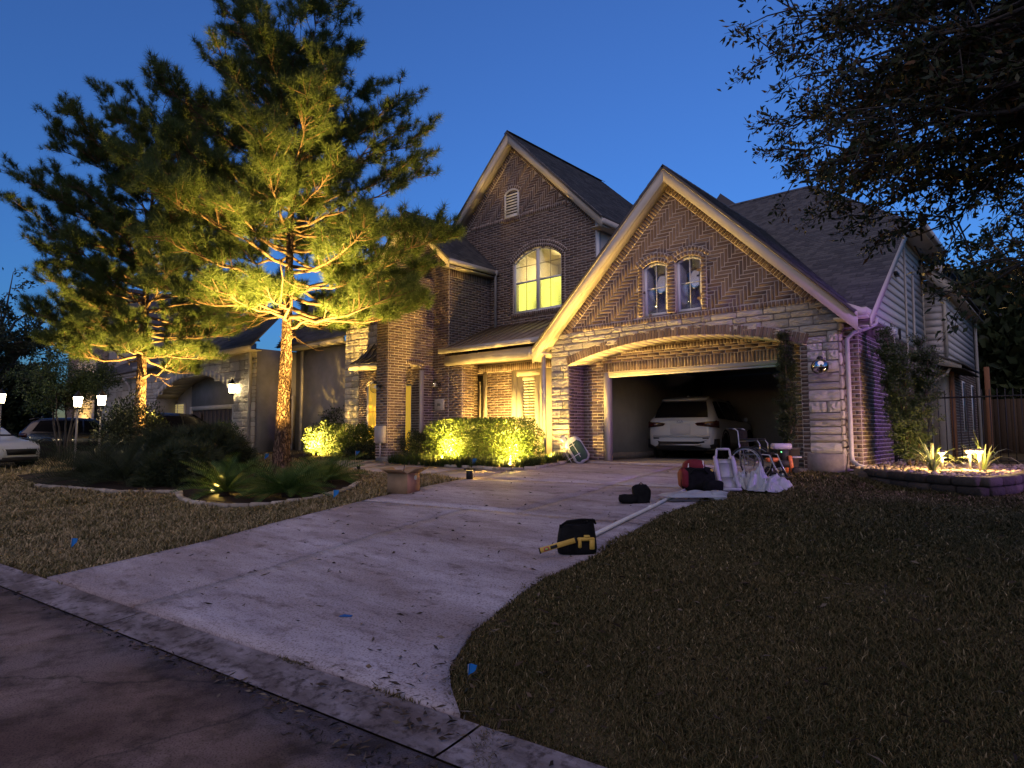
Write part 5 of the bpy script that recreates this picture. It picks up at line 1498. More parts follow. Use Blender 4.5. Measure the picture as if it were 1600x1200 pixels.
for k in range(26): C.append(gp(-9.7 + rr.uniform(-.2, .2), 11.5 + 1.5 * rr.random(), .02))
t = thing('border_grass', 'strip of dark grassy border plants edging the lit hedge', 'border plants', gp(-12, 11.4))
strap_tufts(C, 34, .36, .013, M_lirio, t, seed=2)
for (x, y, lab) in ((-1.75, 12.15, 'striped grassy plant in the rock bed nearest the tall shrub'), (-1.15, 12.9, 'striped grassy plant at the far end of the rock bed')):
    t = thing('striped_plant', lab, 'plant', (x, y, .88), 0, 'striped plants in the rock bed')
    strap_tufts([(x, y, .88)], 52, .74, .03, M_varieg, t, seed=int(-x * 10), arch=1.15)

# ---- sago palms
def sago(loc, r, nf, label, mat, group, seed, upl=.55):
    t = thing('sago_palm', label, 'palm', loc, 0, group); rr = random.Random(seed); loc = np.array(loc, float)
    MB().lathe([(.09, -.05), (.11, .03), (.09, .09), (.04, .12)], tuple(loc), 12).build('trunk', M_mulch, t)
    V = []; F = []
    ribs = MB()
    for k in range(nf):
        az = 2.4 * k + rr.uniform(-.2, .2); q = (k + .5) / nf; el = .1 + 1.15 * (1 - q) ** 1.0 * upl * 1.6
        L = r * rr.uniform(.85, 1.1); d = np.array([math.cos(az), math.sin(az), 0]); sd = np.array([-d[1], d[0], 0])
        pts = []
        for i in range(9):
            u = i / 8; pts.append(loc + [0, 0, .1] + d * L * u * math.cos(el * (1 - .55 * u)) + np.array([0, 0, L * (math.sin(el) * u - .38 * u * u * (1.1 - .5 * el))]))
        ribs.tube(pts, [.008 * (1 - .1 * i) for i in range(9)], 4, cap=False)
        nl = 24
        for j in range(3, nl + 1):
            u = j / nl * 7.99; i = int(u); p = pts[i] + (pts[i + 1] - pts[i]) * (u - i); tg = unit(pts[i + 1] - pts[i]); ll = r * .26 * math.sin(math.pi * (.12 + .8 * j / nl)) + .02
            nz = np.cross(sd, tg)
            for s in (-1, 1):
                e = p + (sd * s * .8 + tg * .55 + nz * -.32 + np.array([0, 0, .18])) * ll; b = len(V); w = tg * .011
                V += [p - w, p + w, e]; F.append((b, b + 1, b + 2))
    ribs.build('frond_ribs', mat, t, kind='stuff')
    mesh_np('fronds', np.array(V), np.array(F), mat, t, kind='stuff')
    return t
G_ = 'sago palms round the pines'
sago(gp(-11.85, 5.45), .82, 26, 'leftmost of the three lit sago palms under the nearer pine', M_sago, G_, 1, .75)
sago(gp(-10.65, 6.0), .86, 36, 'widest sago palm, in front of the nearer pine trunk', M_sago, G_, 2)
sago(gp(-11.7, 7.5), .85, 26, 'rightmost sago palm by the end of the curved edging', M_sago, G_, 3)
for k, (x, y, r, lab) in enumerate(((-18.2, 5.0, 1.35, 'big dark sago palm at the left end of the shrub bed'), (-16.6, 5.3, 1.2, 'dark sago palm low in the bed between the lit lanterns'), (-19.8, 5.6, 1.3, 'dark sago palm nearest the neighbouring drive'))):
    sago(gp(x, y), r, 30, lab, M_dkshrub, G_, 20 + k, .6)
# ---- juniper mounds
def juniper(loc, rx, ry, h, label, seed, n=900):
    t = thing('juniper', label, 'shrub', loc, 0, 'dark juniper mounds in the lawn bed'); g = np.random.default_rng(seed); loc = np.array(loc, float)
    d = unit(g.normal(size=(n, 3))); d[:, 2] = np.abs(d[:, 2]); P = loc + d * np.array([rx, ry, h]) * g.uniform(.35, 1, (n, 1)) ** .5
    D = unit(d * np.array([1, 1, .5]) + g.normal(size=(n, 3)) * .35 + [.0, 0, .35])
    V, F = needle_tris(P, D, 34, .26, .011, .4, back=.3)
    mesh_np('foliage', V, F, M_dkshrub, t, kind='stuff')
    mb = MB(); rr = random.Random(seed)
    for k in range(9):
        a = rr.uniform(0, 6.3); mb.tube(curve_pts(loc, loc + [math.cos(a) * rx * .7, math.sin(a) * ry * .7, h * .6], .1, 4), [.03, .02, .015, .01, .006], 5)
    mb.build('stems', M_twig, t, kind='stuff')
juniper(gp(-15.3, 6.1), 1.25, 1.0, 1.0, 'feathery dark juniper mound nearest the lawn in front of the shrubs', 1)
juniper(gp(-16.9, 7.3), 1.5, 1.2, 1.35, 'largest feathery dark juniper, left of the nearer pine trunk', 2, 1300)
juniper(gp(-19.0, 7.2), 1.5, 1.2, 1.3, 'feathery dark juniper below the second pine trunk', 3, 1200)
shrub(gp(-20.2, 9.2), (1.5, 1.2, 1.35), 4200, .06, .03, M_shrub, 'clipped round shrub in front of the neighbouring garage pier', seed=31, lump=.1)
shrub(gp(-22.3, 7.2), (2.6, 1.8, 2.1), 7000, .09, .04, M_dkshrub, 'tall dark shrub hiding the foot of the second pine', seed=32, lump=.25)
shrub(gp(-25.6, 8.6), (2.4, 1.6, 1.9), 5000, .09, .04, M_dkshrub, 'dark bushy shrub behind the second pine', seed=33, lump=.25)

# ---- broadleaf trees further off
def broad_tree(loc, H, crown_c, crown_s, n, L, mat, label, seed, stems=1, r0=.16, name='broadleaf_tree', group=None):
    t = thing(name, label, 'tree', loc, 0, group); loc = np.array(loc, float); rr = random.Random(seed); g = np.random.default_rng(seed)
    mb = MB(); cc = loc + np.array(crown_c); TP = []; TD = []
    for k in range(stems):
        a = 2 * math.pi * k / stems + .4; q = .12 if stems > 1 else 0
        e = loc + np.array([math.cos(a) * q * 5, math.sin(a) * q * 5, crown_c[2] - .1 * crown_s[2]])
        mb.tube(curve_pts(loc + [math.cos(a) * q, math.sin(a) * q, -.05], e, 0, 6, .05, rr), [r0 * (1 - .09 * i) for i in range(7)], 8)
    mb.build('trunk', M_oakbark, t, smooth=True)
    lb = MB()
    for k in range(36):
        d = unit(np.array([rr.uniform(-1, 1), rr.uniform(-1, 1), rr.uniform(-.5, 1)])); e = cc + d * np.array(crown_s) / 2 * rr.uniform(.65, 1.0)
        s = loc + np.array([0, 0, crown_c[2] - crown_s[2] * rr.uniform(.1, .45)])
        cp = curve_pts(s, e, .1, 5, .15, rr); lb.tube(cp, [r0 * .4 * (1 - .17 * i) for i in range(6)], 5)
        for s_ in range(9):
            p = cp[rr.choice((2, 3, 4, 5))]; q = p + unit(np.array([rr.uniform(-1, 1) for _ in range(3)])) * rr.uniform(.2, .22 * max(crown_s))
            for w in range(5): TP.append(p + (q - p) * rr.uniform(.3, 1) + np.array([rr.uniform(-.15, .15) for _ in range(3)])); TD.append(unit(q - p))
    lb.build('limbs', M_oakbark, t, kind='stuff')
    leaf_cloud('crown', TP, TD, n, L, L * .45, mat, t, sp=.3)
    return t
broad_tree(gp(-31.0, 7.6), 4.2, (0, 0, 3.0), (4.4, 4.0, 2.6), 7, .11, M_shrub, 'small many stemmed tree behind the white car at the left edge', 51, stems=5, r0=.05)
broad_tree(gp(-43.0, 7.0), 11, (0, 0, 6.6), (9, 9, 8), 8, .2, M_dkshrub, 'large dark tree at the left edge of the street', 52, r0=.3)
broad_tree((-62, 4, .7), 11, (0, 0, 6), (12, 10, 9), 8, .26, M_dkshrub, 'distant dark tree beyond the large one at left', 54, r0=.3)
broad_tree((0.5, 33, .77), 11, (0, 0, 5.6), (11, 8, 9), 8, .22, M_dkshrub, 'dark tree behind the back fence', 55, r0=.3)
broad_tree((6.5, 31, .77), 11, (0, 0, 5.6), (10, 8, 9), 8, .22, M_dkshrub, 'second dark tree behind the back fence, further right', 56, r0=.3)
for (x, y, sz, sd, lab) in ((-1.5, 30, (6, 3, 6.5), 61, 'dense dark evergreen screen behind the board fence'), (4.5, 30, (7, 3, 6), 62, 'dense dark evergreen screen further right behind the board fence'), (-66, 2.5, (9, 9, 6), 63, 'dense dark thicket at the far end of the street'), (-72, 12, (10, 9, 7), 64, 'dark thicket beside the far gabled house')):
    shrub((x, y, .7), sz, 14000, .55, .3, M_dkshrub, lab, name='thicket', box=.4, lump=.15, seed=sd)
# pines across the street: the garage windows mirror them
for (x, y, s, lab) in ((-29.8, -21, 1.6, 'larger pine across the street mirrored in the left garage window'), (-22.6, -21, 1.08, 'pine across the street mirrored in the right garage window')):
    c = copy_tree(p1); c.location = (x, y, .02); c.scale = (s, s, s); c['label'] = lab; c['group'] = 'pines across the street'

c = copy_tree(oak); c.location = (4.3, -3.0, .02); c.rotation_euler = (0, 0, 0); c['label'] = 'unseen oak added behind the camera to shade the near lawn'  # tree copy added out of view to darken the near lawn
# ------------------------------------------------------------------ neighbouring houses, fences, planter
M_nstone = pm('neighbour_stone', (0.24, 0.20, 0.16), (0.40, 0.34, 0.27), scale=6, rough=0.9, bump=.8, bscale=30, objrand=.5)
M_stucco = pm('grey_stucco', (0.20, 0.19, 0.185), (0.27, 0.255, 0.25), scale=2.5, rough=0.9, bump=.5, bscale=50)
M_ndoor = pm('dark_wood_door', (0.045, 0.032, 0.024), (0.075, 0.055, 0.04), scale=6, rough=0.55, stretch=(6, 6, .6))
nh = thing('neighbour_house', 'neighbouring stone house with an arched garage porch behind the pines', 'house', (-30, 14, .77))
def npart(name): return part(name, nh)
NY = 12.5
ng = npart('garage_front')
na = [(-35.0 + 8.4 * i / 20, 3.25 + .95 * math.sin(math.pi * i / 20) ** .8) for i in range(21)]
stone_wall(ng, (0, NY, 0), X_, -Y_, [(-36.5, .77), (-24.7, .77), (-24.7, 4.9), (-36.5, 4.9)], [[(-35.0, .7)] + na + [(-26.6, .7)]], [.77, 1.1, 1.4, 1.75, 2.1, 2.4, 2.75, 3.1, 3.4, 3.75, 4.1, 4.5, 4.9], lmin=.45, lmax=1.0, dep=.04, seed=61)
mb = MB()
for a, b in zip(na[:-1], na[1:]):
    mb.prism([(a[0], NY - .06, a[1] - .02), (b[0], NY - .06, b[1] - .02), (b[0], NY - .06, b[1] + .28), (a[0], NY - .06, a[1] + .28)], (0, .1, 0))
    mb.prism([(a[0], NY + .04, a[1]), (b[0], NY + .04, b[1]), (b[0], NY + .04, b[1] + .04), (a[0], NY + .04, a[1] + .04)], (0, 1.0, 0))
mb.build('arch_trim', M_trim, ng)
mb = MB(); mb.bb(-26.58, -24.72, NY + .01, NY + 1.2, .5, 4.9); mb.build('pier_core', M_stucco, ng)
mb = MB(); mb.bb(-36.5, -35.0, NY + .01, NY + 1.2, .5, 4.9); mb.build('pier_core', M_stucco, ng)
nb_ = npart('garage_recess')
mb = MB(); mb.bb(-36.4, -33.3, 13.5, 13.6, .7, 4.4); mb.bb(-28.6, -26.5, 13.5, 13.6, .7, 4.4); mb.bb(-33.3, -28.6, 13.5, 13.6, 2.75, 4.4); mb.build('recess_wall', M_stucco, nb_)
mb = MB(); mb.bb(-33.35, -33.1, 13.44, 13.55, .77, 2.8); mb.bb(-28.75, -28.5, 13.44, 13.55, .77, 2.8); mb.bb(-33.1, -28.75, 13.442, 13.55, 2.6, 2.8); mb.build('door_frame', M_trim, nb_)
for k in range(10):
    x0 = -33.1 + .435 * k; MB().bb(x0 + .006, x0 + .429, 13.5, 13.53, .77, 2.6).build('door_plank', M_ndoor, nb_)
MB().bb(-33.1, -31.9, 13.40, 13.44, .77, 2.45).build('open_leaf', M_ndoor, nb_)
w_ = npart('window')
MB().bb(-35.5, -33.9, 13.42, 13.49, 1.2, 3.0).build('frame', M_trim, w_)
for k in range(15): MB().box((-34.7, 13.40, 1.3 + k * .115), (1.4, .012, .10), rotx(.2)).build('blind_slat', emit('lit_blind', (.62, .50, .2), .42), w_)
MB().bb(-34.73, -34.67, 13.38, 13.395, 1.2, 3.0).build('muntin', M_trim, w_)
nl = npart('left_wing')
stone_wall(nl, (0, 12.8, 0), X_, -Y_, [(-44.5, .77), (-36.6, .77), (-36.6, 4.6), (-44.5, 4.6)], [], [.77, 1.2, 1.6, 2.1, 2.5, 3.0, 3.4, 3.9, 4.3, 4.6], lmin=.5, lmax=1.1, seed=62)
mb = MB(); mb.bb(-44.9, -36.4, 12.3, 12.42, 4.6, 4.78); mb.build('gutter', M_gutter, nl)
mb = MB(); mb.tube([(-39.7, 12.36, 4.6), (-39.6, 12.6, 4.2), (-39.6, 12.72, 4.0), (-39.6, 12.72, .8)], .07, 6); mb.build('downspout', M_gutter, nl)
mb = MB(); mb.bb(-44.5, -36.6, 12.9, 20, .5, 4.6); mb.build('wing_core', M_stucco, nl)
ns = npart('side_wall')
mb = MB(); mb.bb(-24.62, -20.9, 14.2, 24, .5, 5.05); mb.build('stucco_wall', M_stucco, ns)
mb = MB(); mb.bb(-24.9, -24.62, 13.72, 24, .5, 4.9); mb.build('stucco_wall', M_stucco, ns)
mb = MB(); mb.bb(-24.2, -24.02, 14.14, 14.2, .77, 4.9); mb.build('corner_board', M_trim, ns)
mb = MB(); mb.bb(-24.6, -20.6, 13.75, 13.86, 4.92, 5.12); mb.build('fascia', M_trim, ns)
mb = MB(); mb.bb(-24.6, -20.6, 13.86, 14.2, 4.92, 4.95); mb.build('soffit', M_trim, ns)
mb = MB(); mb.bb(-24.62, -24.58, 13.74, 14.0, .77, 2.9); mb.build('door', M_dark, ns)
mb = MB(); mb.bb(-24.62, -24.56, 14.0, 14.13, .77, 3.05); mb.build('door_frame', M_trim, ns)
mb = MB(); mb.tube([(-25.0, 12.36, 4.8), (-25.05, 12.4, 4.4), (-25.05, 12.42, 4.2), (-25.05, 12.42, .8)], .07, 6); mb.build('downspout', M_gutter, nh)
nr = npart('roof')
def slope(name, A, B, Cc, D, par):
    A, B, Cc, D = [np.array(q, float) for q in (A, B, Cc, D)]
    u = (B - A) / np.linalg.norm(B - A); up = D - A; up = up - u * (up @ u); up /= np.linalg.norm(up); nn = np.cross(u, up); nn = nn if nn[2] > 0 else -nn
    P = [((q - A) @ u, (q - A) @ up) for q in (A, B, Cc, D)]
    return shingles(par, name, A, u, up, nn, P, M_shingle, M_deck, tab=.6, ex=.28)
slope('shingles', (-25.4, 13.7, 5.12), (-20.5, 13.7, 5.12), (-22.5, 19.5, 9.0), (-33.0, 19.5, 9.0), nr)
slope('shingles', (-45, 12.2, 4.8), (-36.4, 12.2, 4.8), (-36.4, 18, 8.4), (-42, 18, 8.4), nr)
slope('shingles', (-37.0, 12.0, 4.95), (-24.2, 12.0, 4.95), (-27.5, 15.6, 7.6), (-33.5, 15.6, 7.6), nr)
mb = MB(); mb.bb(-37, -24.3, 11.95, 12.05, 4.75, 4.94); mb.build('fascia', M_trim, nr)
mb = MB(); mb.prism([(-37, 12.05, 4.8), (-24.3, 12.05, 4.8), (-24.3, 12.5, 4.8), (-37, 12.5, 4.8)], (0, 0, -.03)); mb.build('soffit', M_trim, nr)

fh = thing('gabled_house', 'distant brick house with a white trimmed gable and a lit pier at far left', 'house', (-56, 15, .77))
fw = part('front_wall', fh)
brick_wall(fw, (0, 15, 0), X_, -Y_, [(-61, .77), (-51.5, .77), (-51.5, 9.2), (-56.4, 12.6), (-61, 9.2)], [[(-57.5, .7), (-52.8, .7), (-52.8, 6.9), (-57.5, 6.9)]], M_brick, M_mortar)
stone_wall(fw, (0, 14.7, 0), X_, -Y_, [(-57.5, .77), (-52.8, .77), (-52.8, 6.9), (-57.5, 6.9)], [], [.77 + .36 * i for i in range(18)], lmin=.6, lmax=1.3, seed=63)
mb = MB(); mb.bb(-61, -51.5, 15.1, 26, .5, 9); mb.build('house_core', M_stucco, fh)
for s in (-1, 1):
    mb = MB(); mb.prism([(-56.4, 14.6, 13.0), (-56.4 + s * 5.4, 14.6, 9.2), (-56.4 + s * 5.4, 14.6, 8.75), (-56.4, 14.6, 12.5)], (0, .15, 0)); mb.build('rake_board', M_white, fh)
    mb = MB(); mb.prism([(-56.4, 14.5, 13.05), (-56.4 + s * 5.5, 14.5, 9.2), (-56.4 + s * 5.5, 26, 9.2), (-56.4, 26, 13.05)], (0, 0, -.1)); mb.build('roof', M_shingle, fh)
MB().bb(-57.3, -55.5, 14.9, 15.0, 9.8, 10.9).build('gable_vent', M_white, fh)

# iron fence at the side gate, board fence at the back
ifn = thing('iron_fence', 'black iron picket fence running from the side wall behind the rock bed', 'fence', (-1, 16, .77))
for k in range(44):
    x = -2.9 + .125 * k; MB().bbox((x, 16.0, 1.55), (.018, .018, 1.6), .003).build('picket', M_black, ifn)
for z in (.92, 2.2): MB().bbox((-.2, 16.0, z), (5.5, .03, .035), .004).build('rail', M_black, ifn)
for x in (-2.96, -.6, 2.5): MB().bbox((x, 16.0, 1.6), (.06, .06, 1.75), .006).build('post', M_black, ifn)
M_fencewood = pm('fence_board', (0.04, 0.026, 0.016), (0.075, 0.05, 0.03), scale=6, rough=.85, bump=.4, bscale=40, stretch=(4, 4, .4), objrand=.5)
bfn = thing('board_fence', 'wooden board fence at the back of the yard', 'fence', (2, 26, .77))
for k in range(60):
    x = -2.3 + .153 * k; MB().bbox((x, 27.2, 1.68 + R.uniform(-.01, .01)), (.145, .02, 1.82), .004).build('board', M_fencewood, bfn)
MB().bb(-2.4, 7, 27.22, 27.26, 2.3, 2.4).build('rail', M_fencewood, bfn)

M_block = pm('retaining_block', (0.04, 0.031, 0.025), (0.085, 0.066, 0.053), scale=10, rough=.95, bump=1., bscale=22, objrand=.6, bdist=.02)
rwl = thing('retaining_wall', 'low retaining wall of rough blocks round the lit rock bed', 'retaining wall', (-1.8, 11.3, .6))
path = [np.array(q) for q in ((-2.66, 12.12), (-2.2, 11.55), (-1.62, 10.98), (-.99, 10.66), (-.76, 11.3), (-.62, 12.4), (-.5, 15.5))]
for c_ in range(3):
    off = .15 * (c_ % 2); 
    for a, b in zip(path[:-1], path[1:]):
        L = np.linalg.norm(b - a); d = (b - a) / L; n_ = max(1, int(round(L / .36)))
        for k in range(n_):
            c = a + d * L * (k + .5) / n_; g0 = gz(*c); z = .88 - .06 - .13 * c_
            if z < g0 - .06: continue
            MB().bbox((c[0] + d[0] * off * .4, c[1] + d[1] * off * .4, z), (L / n_ - .012, .2 * R.uniform(.9, 1.1), .124), .022, rotz(math.atan2(d[1], d[0]) + R.uniform(-.03, .03))).build('block', M_block, rwl)
MB().bbox((-2.72, 12.02, .72), (.14, .2, .22), .03, rotz(.5) @ rotx(.15)).build('block', M_block, rwl)
RB = [(-2.98, 13.0), (-2.95, 12.4), (-2.6, 12.2), (-2.16, 11.66), (-1.6, 11.1), (-1.02, 10.78), (-.84, 11.35), (-.72, 12.4), (-.6, 15.6), (-2.98, 15.6)]
mb = MB(); mb.prism([(x, y, .845) for x, y in RB], (0, 0, -.3)); tag(mb.build('rock_bed', pm('bed_soil', (.12, .09, .06), (.22, .17, .11), scale=20, rough=.95, bump=1, bscale=60)), kind='structure')
M_rock = pm('river_rock', (0.16, 0.12, 0.085), (0.36, 0.29, 0.22), scale=3, rough=.85, island=.8, bump=.3, bscale=40)
mb = MB(); rr = random.Random(77); cnt = 0
while cnt < 900:
    x, y = rr.uniform(-3.1, -.6), rr.uniform(10.8, 15.4)
    if not (inside(RB, x, y) or (-3.2 < x < -2.5 and 12.0 < y < 13.2)): continue
    r = rr.uniform(.018, .05); z = .85 if inside(RB, x, y) else gz(x, y) + .01
    mb.ball((x, y, z + r * .3), r, 6, 4, (1, rr.uniform(.7, 1.2), .6), rotz(rr.uniform(0, 6)), jit=.12, rnd=rr); cnt += 1
tag(mb.build('river_rocks', M_rock, smooth=True), kind='stuff')
# ------------------------------------------------------------------ vehicles
M_carwhite = pm('white_car_paint', (0.40, 0.41, 0.43), (0.44, 0.45, 0.47), scale=1, rough=0.28, spec=.5, coat=.8)
M_cardark = pm('dark_car_paint', (0.012, 0.013, 0.016), (0.016, 0.017, 0.02), scale=1, rough=0.25, spec=.5, coat=.8)
M_carglass = pm('tinted_glass', (0.006, 0.006, 0.008), rough=0.2, spec=.06)
M_rubber = pm('tyre_rubber', (0.012, 0.012, 0.012), (0.02, 0.02, 0.02), rough=0.85)
M_rim = pm('alloy_rim', (0.25, 0.25, 0.26), rough=0.35, metal=.9)
M_plastic = pm('black_plastic', (0.014, 0.014, 0.015), rough=0.6)
M_redlens = pm('red_lens', (0.03, 0.004, 0.005), rough=0.12, spec=.6)
M_plate = pm('licence_plate', (0.46, 0.47, 0.48), (.5, .5, .51), rough=0.5)
def suv(label, loc, rz, paint, group=None, detail_mark=None, plate=True):
    """local: length along +y (front at +y), centre at origin on the ground; 4.65 x 1.88 x 1.67 m"""
    t = thing('parked_car', label, 'car', loc, rz, group)
    # stations: y, half width at belt, bottom, belt z, roof z, roof half width
    ST = [(-2.32, .70, .42, .98, 1.00, .66), (-2.30, .80, .36, 1.02, 1.06, .70), (-2.24, .875, .30, 1.04, 1.12, .70), (-2.12, .915, .26, 1.05, 1.30, .67), (-1.92, .935, .24, 1.05, 1.52, .63), (-1.65, .94, .22, 1.04, 1.635, .615), (-1.0, .94, .20, 1.02, 1.67, .62), (-.2, .94, .20, 1.00, 1.675, .62),
          (.35, .94, .20, .99, 1.63, .61), (.8, .935, .20, .99, 1.40, .66), (1.15, .93, .20, 1.0, 1.14, .74), (1.35, .925, .20, 1.0, 1.04, .80), (1.8, .905, .22, .96, .985, .78), (2.12, .85, .26, .86, .90, .72), (2.28, .74, .34, .74, .77, .62), (2.33, .6, .42, .62, .64, .5)]
    V = []; n = 14
    for (y, w, b, zb, zr, wr) in ST:
        half = [(w * .86, b), (w * .98, b + .10), (w * 1.0, b + (zb - b) * .5), (w * .985, zb - .05), (w * .955, zb), (wr * 1.03 if zr - zb > .1 else wr, zr - .06 if zr - zb > .1 else zr - .01), (wr * .85, zr)]
        for (x, z) in half: V.append((x, y, z))
        for (x, z) in reversed(half): V.append((-x, y, z))
    F = []
    for i in range(len(ST) - 1):
        for k in range(n):
            k2 = (k + 1) % n; F.append((i * n + k, i * n + k2, (i + 1) * n + k2, (i + 1) * n + k))
    mb = MB(); mb.add(V, F); body = mb.build('body', paint, t, local=True, smooth=True)
    mb = MB(); mb.add(V[:n], [tuple(range(n))]); mb.build('tailgate', paint, t, local=True)
    mb = MB(); mb.add(V[-n:], [tuple(range(n - 1, -1, -1))]); mb.build('nose_panel', paint, t, local=True)
    # glass: side windows, rear screen, windscreen, set just proud of the body
    def sec(y):
        for a, b in zip(ST[:-1], ST[1:]):
            if a[0] <= y <= b[0]:
                f = (y - a[0]) / (b[0] - a[0]); return [p + (q - p) * f for p, q in zip(a, b)]
    def side_pt(y, f, s, off=.006):
        _, w, b, zb, zr, wr = sec(y); x = w * .955 + (wr * 1.03 - w * .955) * f; z = zb + (zr - .06 - zb) * f
        return (s * (x + off), y, z)
    for s in (-1, 1):
        for (y0, y1, y2, y3) in ((-1.9, -1.62, -1.1, -1.2), (-1.06, -1.12, -.1, -.12), (-.04, -.06, .82, .42)):
            P = [side_pt(y0, .06, s), side_pt((y0 + y3) / 2 if y3 < y0 else (y0 + y2) / 2, .05, s), side_pt(y2, .06, s), side_pt(y3, .92, s), side_pt(y1, .92, s)]
            mb = MB(); mb.add(P, [(0, 1, 2, 3, 4)]); mb.build('side_window', M_carglass, t, local=True)
        mb = MB(); mb.bbox((s * .99, .72, 1.08), (.1, .16, .13), .03); mb.build('door_mirror', paint, t, local=True)
        # lamps
        mb = MB(); 
        P = [(s * .95, -2.06, 1.0), (s * .885, -2.275, 1.0), (s * .46, -2.338, .965), (s * .40, -2.34, .94), (s * .46, -2.342, .885), (s * .875, -2.30, .84), (s * .955, -2.06, .82)]
        mb.prism(P, (0, -.02, 0)); mb.prism([(s * .925, -2.14, .835), (s * .70, -2.31, .875), (s * .70, -2.31, .96), (s * .90, -2.14, 1.02)], (s * .02, -.015, 0)); mb.build('tail_light', M_redlens, t, local=True)
        mb = MB(); mb.prism([(s * .88, 2.02, .80), (s * .62, 2.30, .70), (s * .60, 2.31, .62), (s * .9, 2.0, .70)], (s * .02, .02, .01)); mb.build('headlight', M_rim, t, local=True)
        for y in (-1.38, 1.42):
            wh = bpy.data.objects.new('wheel', None); link(wh); wh.parent = t; wh.location = (s * .84, y, .36); WO[wh.name] = WO[t.name].copy()
            RM = roty(math.pi / 2 * s)
            MB().lathe([(.20, -.11), (.33, -.115), (.36, -.08), (.36, .07), (.335, .105), (.24, .108)], (0, 0, 0), 28, RM).build('tyre', M_rubber, wh, local=True, smooth=True)
            mb = MB(); mb.torus((0, 0, 0), .235, .02, RM @ np.eye(3), 24, 5); mb.lathe([(.0, .05), (.06, .075), (.06, .09), (.02, .095)], (0, 0, 0), 12, RM)
            for k in range(5):
                a = 2 * math.pi * k / 5; M_ = RM @ rotz(a); mb.box(M_ @ np.array([.13, 0, .075]), (.22, .05, .02), M_)
            mb.lathe([(.22, .02), (.22, .03)], (0, 0, 0), 20, RM); mb.build('rim', M_rim, wh, local=True)
            mb = MB(); mb.torus((s * .925, y, .36), .405, .03, RM, 22, 5, math.pi * .0, math.pi * 2); mb.build('wheel_arch', M_plastic, t, local=True)
            mb = MB(); mb.lathe([(.0, 0), (.39, 0), (.39, .004), (.0, .004)], (s * .925, y, .36), 24, RM); mb.build('wheel_well', M_plastic, t, local=True)
    # rear screen, tailgate details
    mb = MB(); mb.add([(-.72, -2.262, 1.10), (.72, -2.262, 1.10), (.68, -2.14, 1.315), (.60, -1.95, 1.535), (-.60, -1.95, 1.535), (-.68, -2.14, 1.315)], [(0, 1, 2, 5), (5, 2, 3, 4)]); mb.build('rear_screen', M_carglass, t, local=True)
    mb = MB(); mb.prism([(-.60, -2.0, 1.56), (.60, -2.0, 1.56), (.60, -1.66, 1.655), (-.60, -1.66, 1.655)], (0, 0, .03)); mb.build('roof_spoiler', paint, t, local=True)
    mb = MB(); mb.ball((0, -1.55, 1.69), .06, 10, 6, (.4, 1, .7)); mb.build('roof_antenna', paint, t, local=True)
    mb = MB(); mb.prism([(-.80, -2.36, .36), (.80, -2.36, .36), (.92, -2.20, .36), (.92, -2.20, .60), (.80, -2.345, .56), (.62, -2.37, .50), (-.62, -2.37, .50), (-.80, -2.345, .56), (-.92, -2.20, .60), (-.92, -2.20, .36)][:10], (0, .12, 0)) if False else None
    mb = MB(); mb.prism([(-.93, -2.22, .30), (-.93, -2.22, .54), (-.66, -2.335, .50), (-.55, -2.345, .47), (.55, -2.345, .47), (.66, -2.335, .50), (.93, -2.22, .54), (.93, -2.22, .30), (.6, -2.30, .24), (-.6, -2.30, .24)], (0, .25, 0)); mb.build('lower_bumper', M_plastic, t, local=True)
    mb = MB(); mb.bbox((0, -2.345, .38), (1.1, .03, .05), .01); mb.build('skid_plate', M_rim, t, local=True)
    mb = MB(); mb.bbox((0, -2.325, .61), (1.55, .05, .055), .02); mb.build('bumper_lip', paint, t, local=True)
    mb = MB()
    for s in (-1, 1): mb.bbox((s * .66, -2.315, .555), (.16, .03, .03), .006)
    mb.build('reflector', M_redlens, t, local=True)
    if plate:
        mb = MB(); mb.bbox((0, -2.328, .80), (.54, .012, .28), .01); mb.build('number_plate', M_plate, t, local=True)
    if detail_mark:
        text_mesh(detail_mark, .115, 'maker_letters', M_rim, t, (0, -2.338, .99), (math.pi / 2 - .15, 0, 0), ext=.006)
    # front: grille and bumper
    mb = MB(); mb.prism([(-.5, 2.31, .50), (.5, 2.31, .50), (.56, 2.29, .70), (-.56, 2.29, .70)], (0, .05, 0)); mb.build('grille', M_plastic, t, local=True)
    mb = MB(); mb.prism([(-.9, 2.0, .24), (-.6, 2.34, .26), (.6, 2.34, .26), (.9, 2.0, .24), (.9, 2.0, .42), (.6, 2.35, .40), (-.6, 2.35, .40), (-.9, 2.0, .42)][:4], (0, 0, .16)); mb.build('lower_bumper', M_plastic, t, local=True)
    mb = MB(); mb.add([(-.72, 1.10, 1.13), (.72, 1.10, 1.13), (.60, .40, 1.60), (-.60, .40, 1.60)], [(0, 1, 2, 3)]); 
    for i in range(4): mb.v[i] = (mb.v[i][0], mb.v[i][1] + .03, mb.v[i][2] + .03)
    mb.build('windscreen', M_carglass, t, local=True)
    return t
suv('white estate car parked nose in inside the dark garage', (-8.22, 18.0, .779), 0.15, M_carwhite, detail_mark='KIA')
suv('white car at the left edge with only its front end in view', (-29.9, 4.5, .25), math.radians(-62), M_carwhite, plate=False)
suv('black car in front of the far lit brick pier behind the lit lanterns', (-33.6, 9.0, .5), math.radians(-12), M_cardark, plate=False)
suv('dark car parked before the neighbouring garage arch', (-27.6, 10.6, .62), math.radians(5), M_cardark, plate=False)
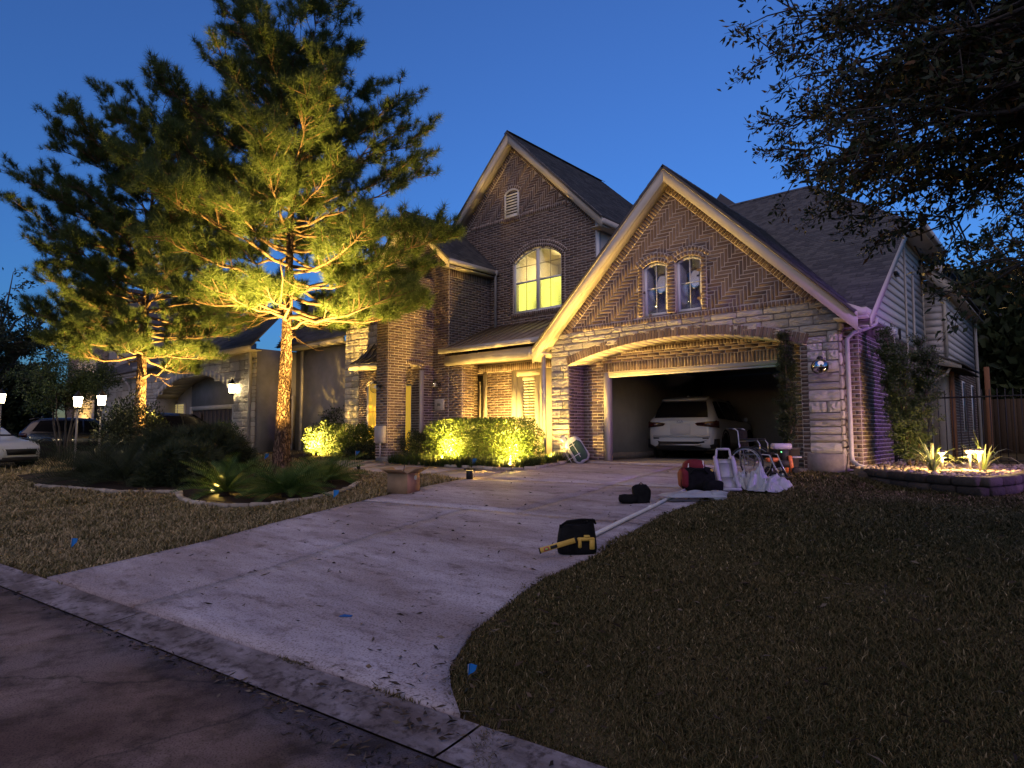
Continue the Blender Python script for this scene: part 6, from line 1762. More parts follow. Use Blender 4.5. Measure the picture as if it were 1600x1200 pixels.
# ------------------------------------------------------------------ things on the drive and lawn
M_blackcloth = pm('black_nylon', (0.006, 0.006, 0.007), (0.014, 0.014, 0.015), scale=12, rough=.85, spec=.08, bump=.5, bscale=60)
M_redcloth = pm('red_cloth', (0.11, 0.010, 0.014), (0.17, 0.015, 0.02), scale=8, rough=.8, bump=.4, bscale=40)
M_yellow = pm('tool_yellow', (0.52, 0.33, 0.06), (0.58, 0.37, 0.07), rough=.45)
M_pvc = pm('white_pvc', (.68, .67, .66), (.72, .71, .70), scale=3, rough=.35)
M_poly = pm('white_plastic_film', (.42, .43, .47), (.54, .55, .58), scale=5, rough=.3, spec=.5, bump=.6, bscale=14, bdist=.02, trans=.25)
M_greyplas = pm('grey_plastic', (.33, .34, .36), (.38, .39, .41), rough=.45)
M_lilac = pm('pale_lilac_plastic', (.40, .36, .45), (.44, .40, .49), rough=.4)
M_card = pm('brown_cardboard', (.26, .17, .095), (.34, .23, .135), scale=4, rough=.85, bump=.15, bscale=60)
M_cardprint = pm('printed_cardboard', (.42, .20, .15), (.50, .25, .18), scale=3, rough=.7)
M_steel = pm('steel_tube', (.35, .36, .38), rough=.3, metal=.9)
M_orange = pm('orange_paint', (.55, .13, .035), (.62, .16, .05), rough=.45)
M_flag = pm('blue_flag', (.012, .16, .55), (.02, .2, .62), rough=.5, trans=.3)
M_bagprint = pm('dark_green_print', (.015, .04, .035), (.02, .05, .045), rough=.5)
def sack(mb, c, size, M=None, n=18, m=12, pow_=.45, wr=.06, seed=0, flat=0.0):
    """lumpy closed body (cloth bag)"""
    rr = random.Random(seed); b = len(mb.v); ph = [rr.uniform(0, 6) for _ in range(6)]
    for i in range(m + 1):
        t = math.pi * i / m; sz = -math.cos(t); sr = math.sin(t)
        for k in range(n):
            a = 2 * math.pi * k / n
            e = lambda v: math.copysign(abs(v) ** pow_, v)
            f = 1 + wr * (math.sin(3 * a + ph[0] + 2 * t) + .6 * math.sin(7 * a + ph[1] - 3 * t) + .5 * math.sin(5 * t + ph[2]))
            p = np.array([e(sr * math.cos(a)) * size[0] / 2 * f, e(sr * math.sin(a)) * size[1] / 2 * f, e(sz) * size[2] / 2 * (1 + wr * math.sin(4 * a + ph[3]))])
            if M is not None: p = M @ p
            mb.v.append(tuple(p + np.array(c)))
    for i in range(m):
        for k in range(n):
            k2 = (k + 1) % n; mb.f.append((b + i * n + k, b + i * n + k2, b + (i + 1) * n + k2, b + (i + 1) * n + k))
    return mb
RZ = 0.721
# open tool bag with level and drill holster
t = thing('tool_bag', 'black open tool bag with yellow clips standing on the drive edge', 'tool bag', tuple(gp(-3.80, 5.3, .016)), RZ)
mb = MB(); prof = [(.19, .13, 0), (.20, .14, .05), (.19, .13, .15), (.175, .12, .24), (.17, .115, .285)]
b = 0
for (rx, ry, z) in prof:
    for k in range(20):
        a = 2 * math.pi * k / 20; e = lambda v: math.copysign(abs(v) ** .6, v); dz = .03 * math.cos(a) * (z / .28) ** 2 + .012 * math.sin(5 * a)
        mb.v.append((rx * e(math.cos(a)) * (1 + .02 * math.sin(7 * a)), ry * e(math.sin(a)), z + dz * (1 if z > .1 else 0)))
for i in range(len(prof) - 1):
    for k in range(20): mb.f.append((i * 20 + k, i * 20 + (k + 1) % 20, (i + 1) * 20 + (k + 1) % 20, (i + 1) * 20 + k))
mb.f.append(tuple(range(19, -1, -1)))
mb.build('bag_body', M_blackcloth, t, local=True, smooth=True)
sack(MB(), (0, .0, .22), (.30, .2, .1), seed=4).build('bag_lining', M_blackcloth, t, local=True, smooth=True)
MB().tube([(-.15, -.02, .27), (-.1, -.05, .31), (.05, -.06, .33), (.17, -.03, .32), (.19, .02, .28)], .012, 6).build('handle', M_blackcloth, t, local=True)
mb = MB(); mb.bbox((.075, -.135, .15), (.17, .03, .035), .008); mb.bbox((.015, -.138, .11), (.035, .03, .09), .008); mb.bbox((.135, -.138, .10), (.05, .03, .10), .008); mb.bbox((.085, -.136, .175), (.06, .028, .03), .006)
mb.build('yellow_clip', M_yellow, t, local=True)
for k in range(3): MB().bbox((-.1 + .05 * k, -.13, .08), (.04, .02, .11), .006).build('pocket', M_blackcloth, t, local=True)
lv_ = thing('spirit_level', 'yellow spirit level poking out of the black tool bag', 'spirit level', tuple(gp(-3.86, 5.22, .15)), RZ)
Ml = roty(-.28)
MB().bbox(Ml @ np.array([-.11, -.16, 0]), (.36, .022, .05), .005, Ml).build('beam', M_yellow, lv_, local=True)
mb = MB(); mb.bbox(Ml @ np.array([-.15, -.172, 0]), (.07, .004, .03), .002, Ml); mb.build('hand_hole', M_plastic, lv_, local=True)
mb = MB(); mb.bbox(Ml @ np.array([-.225, -.172, 0]), (.05, .004, .034), .002, Ml); mb.build('maker_label', pm('label_red', (.4, .05, .08), rough=.5), lv_, local=True)
for s in (-.292, .07): MB().bbox(Ml @ np.array([s, -.16, 0]), (.014, .028, .06), .004, Ml).build('end_cap', M_plastic, lv_, local=True)
MB().lathe([(.009, -.014), (.009, .014)], Ml @ np.array([-.225, -.176, 0]), 8, Ml @ roty(math.pi / 2)).build('vial', pm('vial_green', (.3, .5, .1), rough=.2), lv_, local=True)
# long white pole
t = thing('plastic_pole', 'long white plastic pole lying along the drive', 'pole', tuple(gp(-4.3, 7.5)))
a, b = gp(-3.98, 5.65, .045), gp(-4.74, 9.62, .045)
MB().tube([a + (b - a) * i / 8 + np.array([0, 0, .004 * math.sin(i)]) for i in range(9)], .024, 10).build('tube', M_pvc, t, smooth=True)
MB().tube([a - (b - a) * .001, a + (b - a) * .012], .029, 10).build('end_cap', M_pvc, t, smooth=True)
MB().tube([a + (b - a) * .55, a + (b - a) * .57], .029, 10).build('coupling', M_pvc, t, smooth=True)
# black pouch
t = thing('black_pouch', 'crumpled black cloth pouch beside the white bag', 'pouch', tuple(gp(-4.86, 8.25, .016)), RZ)
mb = sack(MB(), (.08, 0, .12), (.24, .2, .27), seed=1, wr=.1); mb.build('upright_part', M_blackcloth, t, local=True, smooth=True)
mb = sack(MB(), (-.12, -.02, .06), (.26, .2, .12), seed=2, wr=.1); mb.build('flap', M_blackcloth, t, local=True, smooth=True)
MB().tube([(.02, 0, .24), (.08, 0, .29), (.14, 0, .24)], .008, 5).build('loop', M_blackcloth, t, local=True)
# flat white bag
t = thing('white_plastic_bag', 'flat white plastic bag lying on the drive before the slide', 'plastic bag', tuple(gp(-4.28, 8.85, .016)), RZ)
mb = MB(); nx, ny = 22, 12; V = []
for side in (1, -1):
    for j in range(ny + 1):
        for i in range(nx + 1):
            x, y = i / nx - .5, j / ny - .5; h = (max(0, 1 - (2 * abs(x)) ** 4) * max(0, 1 - (2 * abs(y)) ** 4)) ** .6
            z = .055 + side * h * (.055 + .018 * math.sin(9 * x + 4 * y) + .014 * math.sin(17 * y - 6 * x)) 
            V.append((x * .82 - .12 * y, y * .42, max(.003, z) if side > 0 else max(.0, z * .1)))
F = []
o_ = (nx + 1) * (ny + 1)
for s in (0, 1):
    for j in range(ny):
        for i in range(nx):
            q = s * o_ + j * (nx + 1) + i; F.append((q, q + 1, q + nx + 2, q + nx + 1))
mb.add(V, F); mb.build('film', M_poly, t, local=True, smooth=True)
sack(MB(), (.36, -.06, .07), (.24, .26, .13), seed=6, wr=.08).build('bundled_end', M_poly, t, local=True, smooth=True)
# duffel
t = thing('duffel_bag', 'stuffed black duffel bag with red cloth bulging from its top', 'duffel bag', tuple(gp(-4.62, 9.75, .016)), RZ)
sack(MB(), (0, 0, .19), (.54, .34, .38), seed=8, wr=.05).build('body', M_blackcloth, t, local=True, smooth=True)
sack(MB(), (-.03, .02, .39), (.34, .25, .2), seed=9, wr=.12, pow_=.7).build('cloth', M_redcloth, t, local=True, smooth=True)
sack(MB(), (-.22, -.03, .2), (.14, .3, .3), seed=10, wr=.08, pow_=.6).build('end_panel', M_redcloth, t, local=True, smooth=True)
mb = MB()
for k in range(5): mb.tube(curve_pts((-.16 + .06 * k, -.1, .36), (-.08 + .05 * k, .06, .46), .05, 4), .012, 5)
mb.build('white_straps', M_pvc, t, local=True)
MB().tube([(-.14, -.17, .28), (-.08, -.2, .36), (.06, -.2, .36), (.13, -.17, .28)], .014, 6).build('handle', M_blackcloth, t, local=True)
MB().bbox((.2, -.12, .27), (.05, .05, .16), .01).build('yellow_tag', M_yellow, t, local=True)
sack(MB(), (.2, -.2, .09), (.3, .18, .17), seed=11, wr=.08).build('side_pocket', M_blackcloth, t, local=True, smooth=True)
# toddler slide
t = thing('toddler_slide', 'small pale lilac and grey toy slide facing the street', 'toy slide', tuple(gp(-4.2, 10.0, .016)), RZ - .12)
P = [(0, -.12, .03), (0, -.06, .05), (0, .1, .2), (0, .26, .42), (0, .34, .48)]
mb = MB()
for a, b in zip(P[:-1], P[1:]): mb.prism([(-.12, a[1], a[2]), (.12, a[1], a[2]), (.12, b[1], b[2]), (-.12, b[1], b[2])], (0, .0, -.02))
mb.build('chute', M_greyplas, t, local=True)
for s in (-1, 1):
    MB().tube([(s * .14, p[1], p[2] + .03) for p in P], [.034, .036, .036, .036, .03], 8).build('side_rail', M_lilac, t, local=True, smooth=True)
    MB().tube([(s * .12, .34, .02), (s * .12, .36, .48), (s * .1, .38, .64)], .018, 6).build('frame_leg', M_greyplas, t, local=True)
    MB().tube([(s * .12, .56, .02), (s * .11, .42, .5)], .018, 6).build('frame_leg', M_greyplas, t, local=True)
MB().tube([(-.1, .38, .64), (.1, .38, .64)], .02, 6).build('hand_bar', M_greyplas, t, local=True)
for k in range(2): MB().bbox((0, .5 - .05 * k, .16 + .16 * k), (.22, .09, .025), .008).build('step', M_lilac, t, local=True)
MB().bbox((0, -.14, .025), (.34, .08, .05), .015).build('foot', M_greyplas, t, local=True)
# crumpled plastic sheets
t = thing('plastic_sheeting', 'heap of crumpled translucent plastic sheeting between slide and wheelchair', 'plastic sheeting', tuple(gp(-3.72, 10.3, .016)), RZ)
def crumple(c, sx, sy, h, seed, rz=0.0, n=40):
    g_ = np.random.default_rng(seed); mb = MB(); V = []
    K = [(g_.uniform(5, 26) / max(sx, .2) * .35, g_.uniform(0, 6.3), g_.uniform(0, 6.3), g_.uniform(.3, 1)) for _ in range(14)]
    M_ = rotz(rz)
    for j in range(n + 1):
        for i in range(n + 1):
            x, y = i / n - .5, j / n - .5; rr_ = min(1, 1.25 * math.sqrt(x * x + y * y) * 2 * (.9 + .2 * math.sin(5 * math.atan2(y, x) + seed)))
            e = (1 - rr_ ** 2.2); v = 0
            for (f, a, p, w) in K: v += w * (1 - abs(math.sin(f * (math.cos(a) * x * sx + math.sin(a) * y * sy) * 2.2 + p))) ** 1.4
            z = max(.004, h * e * (.45 + .16 * v)); q = M_ @ np.array([x * sx * (1 + .05 * math.sin(v * 5)), y * sy, z]); V.append(q + np.array(c))
    F = [(j * (n + 1) + i, j * (n + 1) + i + 1, (j + 1) * (n + 1) + i + 1, (j + 1) * (n + 1) + i) for j in range(n) for i in range(n)]
    mb.add(V, F); return mb
for q, (c, sx, sy, h) in enumerate((((-.12, .02, 0), .46, .5, .34), ((.14, -.04, 0), .6, .5, .24), ((.02, -.2, 0), .62, .36, .14), ((-.34, .12, 0), .3, .4, .28))):
    crumple(c, sx, sy, h, 30 + q, .4 * q).build('fold', M_poly, t, local=True)
# wheelchair facing +x
t = thing('wheelchair', 'folding wheelchair with large spoked wheels parked beside the drive', 'wheelchair', tuple(gp(-4.22, 11.35, .016)), .05)
for s in (-1, 1):
    w_ = bpy.data.objects.new('drive_wheel', None); link(w_); w_.parent = t; w_.location = (-.12, s * .27, .3); WO[w_.name] = WO[t.name].copy()
    RM = rotx(math.pi / 2)
    MB().torus((0, 0, 0), .282, .018, RM, 32, 6).build('tyre', M_rubber, w_, local=True, smooth=True)
    MB().torus((0, s * .04, 0), .245, .008, RM, 32, 5).build('hand_rim', M_steel, w_, local=True, smooth=True)
    mb = MB(); mb.torus((0, 0, 0), .262, .007, RM, 32, 5)
    for k in range(14):
        a = 2 * math.pi * k / 14; mb.tube([(0, 0, 0), (.26 * math.cos(a), 0, .26 * math.sin(a))], .0028, 3, cap=False)
    mb.lathe([(.028, -.03), (.028, .03)], (0, 0, 0), 10, RM); mb.build('spokes', M_steel, w_, local=True)
    c_ = bpy.data.objects.new('caster', None); link(c_); c_.parent = t; c_.location = (.33, s * .24, .085); WO[c_.name] = WO[t.name].copy()
    MB().torus((0, 0, 0), .068, .017, RM, 20, 6).build('tyre', M_rubber, c_, local=True, smooth=True)
    mb = MB(); mb.lathe([(.055, -.008), (.055, .008)], (0, 0, 0), 14, RM); mb.tube([(0, .02, 0), (-.03, .02, .1), (-.03, 0, .14)], .01, 5); mb.build('fork', M_steel, c_, local=True)
    MB().tube([(-.42, s * .22, .90), (-.32, s * .22, .90), (-.27, s * .22, .86), (-.24, s * .22, .5), (-.24, s * .22, .25)], .012, 6).build('back_post', M_steel, t, local=True, smooth=True)
    MB().tube([(-.46, s * .22, .90), (-.36, s * .22, .90)], .018, 6).build('push_grip', M_rubber, t, local=True)
    MB().tube([(-.24, s * .22, .46), (.1, s * .22, .46), (.26, s * .22, .45), (.34, s * .22, .25), (.42, s * .2, .09)], .012, 6).build('side_frame', M_steel, t, local=True, smooth=True)
    MB().tube([(-.24, s * .22, .68), (.06, s * .22, .70), (.10, s * .22, .64), (.10, s * .22, .46)], .011, 6).build('arm_frame', M_steel, t, local=True, smooth=True)
    MB().bbox((-.08, s * .22, .715), (.3, .06, .03), .01).build('armrest', M_plastic, t, local=True)
    MB().bbox((.45, s * .1, .07), (.14, .15, .015), .004).build('footplate', M_plastic, t, local=True)
MB().bbox((.02, 0, .47), (.42, .40, .035), .012).build('seat', M_blackcloth, t, local=True)
MB().bbox((-.25, 0, .70), (.03, .40, .36), .012, roty(-.06)).build('backrest', M_blackcloth, t, local=True)
for s in (-1, 1): MB().tube([(-.05 + .1 * s, -.2, .44), (-.05 - .1 * s, .2, .2)], .01, 5).build('cross_brace', M_steel, t, local=True)
# orange wheeled machine
t = thing('garden_machine', 'orange and black wheeled garden machine with a box on top', 'garden machine', tuple(gp(-4.12, 12.35, .016)), RZ)
MB().bbox((-.04, 0, .52), (.34, .2, .11), .02).build('top_box', M_lilac, t, local=True)
MB().bbox((0, 0, .36), (.16, .16, .22), .02).build('motor', M_plastic, t, local=True)
MB().bbox((-.02, 0, .2), (.22, .2, .14), .02).build('motor', M_plastic, t, local=True)
for s in (-1, 1):
    MB().bbox((.10, s * .09, .18), (.07, .04, .34), .01, roty(.14 * s)).build('leg', M_orange, t, local=True)
MB().bbox((-.2, 0, .27), (.24, .1, .08), .012).build('deck', M_orange, t, local=True)
MB().bbox((.22, 0, .32), (.18, .16, .03), .006).build('tray', M_greyplas, t, local=True)
for s in (-1, 1):
    for x in (-.24, .16): MB().lathe([(.02, -.02), (.07, -.02), (.07, .02), (.02, .02)], (x, s * .13, .07), 16, rotx(math.pi / 2)).build('wheel', M_rubber, t, local=True)
MB().ball((-.08, -.1, .42), .012, 8, 6).build('status_light', emit('green_led', (.2, 1, .3), 2.5), t, local=True)
# soil sack by the pillar
t = thing('mulch_sack', 'white and dark green sack of mulch slumped against the garage pillar', 'sack', (-9.22, 12.92, .785), .55)
Mt = rotx(-.0) @ roty(-.55)
sack(MB(), (0, 0, .28), (.42, .2, .66), Mt, seed=14, wr=.05, pow_=.55).build('sack_body', M_poly, t, local=True, smooth=True)
sack(MB(), (.02, -.02, .27), (.36, .19, .56), Mt, seed=14, wr=.05, pow_=.55).build('print_panel', M_bagprint, t, local=True, smooth=True)
mb = MB()
for k in range(3): mb.bbox(Mt @ np.array([-.13 + .13 * k, -.11, .30]), (.012, .012, .5), .003, Mt)
for k in range(2): mb.bbox(Mt @ np.array([0, -.113, .14 + .26 * k]), (.34, .012, .012), .003, Mt)
mb.build('print_lines', M_pvc, t, local=True)
sack(MB(), Mt @ np.array([0, 0, .64]), (.12, .1, .16), Mt, seed=15, wr=.2).build('tied_top', M_poly, t, local=True, smooth=True)
# cardboard box
t = thing('cardboard_box', 'open cardboard box with a printed side on the lawn edge', 'box', tuple(gp(-9.15, 7.45, .0)), .30)
mb = MB(); s = .21; h = .36
mb.bb(-s, s, -s, -s + .008, 0, h); mb.bb(-s, s, s - .008, s, 0, h); mb.bb(-s, -s + .008, -s + .008, s - .008, 0, h); mb.bb(-s, s, -s + .008, s - .008, 0, .008); mb.build('box_walls', M_card, t, local=True)
mb = MB(); mb.bb(s - .008, s, -s + .008, s - .008, 0.001, h); mb.build('printed_side', M_cardprint, t, local=True)
for (x, y, M_) in ((-s, 0, roty(.5)), (s, 0, roty(-.35)),): 
    MB().box((x + (-.09 if x < 0 else .09) * 1.0, y, h + .05 if x > 0 else h + .03), (.2, 2 * s, .006), roty(.55 if x < 0 else -.5)).build('flap', M_card, t, local=True)
for y in (-s, s): MB().box((0, y + (-.09 if y < 0 else .09), h + .04), (2 * s - .02, .2, .006), rotx(-.4 if y < 0 else .45)).build('flap', M_card, t, local=True)
mb = MB(); mb.lathe([(.0, 0), (.045, 0), (.045, .002), (.0, .002)], (s + .001, .06, .28), 12, roty(math.pi / 2)); mb.build('sticker', M_pvc, t, local=True)
MB().tube([(-.05, .02, .2), (-.02, .05, .50)], .008, 5).build('stick', M_plastic, t, local=True)
# marker flags
def flag(x, y, label, s=1.0, h=.28, az=0.7, dz=0.0):
    t = thing('marker_flag', label, 'marker flag', tuple(gp(x, y, dz)), az, 'blue marker flags')
    MB().tube([(0, 0, 0), (.005, 0, h)], .0035 * s, 4).build('wire', M_steel, t, local=True)
    mb = MB(); n = 5
    vs = []
    for i in range(n + 1):
        u = i / n; vs += [(u * .09 * s, .012 * math.sin(5 * u), h - .0), (u * .075 * s, .012 * math.sin(5 * u + .6), h - .11 * s * (1 - .55 * u))]
    mb.add(vs, [(2 * i, 2 * i + 2, 2 * i + 3, 2 * i + 1) for i in range(n)]); mb.build('cloth', M_flag, t, local=True)
flag(-2.68, 2.66, 'blue marker flag nearest the camera at the right lawn edge', .62, .11)
flag(-9.08, 2.35, 'blue marker flag alone in the left lawn near the street', 1.0, .16)
flag(-9.55, 6.25, 'blue marker flag just outside the curved stone edging', 1.2, .18)
flag(-16.5, 11.55, 'blue marker flag under the bright bay window shrub', 1.5, .3)
flag(-11.1, 11.15, 'blue marker flag between hedge and walkway', 1.4, .24)
flag(-18.9, 9.9, 'blue marker flag behind the nearer pine trunk', 1.6, .3)
t = thing('marker_flag', 'blue marker flag lying flat on the drive', 'marker flag', tuple(gp(-4.25, 2.85, .02)), .4, 'blue marker flags')
mb = MB(); mb.prism([(0, 0, 0), (.10, .01, .004), (.09, .05, .002), (.01, .06, .001)], (0, 0, .003)); mb.build('cloth', M_flag, t, local=True)
# ------------------------------------------------------------------ lamps
WARM = (1.0, 0.60, 0.13)
M_lens = emit('warm_lens', (1.0, .74, .30), 40.0)
M_lens2 = emit('dim_lens', (1.0, .74, .30), 5.0)
def lamp(kind, name, loc, col, power, parent, aim=None, size=1.2, blend=.6, rad=.04):
    l = bpy.data.lights.new(name, kind); l.color = col; l.energy = power; l.shadow_soft_size = rad
    if kind == 'SPOT': l.spot_size = size; l.spot_blend = blend
    o = bpy.data.objects.new(name, l); link(o)
    if parent is not None:
        o.parent = parent; o.location = np.array(loc) - WO[parent.name]
    else: o.location = loc
    if aim is not None:
        d = Vector(aim) - Vector(loc); o.rotation_euler = d.to_track_quat('-Z', 'Y').to_euler()
    return o
def uplight(x, y, aim, power, label, size=1.9, blend=.8, h=.16, col=WARM, dz=0.0, lens=None, glow=0):
    b = gp(x, y, dz); t = thing('spot_light', label, 'garden light', tuple(b), 0, 'garden uplights')
    d = unit(np.array(aim, float) - b - [0, 0, h]); c = b + [0, 0, h]
    MB().tube([b - [0, 0, .02], b + [0, 0, h * .6]], .012, 6).build('stake', M_black, t)
    MB().tube([c - d * .09, c - d * .06, c + d * .005, c + d * .012], [.03, .042, .046, .046], 12).build('housing', M_black, t)
    MB().tube([c + d * .006, c + d * .0125], [.040, .040], 12).build('lens', lens or M_lens, t)
    lamp('SPOT', 'lamp', c + d * .02, col, power, t, aim, size, blend, .03)
    if glow: lamp('POINT', 'lamp', c + d * .06, col, glow, t, rad=.03)
    return t
uplight(-12.55, 11.48, (-12.7, 13.1, 2.7), 3400, 'ground light under the left half of the clipped hedge', size=2.2, glow=380)
uplight(-10.25, 11.48, (-10.3, 13.1, 3.4), 2200, 'ground light under the right half of the clipped hedge', size=2.5, blend=.6, glow=380)
uplight(-9.78, 12.48, (-9.5, 12.95, 4.4), 900, 'ground light at the foot of the left garage pillar', size=2.0, blend=.6, h=.1)
uplight(-18.9, 11.3, (-19.1, 13.2, 2.9), 4800, 'ground light under the rounded shrub by the neighbouring wall', size=2.4)
uplight(-14.1, 7.2, (-14.7, 8.2, 7.5), 7500, 'ground light at the foot of the nearer pine', size=1.5, lens=M_lens2)
uplight(-12.35, 5.45, (-11.4, 5.5, 1.0), 160, 'small ground light beside the leftmost lit sago palm', size=2.2, h=.1, lens=M_lens2)
uplight(-12.9, 6.5, (-14.5, 8.3, 9.2), 24000, 'ground light among the sago palms aimed into the nearer pine', size=.95, lens=M_lens2)
uplight(-22.7, 8.9, (-24.1, 8.2, 6.0), 22000, 'ground light at the foot of the second pine', size=1.5, lens=M_lens2)
uplight(-54.5, 13.2, (-55.2, 15, 4.5), 1500, 'ground light below the far lit pier', size=1.6)

uplight(-12.9, 13.35, (-12.3, 14.6, 3.2), 1700, 'small unseen ground light added between hedge and porch wall', size=2.6)  # added lamp, its fixture unseen; brightens the porch walls
uplight(-13.3, 9.4, (-14.9, 8.3, 9.0), 18000, 'ground light behind the nearer pine trunk', size=1.1, lens=M_lens2)
# lanterns on added posts, and a wall lantern
M_lantern = emit('lantern_glow', (1.0, .80, .45), 45.0)
M_postgrey = pm('lamp_post_paint', (.20, .18, .15), (.26, .23, .19), rough=.5)
def lantern_head(t, c, s=1.0):
    MB().lathe([(.05 * s, -.17 * s), (.09 * s, -.15 * s), (.09 * s, -.13 * s), (.02, -.13 * s)], tuple(c), 6).build('lantern_base', M_black, t)
    MB().lathe([(.07 * s, -.13 * s), (.10 * s, .10 * s), (.05 * s, .10 * s)], tuple(c), 6).build('lantern_glass', M_lantern, t)
    MB().lathe([(.12 * s, .10 * s), (.11 * s, .12 * s), (.04 * s, .2 * s), (.012 * s, .26 * s)], tuple(c), 6).build('lantern_roof', M_black, t)
def post_lamp(x, y, z, label, power):
    b = np.array([x, y, gz(x, y)]); t = thing('added_post_lantern', label, 'lantern on added post', tuple(b), 0, 'lit lanterns on added posts')
    MB().lathe([(.07, 0), (.07, .12), (.035, .2), (.03, .9), (.028, z - b[2] - .2)], tuple(b), 10).build('post', M_postgrey, t)  # post added in place of the flare streak below the lantern
    c = np.array([x, y, z]); lantern_head(t, c, 1.3)
    lamp('POINT', 'lamp', c + [0, 0, 0], (1, .72, .35), power, t, rad=.12)
post_lamp(-23.4, 6.06, 2.49, 'left one of two lit lanterns on added posts before the dark car', 420)
post_lamp(-23.45, 6.72, 2.56, 'right one of two lit lanterns on added posts before the dark car', 420)
post_lamp(-27.9, 4.95, 2.72, 'lit lantern at the very left edge of the view', 60)
t = thing('wall_lantern', 'lit lantern on the stone pier of the neighbouring garage arch', 'wall lantern', (-26.25, 12.4, 3.35))
c = np.array([-26.25, 12.25, 3.35]); lantern_head(t, c, 1.5)
MB().tube([c + [0, .2, -.25], c + [0, .05, -.3], c + [0, 0, -.22]], .015, 6).build('bracket', M_black, t)
lamp('POINT', 'lamp', c + [0, -.05, 0], (1, .68, .28), 420, t, rad=.1)

# path lights in the rock bed, unlit one by the walk
M_cap = emit('path_cap_glow', (1., .85, .5), 3.0)
def path_light(x, y, z, label, h, power, lit=True):
    t = thing('path_light', label, 'path light', (x, y, z), 0, 'path lights')
    MB().lathe([(.022, 0), (.022, h - .03)], (x, y, z), 8).build('stem', M_steel if lit else M_black, t)
    MB().lathe([(.075, h), (.08, h + .012), (.05, h + .03), (.0, h + .035)], (x, y, z), 14).build('cap', M_postgrey if lit else M_black, t)
    if lit:
        MB().lathe([(.045, h - .03), (.06, h - .002)], (x, y, z), 12).build('diffuser', M_cap, t)
        lamp('POINT', 'lamp', (x, y - .03, z + h - .05), (1, .62, .20), power, t, rad=.04)
path_light(-1.66, 12.45, .86, 'path light behind the first striped plant', .30, 150)
path_light(-1.32, 12.75, .86, 'left one of the pair of path lights in the rock bed', .32, 120)
path_light(-1.17, 12.55, .86, 'right one of the pair of path lights in the rock bed', .33, 120)
t = thing('bollard_light', 'short dark bollard light with a wide cap beside the walkway', 'bollard light', tuple(gp(-9.45, 9.42)))
b = gp(-9.45, 9.42)
MB().lathe([(.07, -.02), (.07, .19), (.062, .2)], tuple(b), 16).build('post', M_black, t)
MB().lathe([(.06, .2), (.12, .205), (.125, .222), (.10, .235), (.0, .24)], tuple(b), 18).build('cap', M_black, t)
MB().lathe([(.066, .185), (.074, .198)], tuple(b), 16).build('diffuser', emit('bollard_glow', (1, .65, .2), 1.5), t)
lamp('POINT', 'lamp', b + [0, .12, .17], WARM, 4, t, rad=.05)
# small green garden light behind the conifer
t = thing('green_garden_light', 'small green garden light at the foot of the conifer in the garage arch', 'garden light', (-4.45, 12.95, .79))
MB().lathe([(.02, 0), (.03, .06), (.03, .09)], (-4.45, 12.95, .79), 10).build('housing', M_black, t)
MB().lathe([(.022, .09), (.022, .095)], (-4.45, 12.95, .79), 10).build('lens', emit('green_lens', (.1, 1, .2), 3), t)
lamp('SPOT', 'lamp', (-4.45, 12.95, .90), (.1, 1, .2), 12, t, (-4.3, 13.0, 1.7), 1.4, .8, .02)
# street lamp with a violet LED, to the right outside the frame
SLX, SLY = 5.6, 10.2
t = thing('street_lamp', 'street lamp with a violet light on a tall pole right of the view', 'street lamp', (SLX, SLY, gz(SLX, SLY)))
MB().lathe([(.11, 0), (.09, .3), (.06, 2.9)], (SLX, SLY, gz(SLX, SLY)), 12).build('pole', M_postgrey, t)
MB().tube([(SLX, SLY, 3.4), (SLX - .2, SLY + .1, 3.6), (SLX - .7, SLY + .3, 3.65)], .04, 8).build('arm', M_postgrey, t)
MB().bbox((SLX - .85, SLY + .35, 3.64), (.5, .2, .1), .03, rotz(-.3)).build('lamp_head', M_black, t)
MB().bbox((SLX - .85, SLY + .35, 3.585), (.3, .14, .012), .004, rotz(-.3)).build('lens', emit('violet_lens', (.5, .2, 1.), 12), t)
lamp('SPOT', 'lamp', (SLX - .85, SLY + .35, 3.56), (.50, .22, 1.0), 2400, t, (-3.2, 13.0, 1.6), 1.05, .9, .12)
# ------------------------------------------------------------------ grass, leaves, litter
M_grass = pm('winter_grass', (0.044, 0.046, 0.014), (0.165, 0.128, 0.056), scale=.7, rough=.8, island=.55, spec=.15, trans=.15, c3=(0.19, 0.145, 0.08))
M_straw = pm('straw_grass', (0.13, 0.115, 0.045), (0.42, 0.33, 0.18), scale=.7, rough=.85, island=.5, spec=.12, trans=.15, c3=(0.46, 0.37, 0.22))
DW = LE + RE[::-1]
WALKP = [(a, b) for a, b, c in wp] + [(a, c) for a, b, c in wp[::-1]]
def pip(poly, X, Y):
    r = np.zeros(len(X), bool); n = len(poly)
    for i in range(n):
        x0, y0 = poly[i]; x1, y1 = poly[(i + 1) % n]
        c = ((y0 <= Y) != (y1 <= Y)); 
        with np.errstate(divide='ignore', invalid='ignore'): xi = x0 + (x1 - x0) * (Y - y0) / (y1 - y0)
        r ^= c & (X < xi)
    return r
ycv = np.vectorize(yc); gzv = np.vectorize(gz)
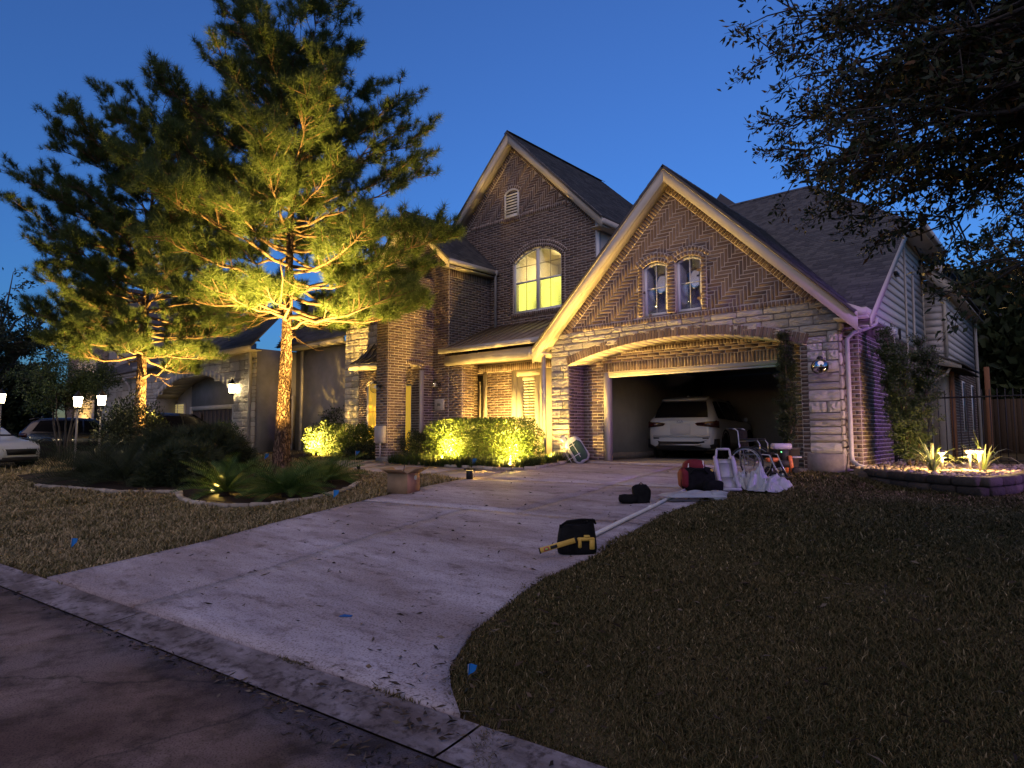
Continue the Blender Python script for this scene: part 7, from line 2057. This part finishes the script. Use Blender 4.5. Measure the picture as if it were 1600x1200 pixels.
def grass_field(name, n, x0, x1, y0, y1, near, label, hgt=.05, seed=0, mat=None):
    """blades thicker and sparser with distance; n candidates"""
    g = np.random.default_rng(seed)
    X = g.uniform(x0, x1, n); Y = g.uniform(y0, y1, n)
    d = np.sqrt(X ** 2 + Y ** 2 + 1.2)
    keep = g.uniform(0, 1, n) < np.clip((near / d) ** 1.7, 0.02, 1)
    X, Y, d = X[keep], Y[keep], d[keep]
    pt = .5 + .25 * np.sin(1.7 * X + .9 * Y + 1) + .25 * np.sin(2.9 * X - 2.1 * Y) * np.sin(1.3 * Y); k2 = g.uniform(0, 1, len(X)) < np.clip(.35 + 1.1 * pt, .2, 1); X, Y, d = X[k2], Y[k2], d[k2]
    pad = .04 * np.sin(9 * X + 5 * Y) + .03 * np.sin(23 * Y) + .045 * g.uniform(0, 1, len(X)) + .02
    ok = (Y > ycv(X) + KW + .02 + .04 * np.sin(7 * X) - .30 * np.clip((X + 2.35) / .3, 0, 1)) & ~pip(DW, X + pad * .6, Y) & ~pip(WALKP, X, Y)
    for bed in (BED1, BED2, BED3, RB): ok &= ~pip(bed, X, Y)
    ok &= ~((Y > 13.0) & (X > -20) & (X < -2.9)) & ~((X < -23) & (Y > 12.3))
    X, Y, d = X[ok], Y[ok], d[ok]; N = len(X)
    Z = gzv(X, Y) - .012
    az = g.uniform(0, 2 * np.pi, N); tuft = .6 + .5 * np.sin(3.1 * X + 1.7 * Y) * np.sin(2.3 * Y - 1.1 * X)
    h = hgt * g.uniform(.35, 1.3, N) * np.clip(tuft + .35, .4, 1.4) * np.clip(d / 7, .8, 1.8); lean = g.uniform(.3, 1.6, N) * h
    w = np.clip(.00085 * d, .0024, .02) * g.uniform(.6, 1.3, N)
    s = np.stack((-np.sin(az), np.cos(az), np.zeros(N)), 1) * w[:, None]; o = np.stack((np.cos(az), np.sin(az), np.zeros(N)), 1)
    P = np.stack((X, Y, Z), 1); up = np.array([0, 0, 1.])
    m_ = P + o * (lean * .35)[:, None] + up * (h * .7)[:, None]; tp = P + o * lean[:, None] + up * h[:, None]
    V = np.stack((P - s, P + s, m_ + s * .7, m_ - s * .7, tp), 1).reshape(-1, 3)
    b = np.arange(N) * 5
    loops = np.concatenate((np.stack((b, b + 1, b + 2, b + 3), 1), np.stack((b + 3, b + 2, b + 4), 1)), 1).ravel()
    ls = np.tile([4, 3], N)
    return tag(mesh_np(name, V, loops, mat or M_grass, loopsizes=ls), label, 'grass', kind='stuff')
grass_field('lawn_grass', 2000000, -4.4, 4.5, 2.0, 13.2, 4.2, 'patchy winter grass right of the drive', seed=1, hgt=.04)
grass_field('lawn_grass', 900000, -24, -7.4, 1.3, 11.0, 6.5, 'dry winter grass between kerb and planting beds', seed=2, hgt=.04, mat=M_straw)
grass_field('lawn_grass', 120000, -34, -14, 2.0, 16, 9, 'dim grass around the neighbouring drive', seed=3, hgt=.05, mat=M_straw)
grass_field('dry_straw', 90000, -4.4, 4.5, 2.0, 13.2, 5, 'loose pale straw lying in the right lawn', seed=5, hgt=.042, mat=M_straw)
# fallen leaves and twigs
M_dead = pm('dead_leaf', (0.035, 0.022, 0.014), (0.11, 0.075, 0.045), scale=2, rough=.8, island=.9, c3=(.16, .125, .085))
g = np.random.default_rng(9)
def litter(name, X, Y, dz, L, W, label, mat=M_dead):
    N = len(X); az = g.uniform(0, 2 * np.pi, N); D = unit(np.stack((np.cos(az), np.sin(az), g.uniform(-.05, .3, N)), 1))
    P = np.stack((X, Y, gzv(X, Y) + dz), 1)
    V, F = leaf_quads(P, D, L, W, fold=.35, jl=.5)
    V[:, 2] = np.maximum(V[:, 2], np.repeat(P[:, 2], 4) - .002)
    return tag(mesh_np(name, V, F, mat), label, 'leaves', kind='stuff')
X = g.uniform(-9, -2.4, 420); Y = g.uniform(2.4, 12.5, 420)
k = pip(DW, X, Y) & (g.uniform(0, 1, 420) < np.clip(1.2 - (Y - 2) / 14, .2, 1)); litter('fallen_leaves', X[k], Y[k], .019, .06, .018, 'scattered fallen leaves on the drive')
X = -2.75 + g.normal(0, .4, 130); Y = ycv(X) + g.exponential(.3, 130) + .1; litter('fallen_leaves', X, Y, .022, .06, .016, 'drift of fallen leaves in the near corner of the drive')
X = g.uniform(-8, -1.2, 620); Y = ycv(X) - np.abs(g.normal(0, .05, 620)) - .005 - .05 * (X > -3.2) * g.uniform(0, 4, 620); k = g.uniform(0, 1, 620) < np.clip((X + 8) / 4.5, .12, 1); litter('gutter_debris', X[k], Y[k], .006, .05, .014, 'dead leaves and twigs collected in the gutter')
X = g.uniform(-3.5, 3.0, 900); Y = g.uniform(2.4, 12, 900); k = ~pip(DW, X, Y) & (Y > ycv(X) + .25); litter('fallen_leaves', X[k], Y[k], .03, .062, .02, 'fallen oak leaves on the right lawn')
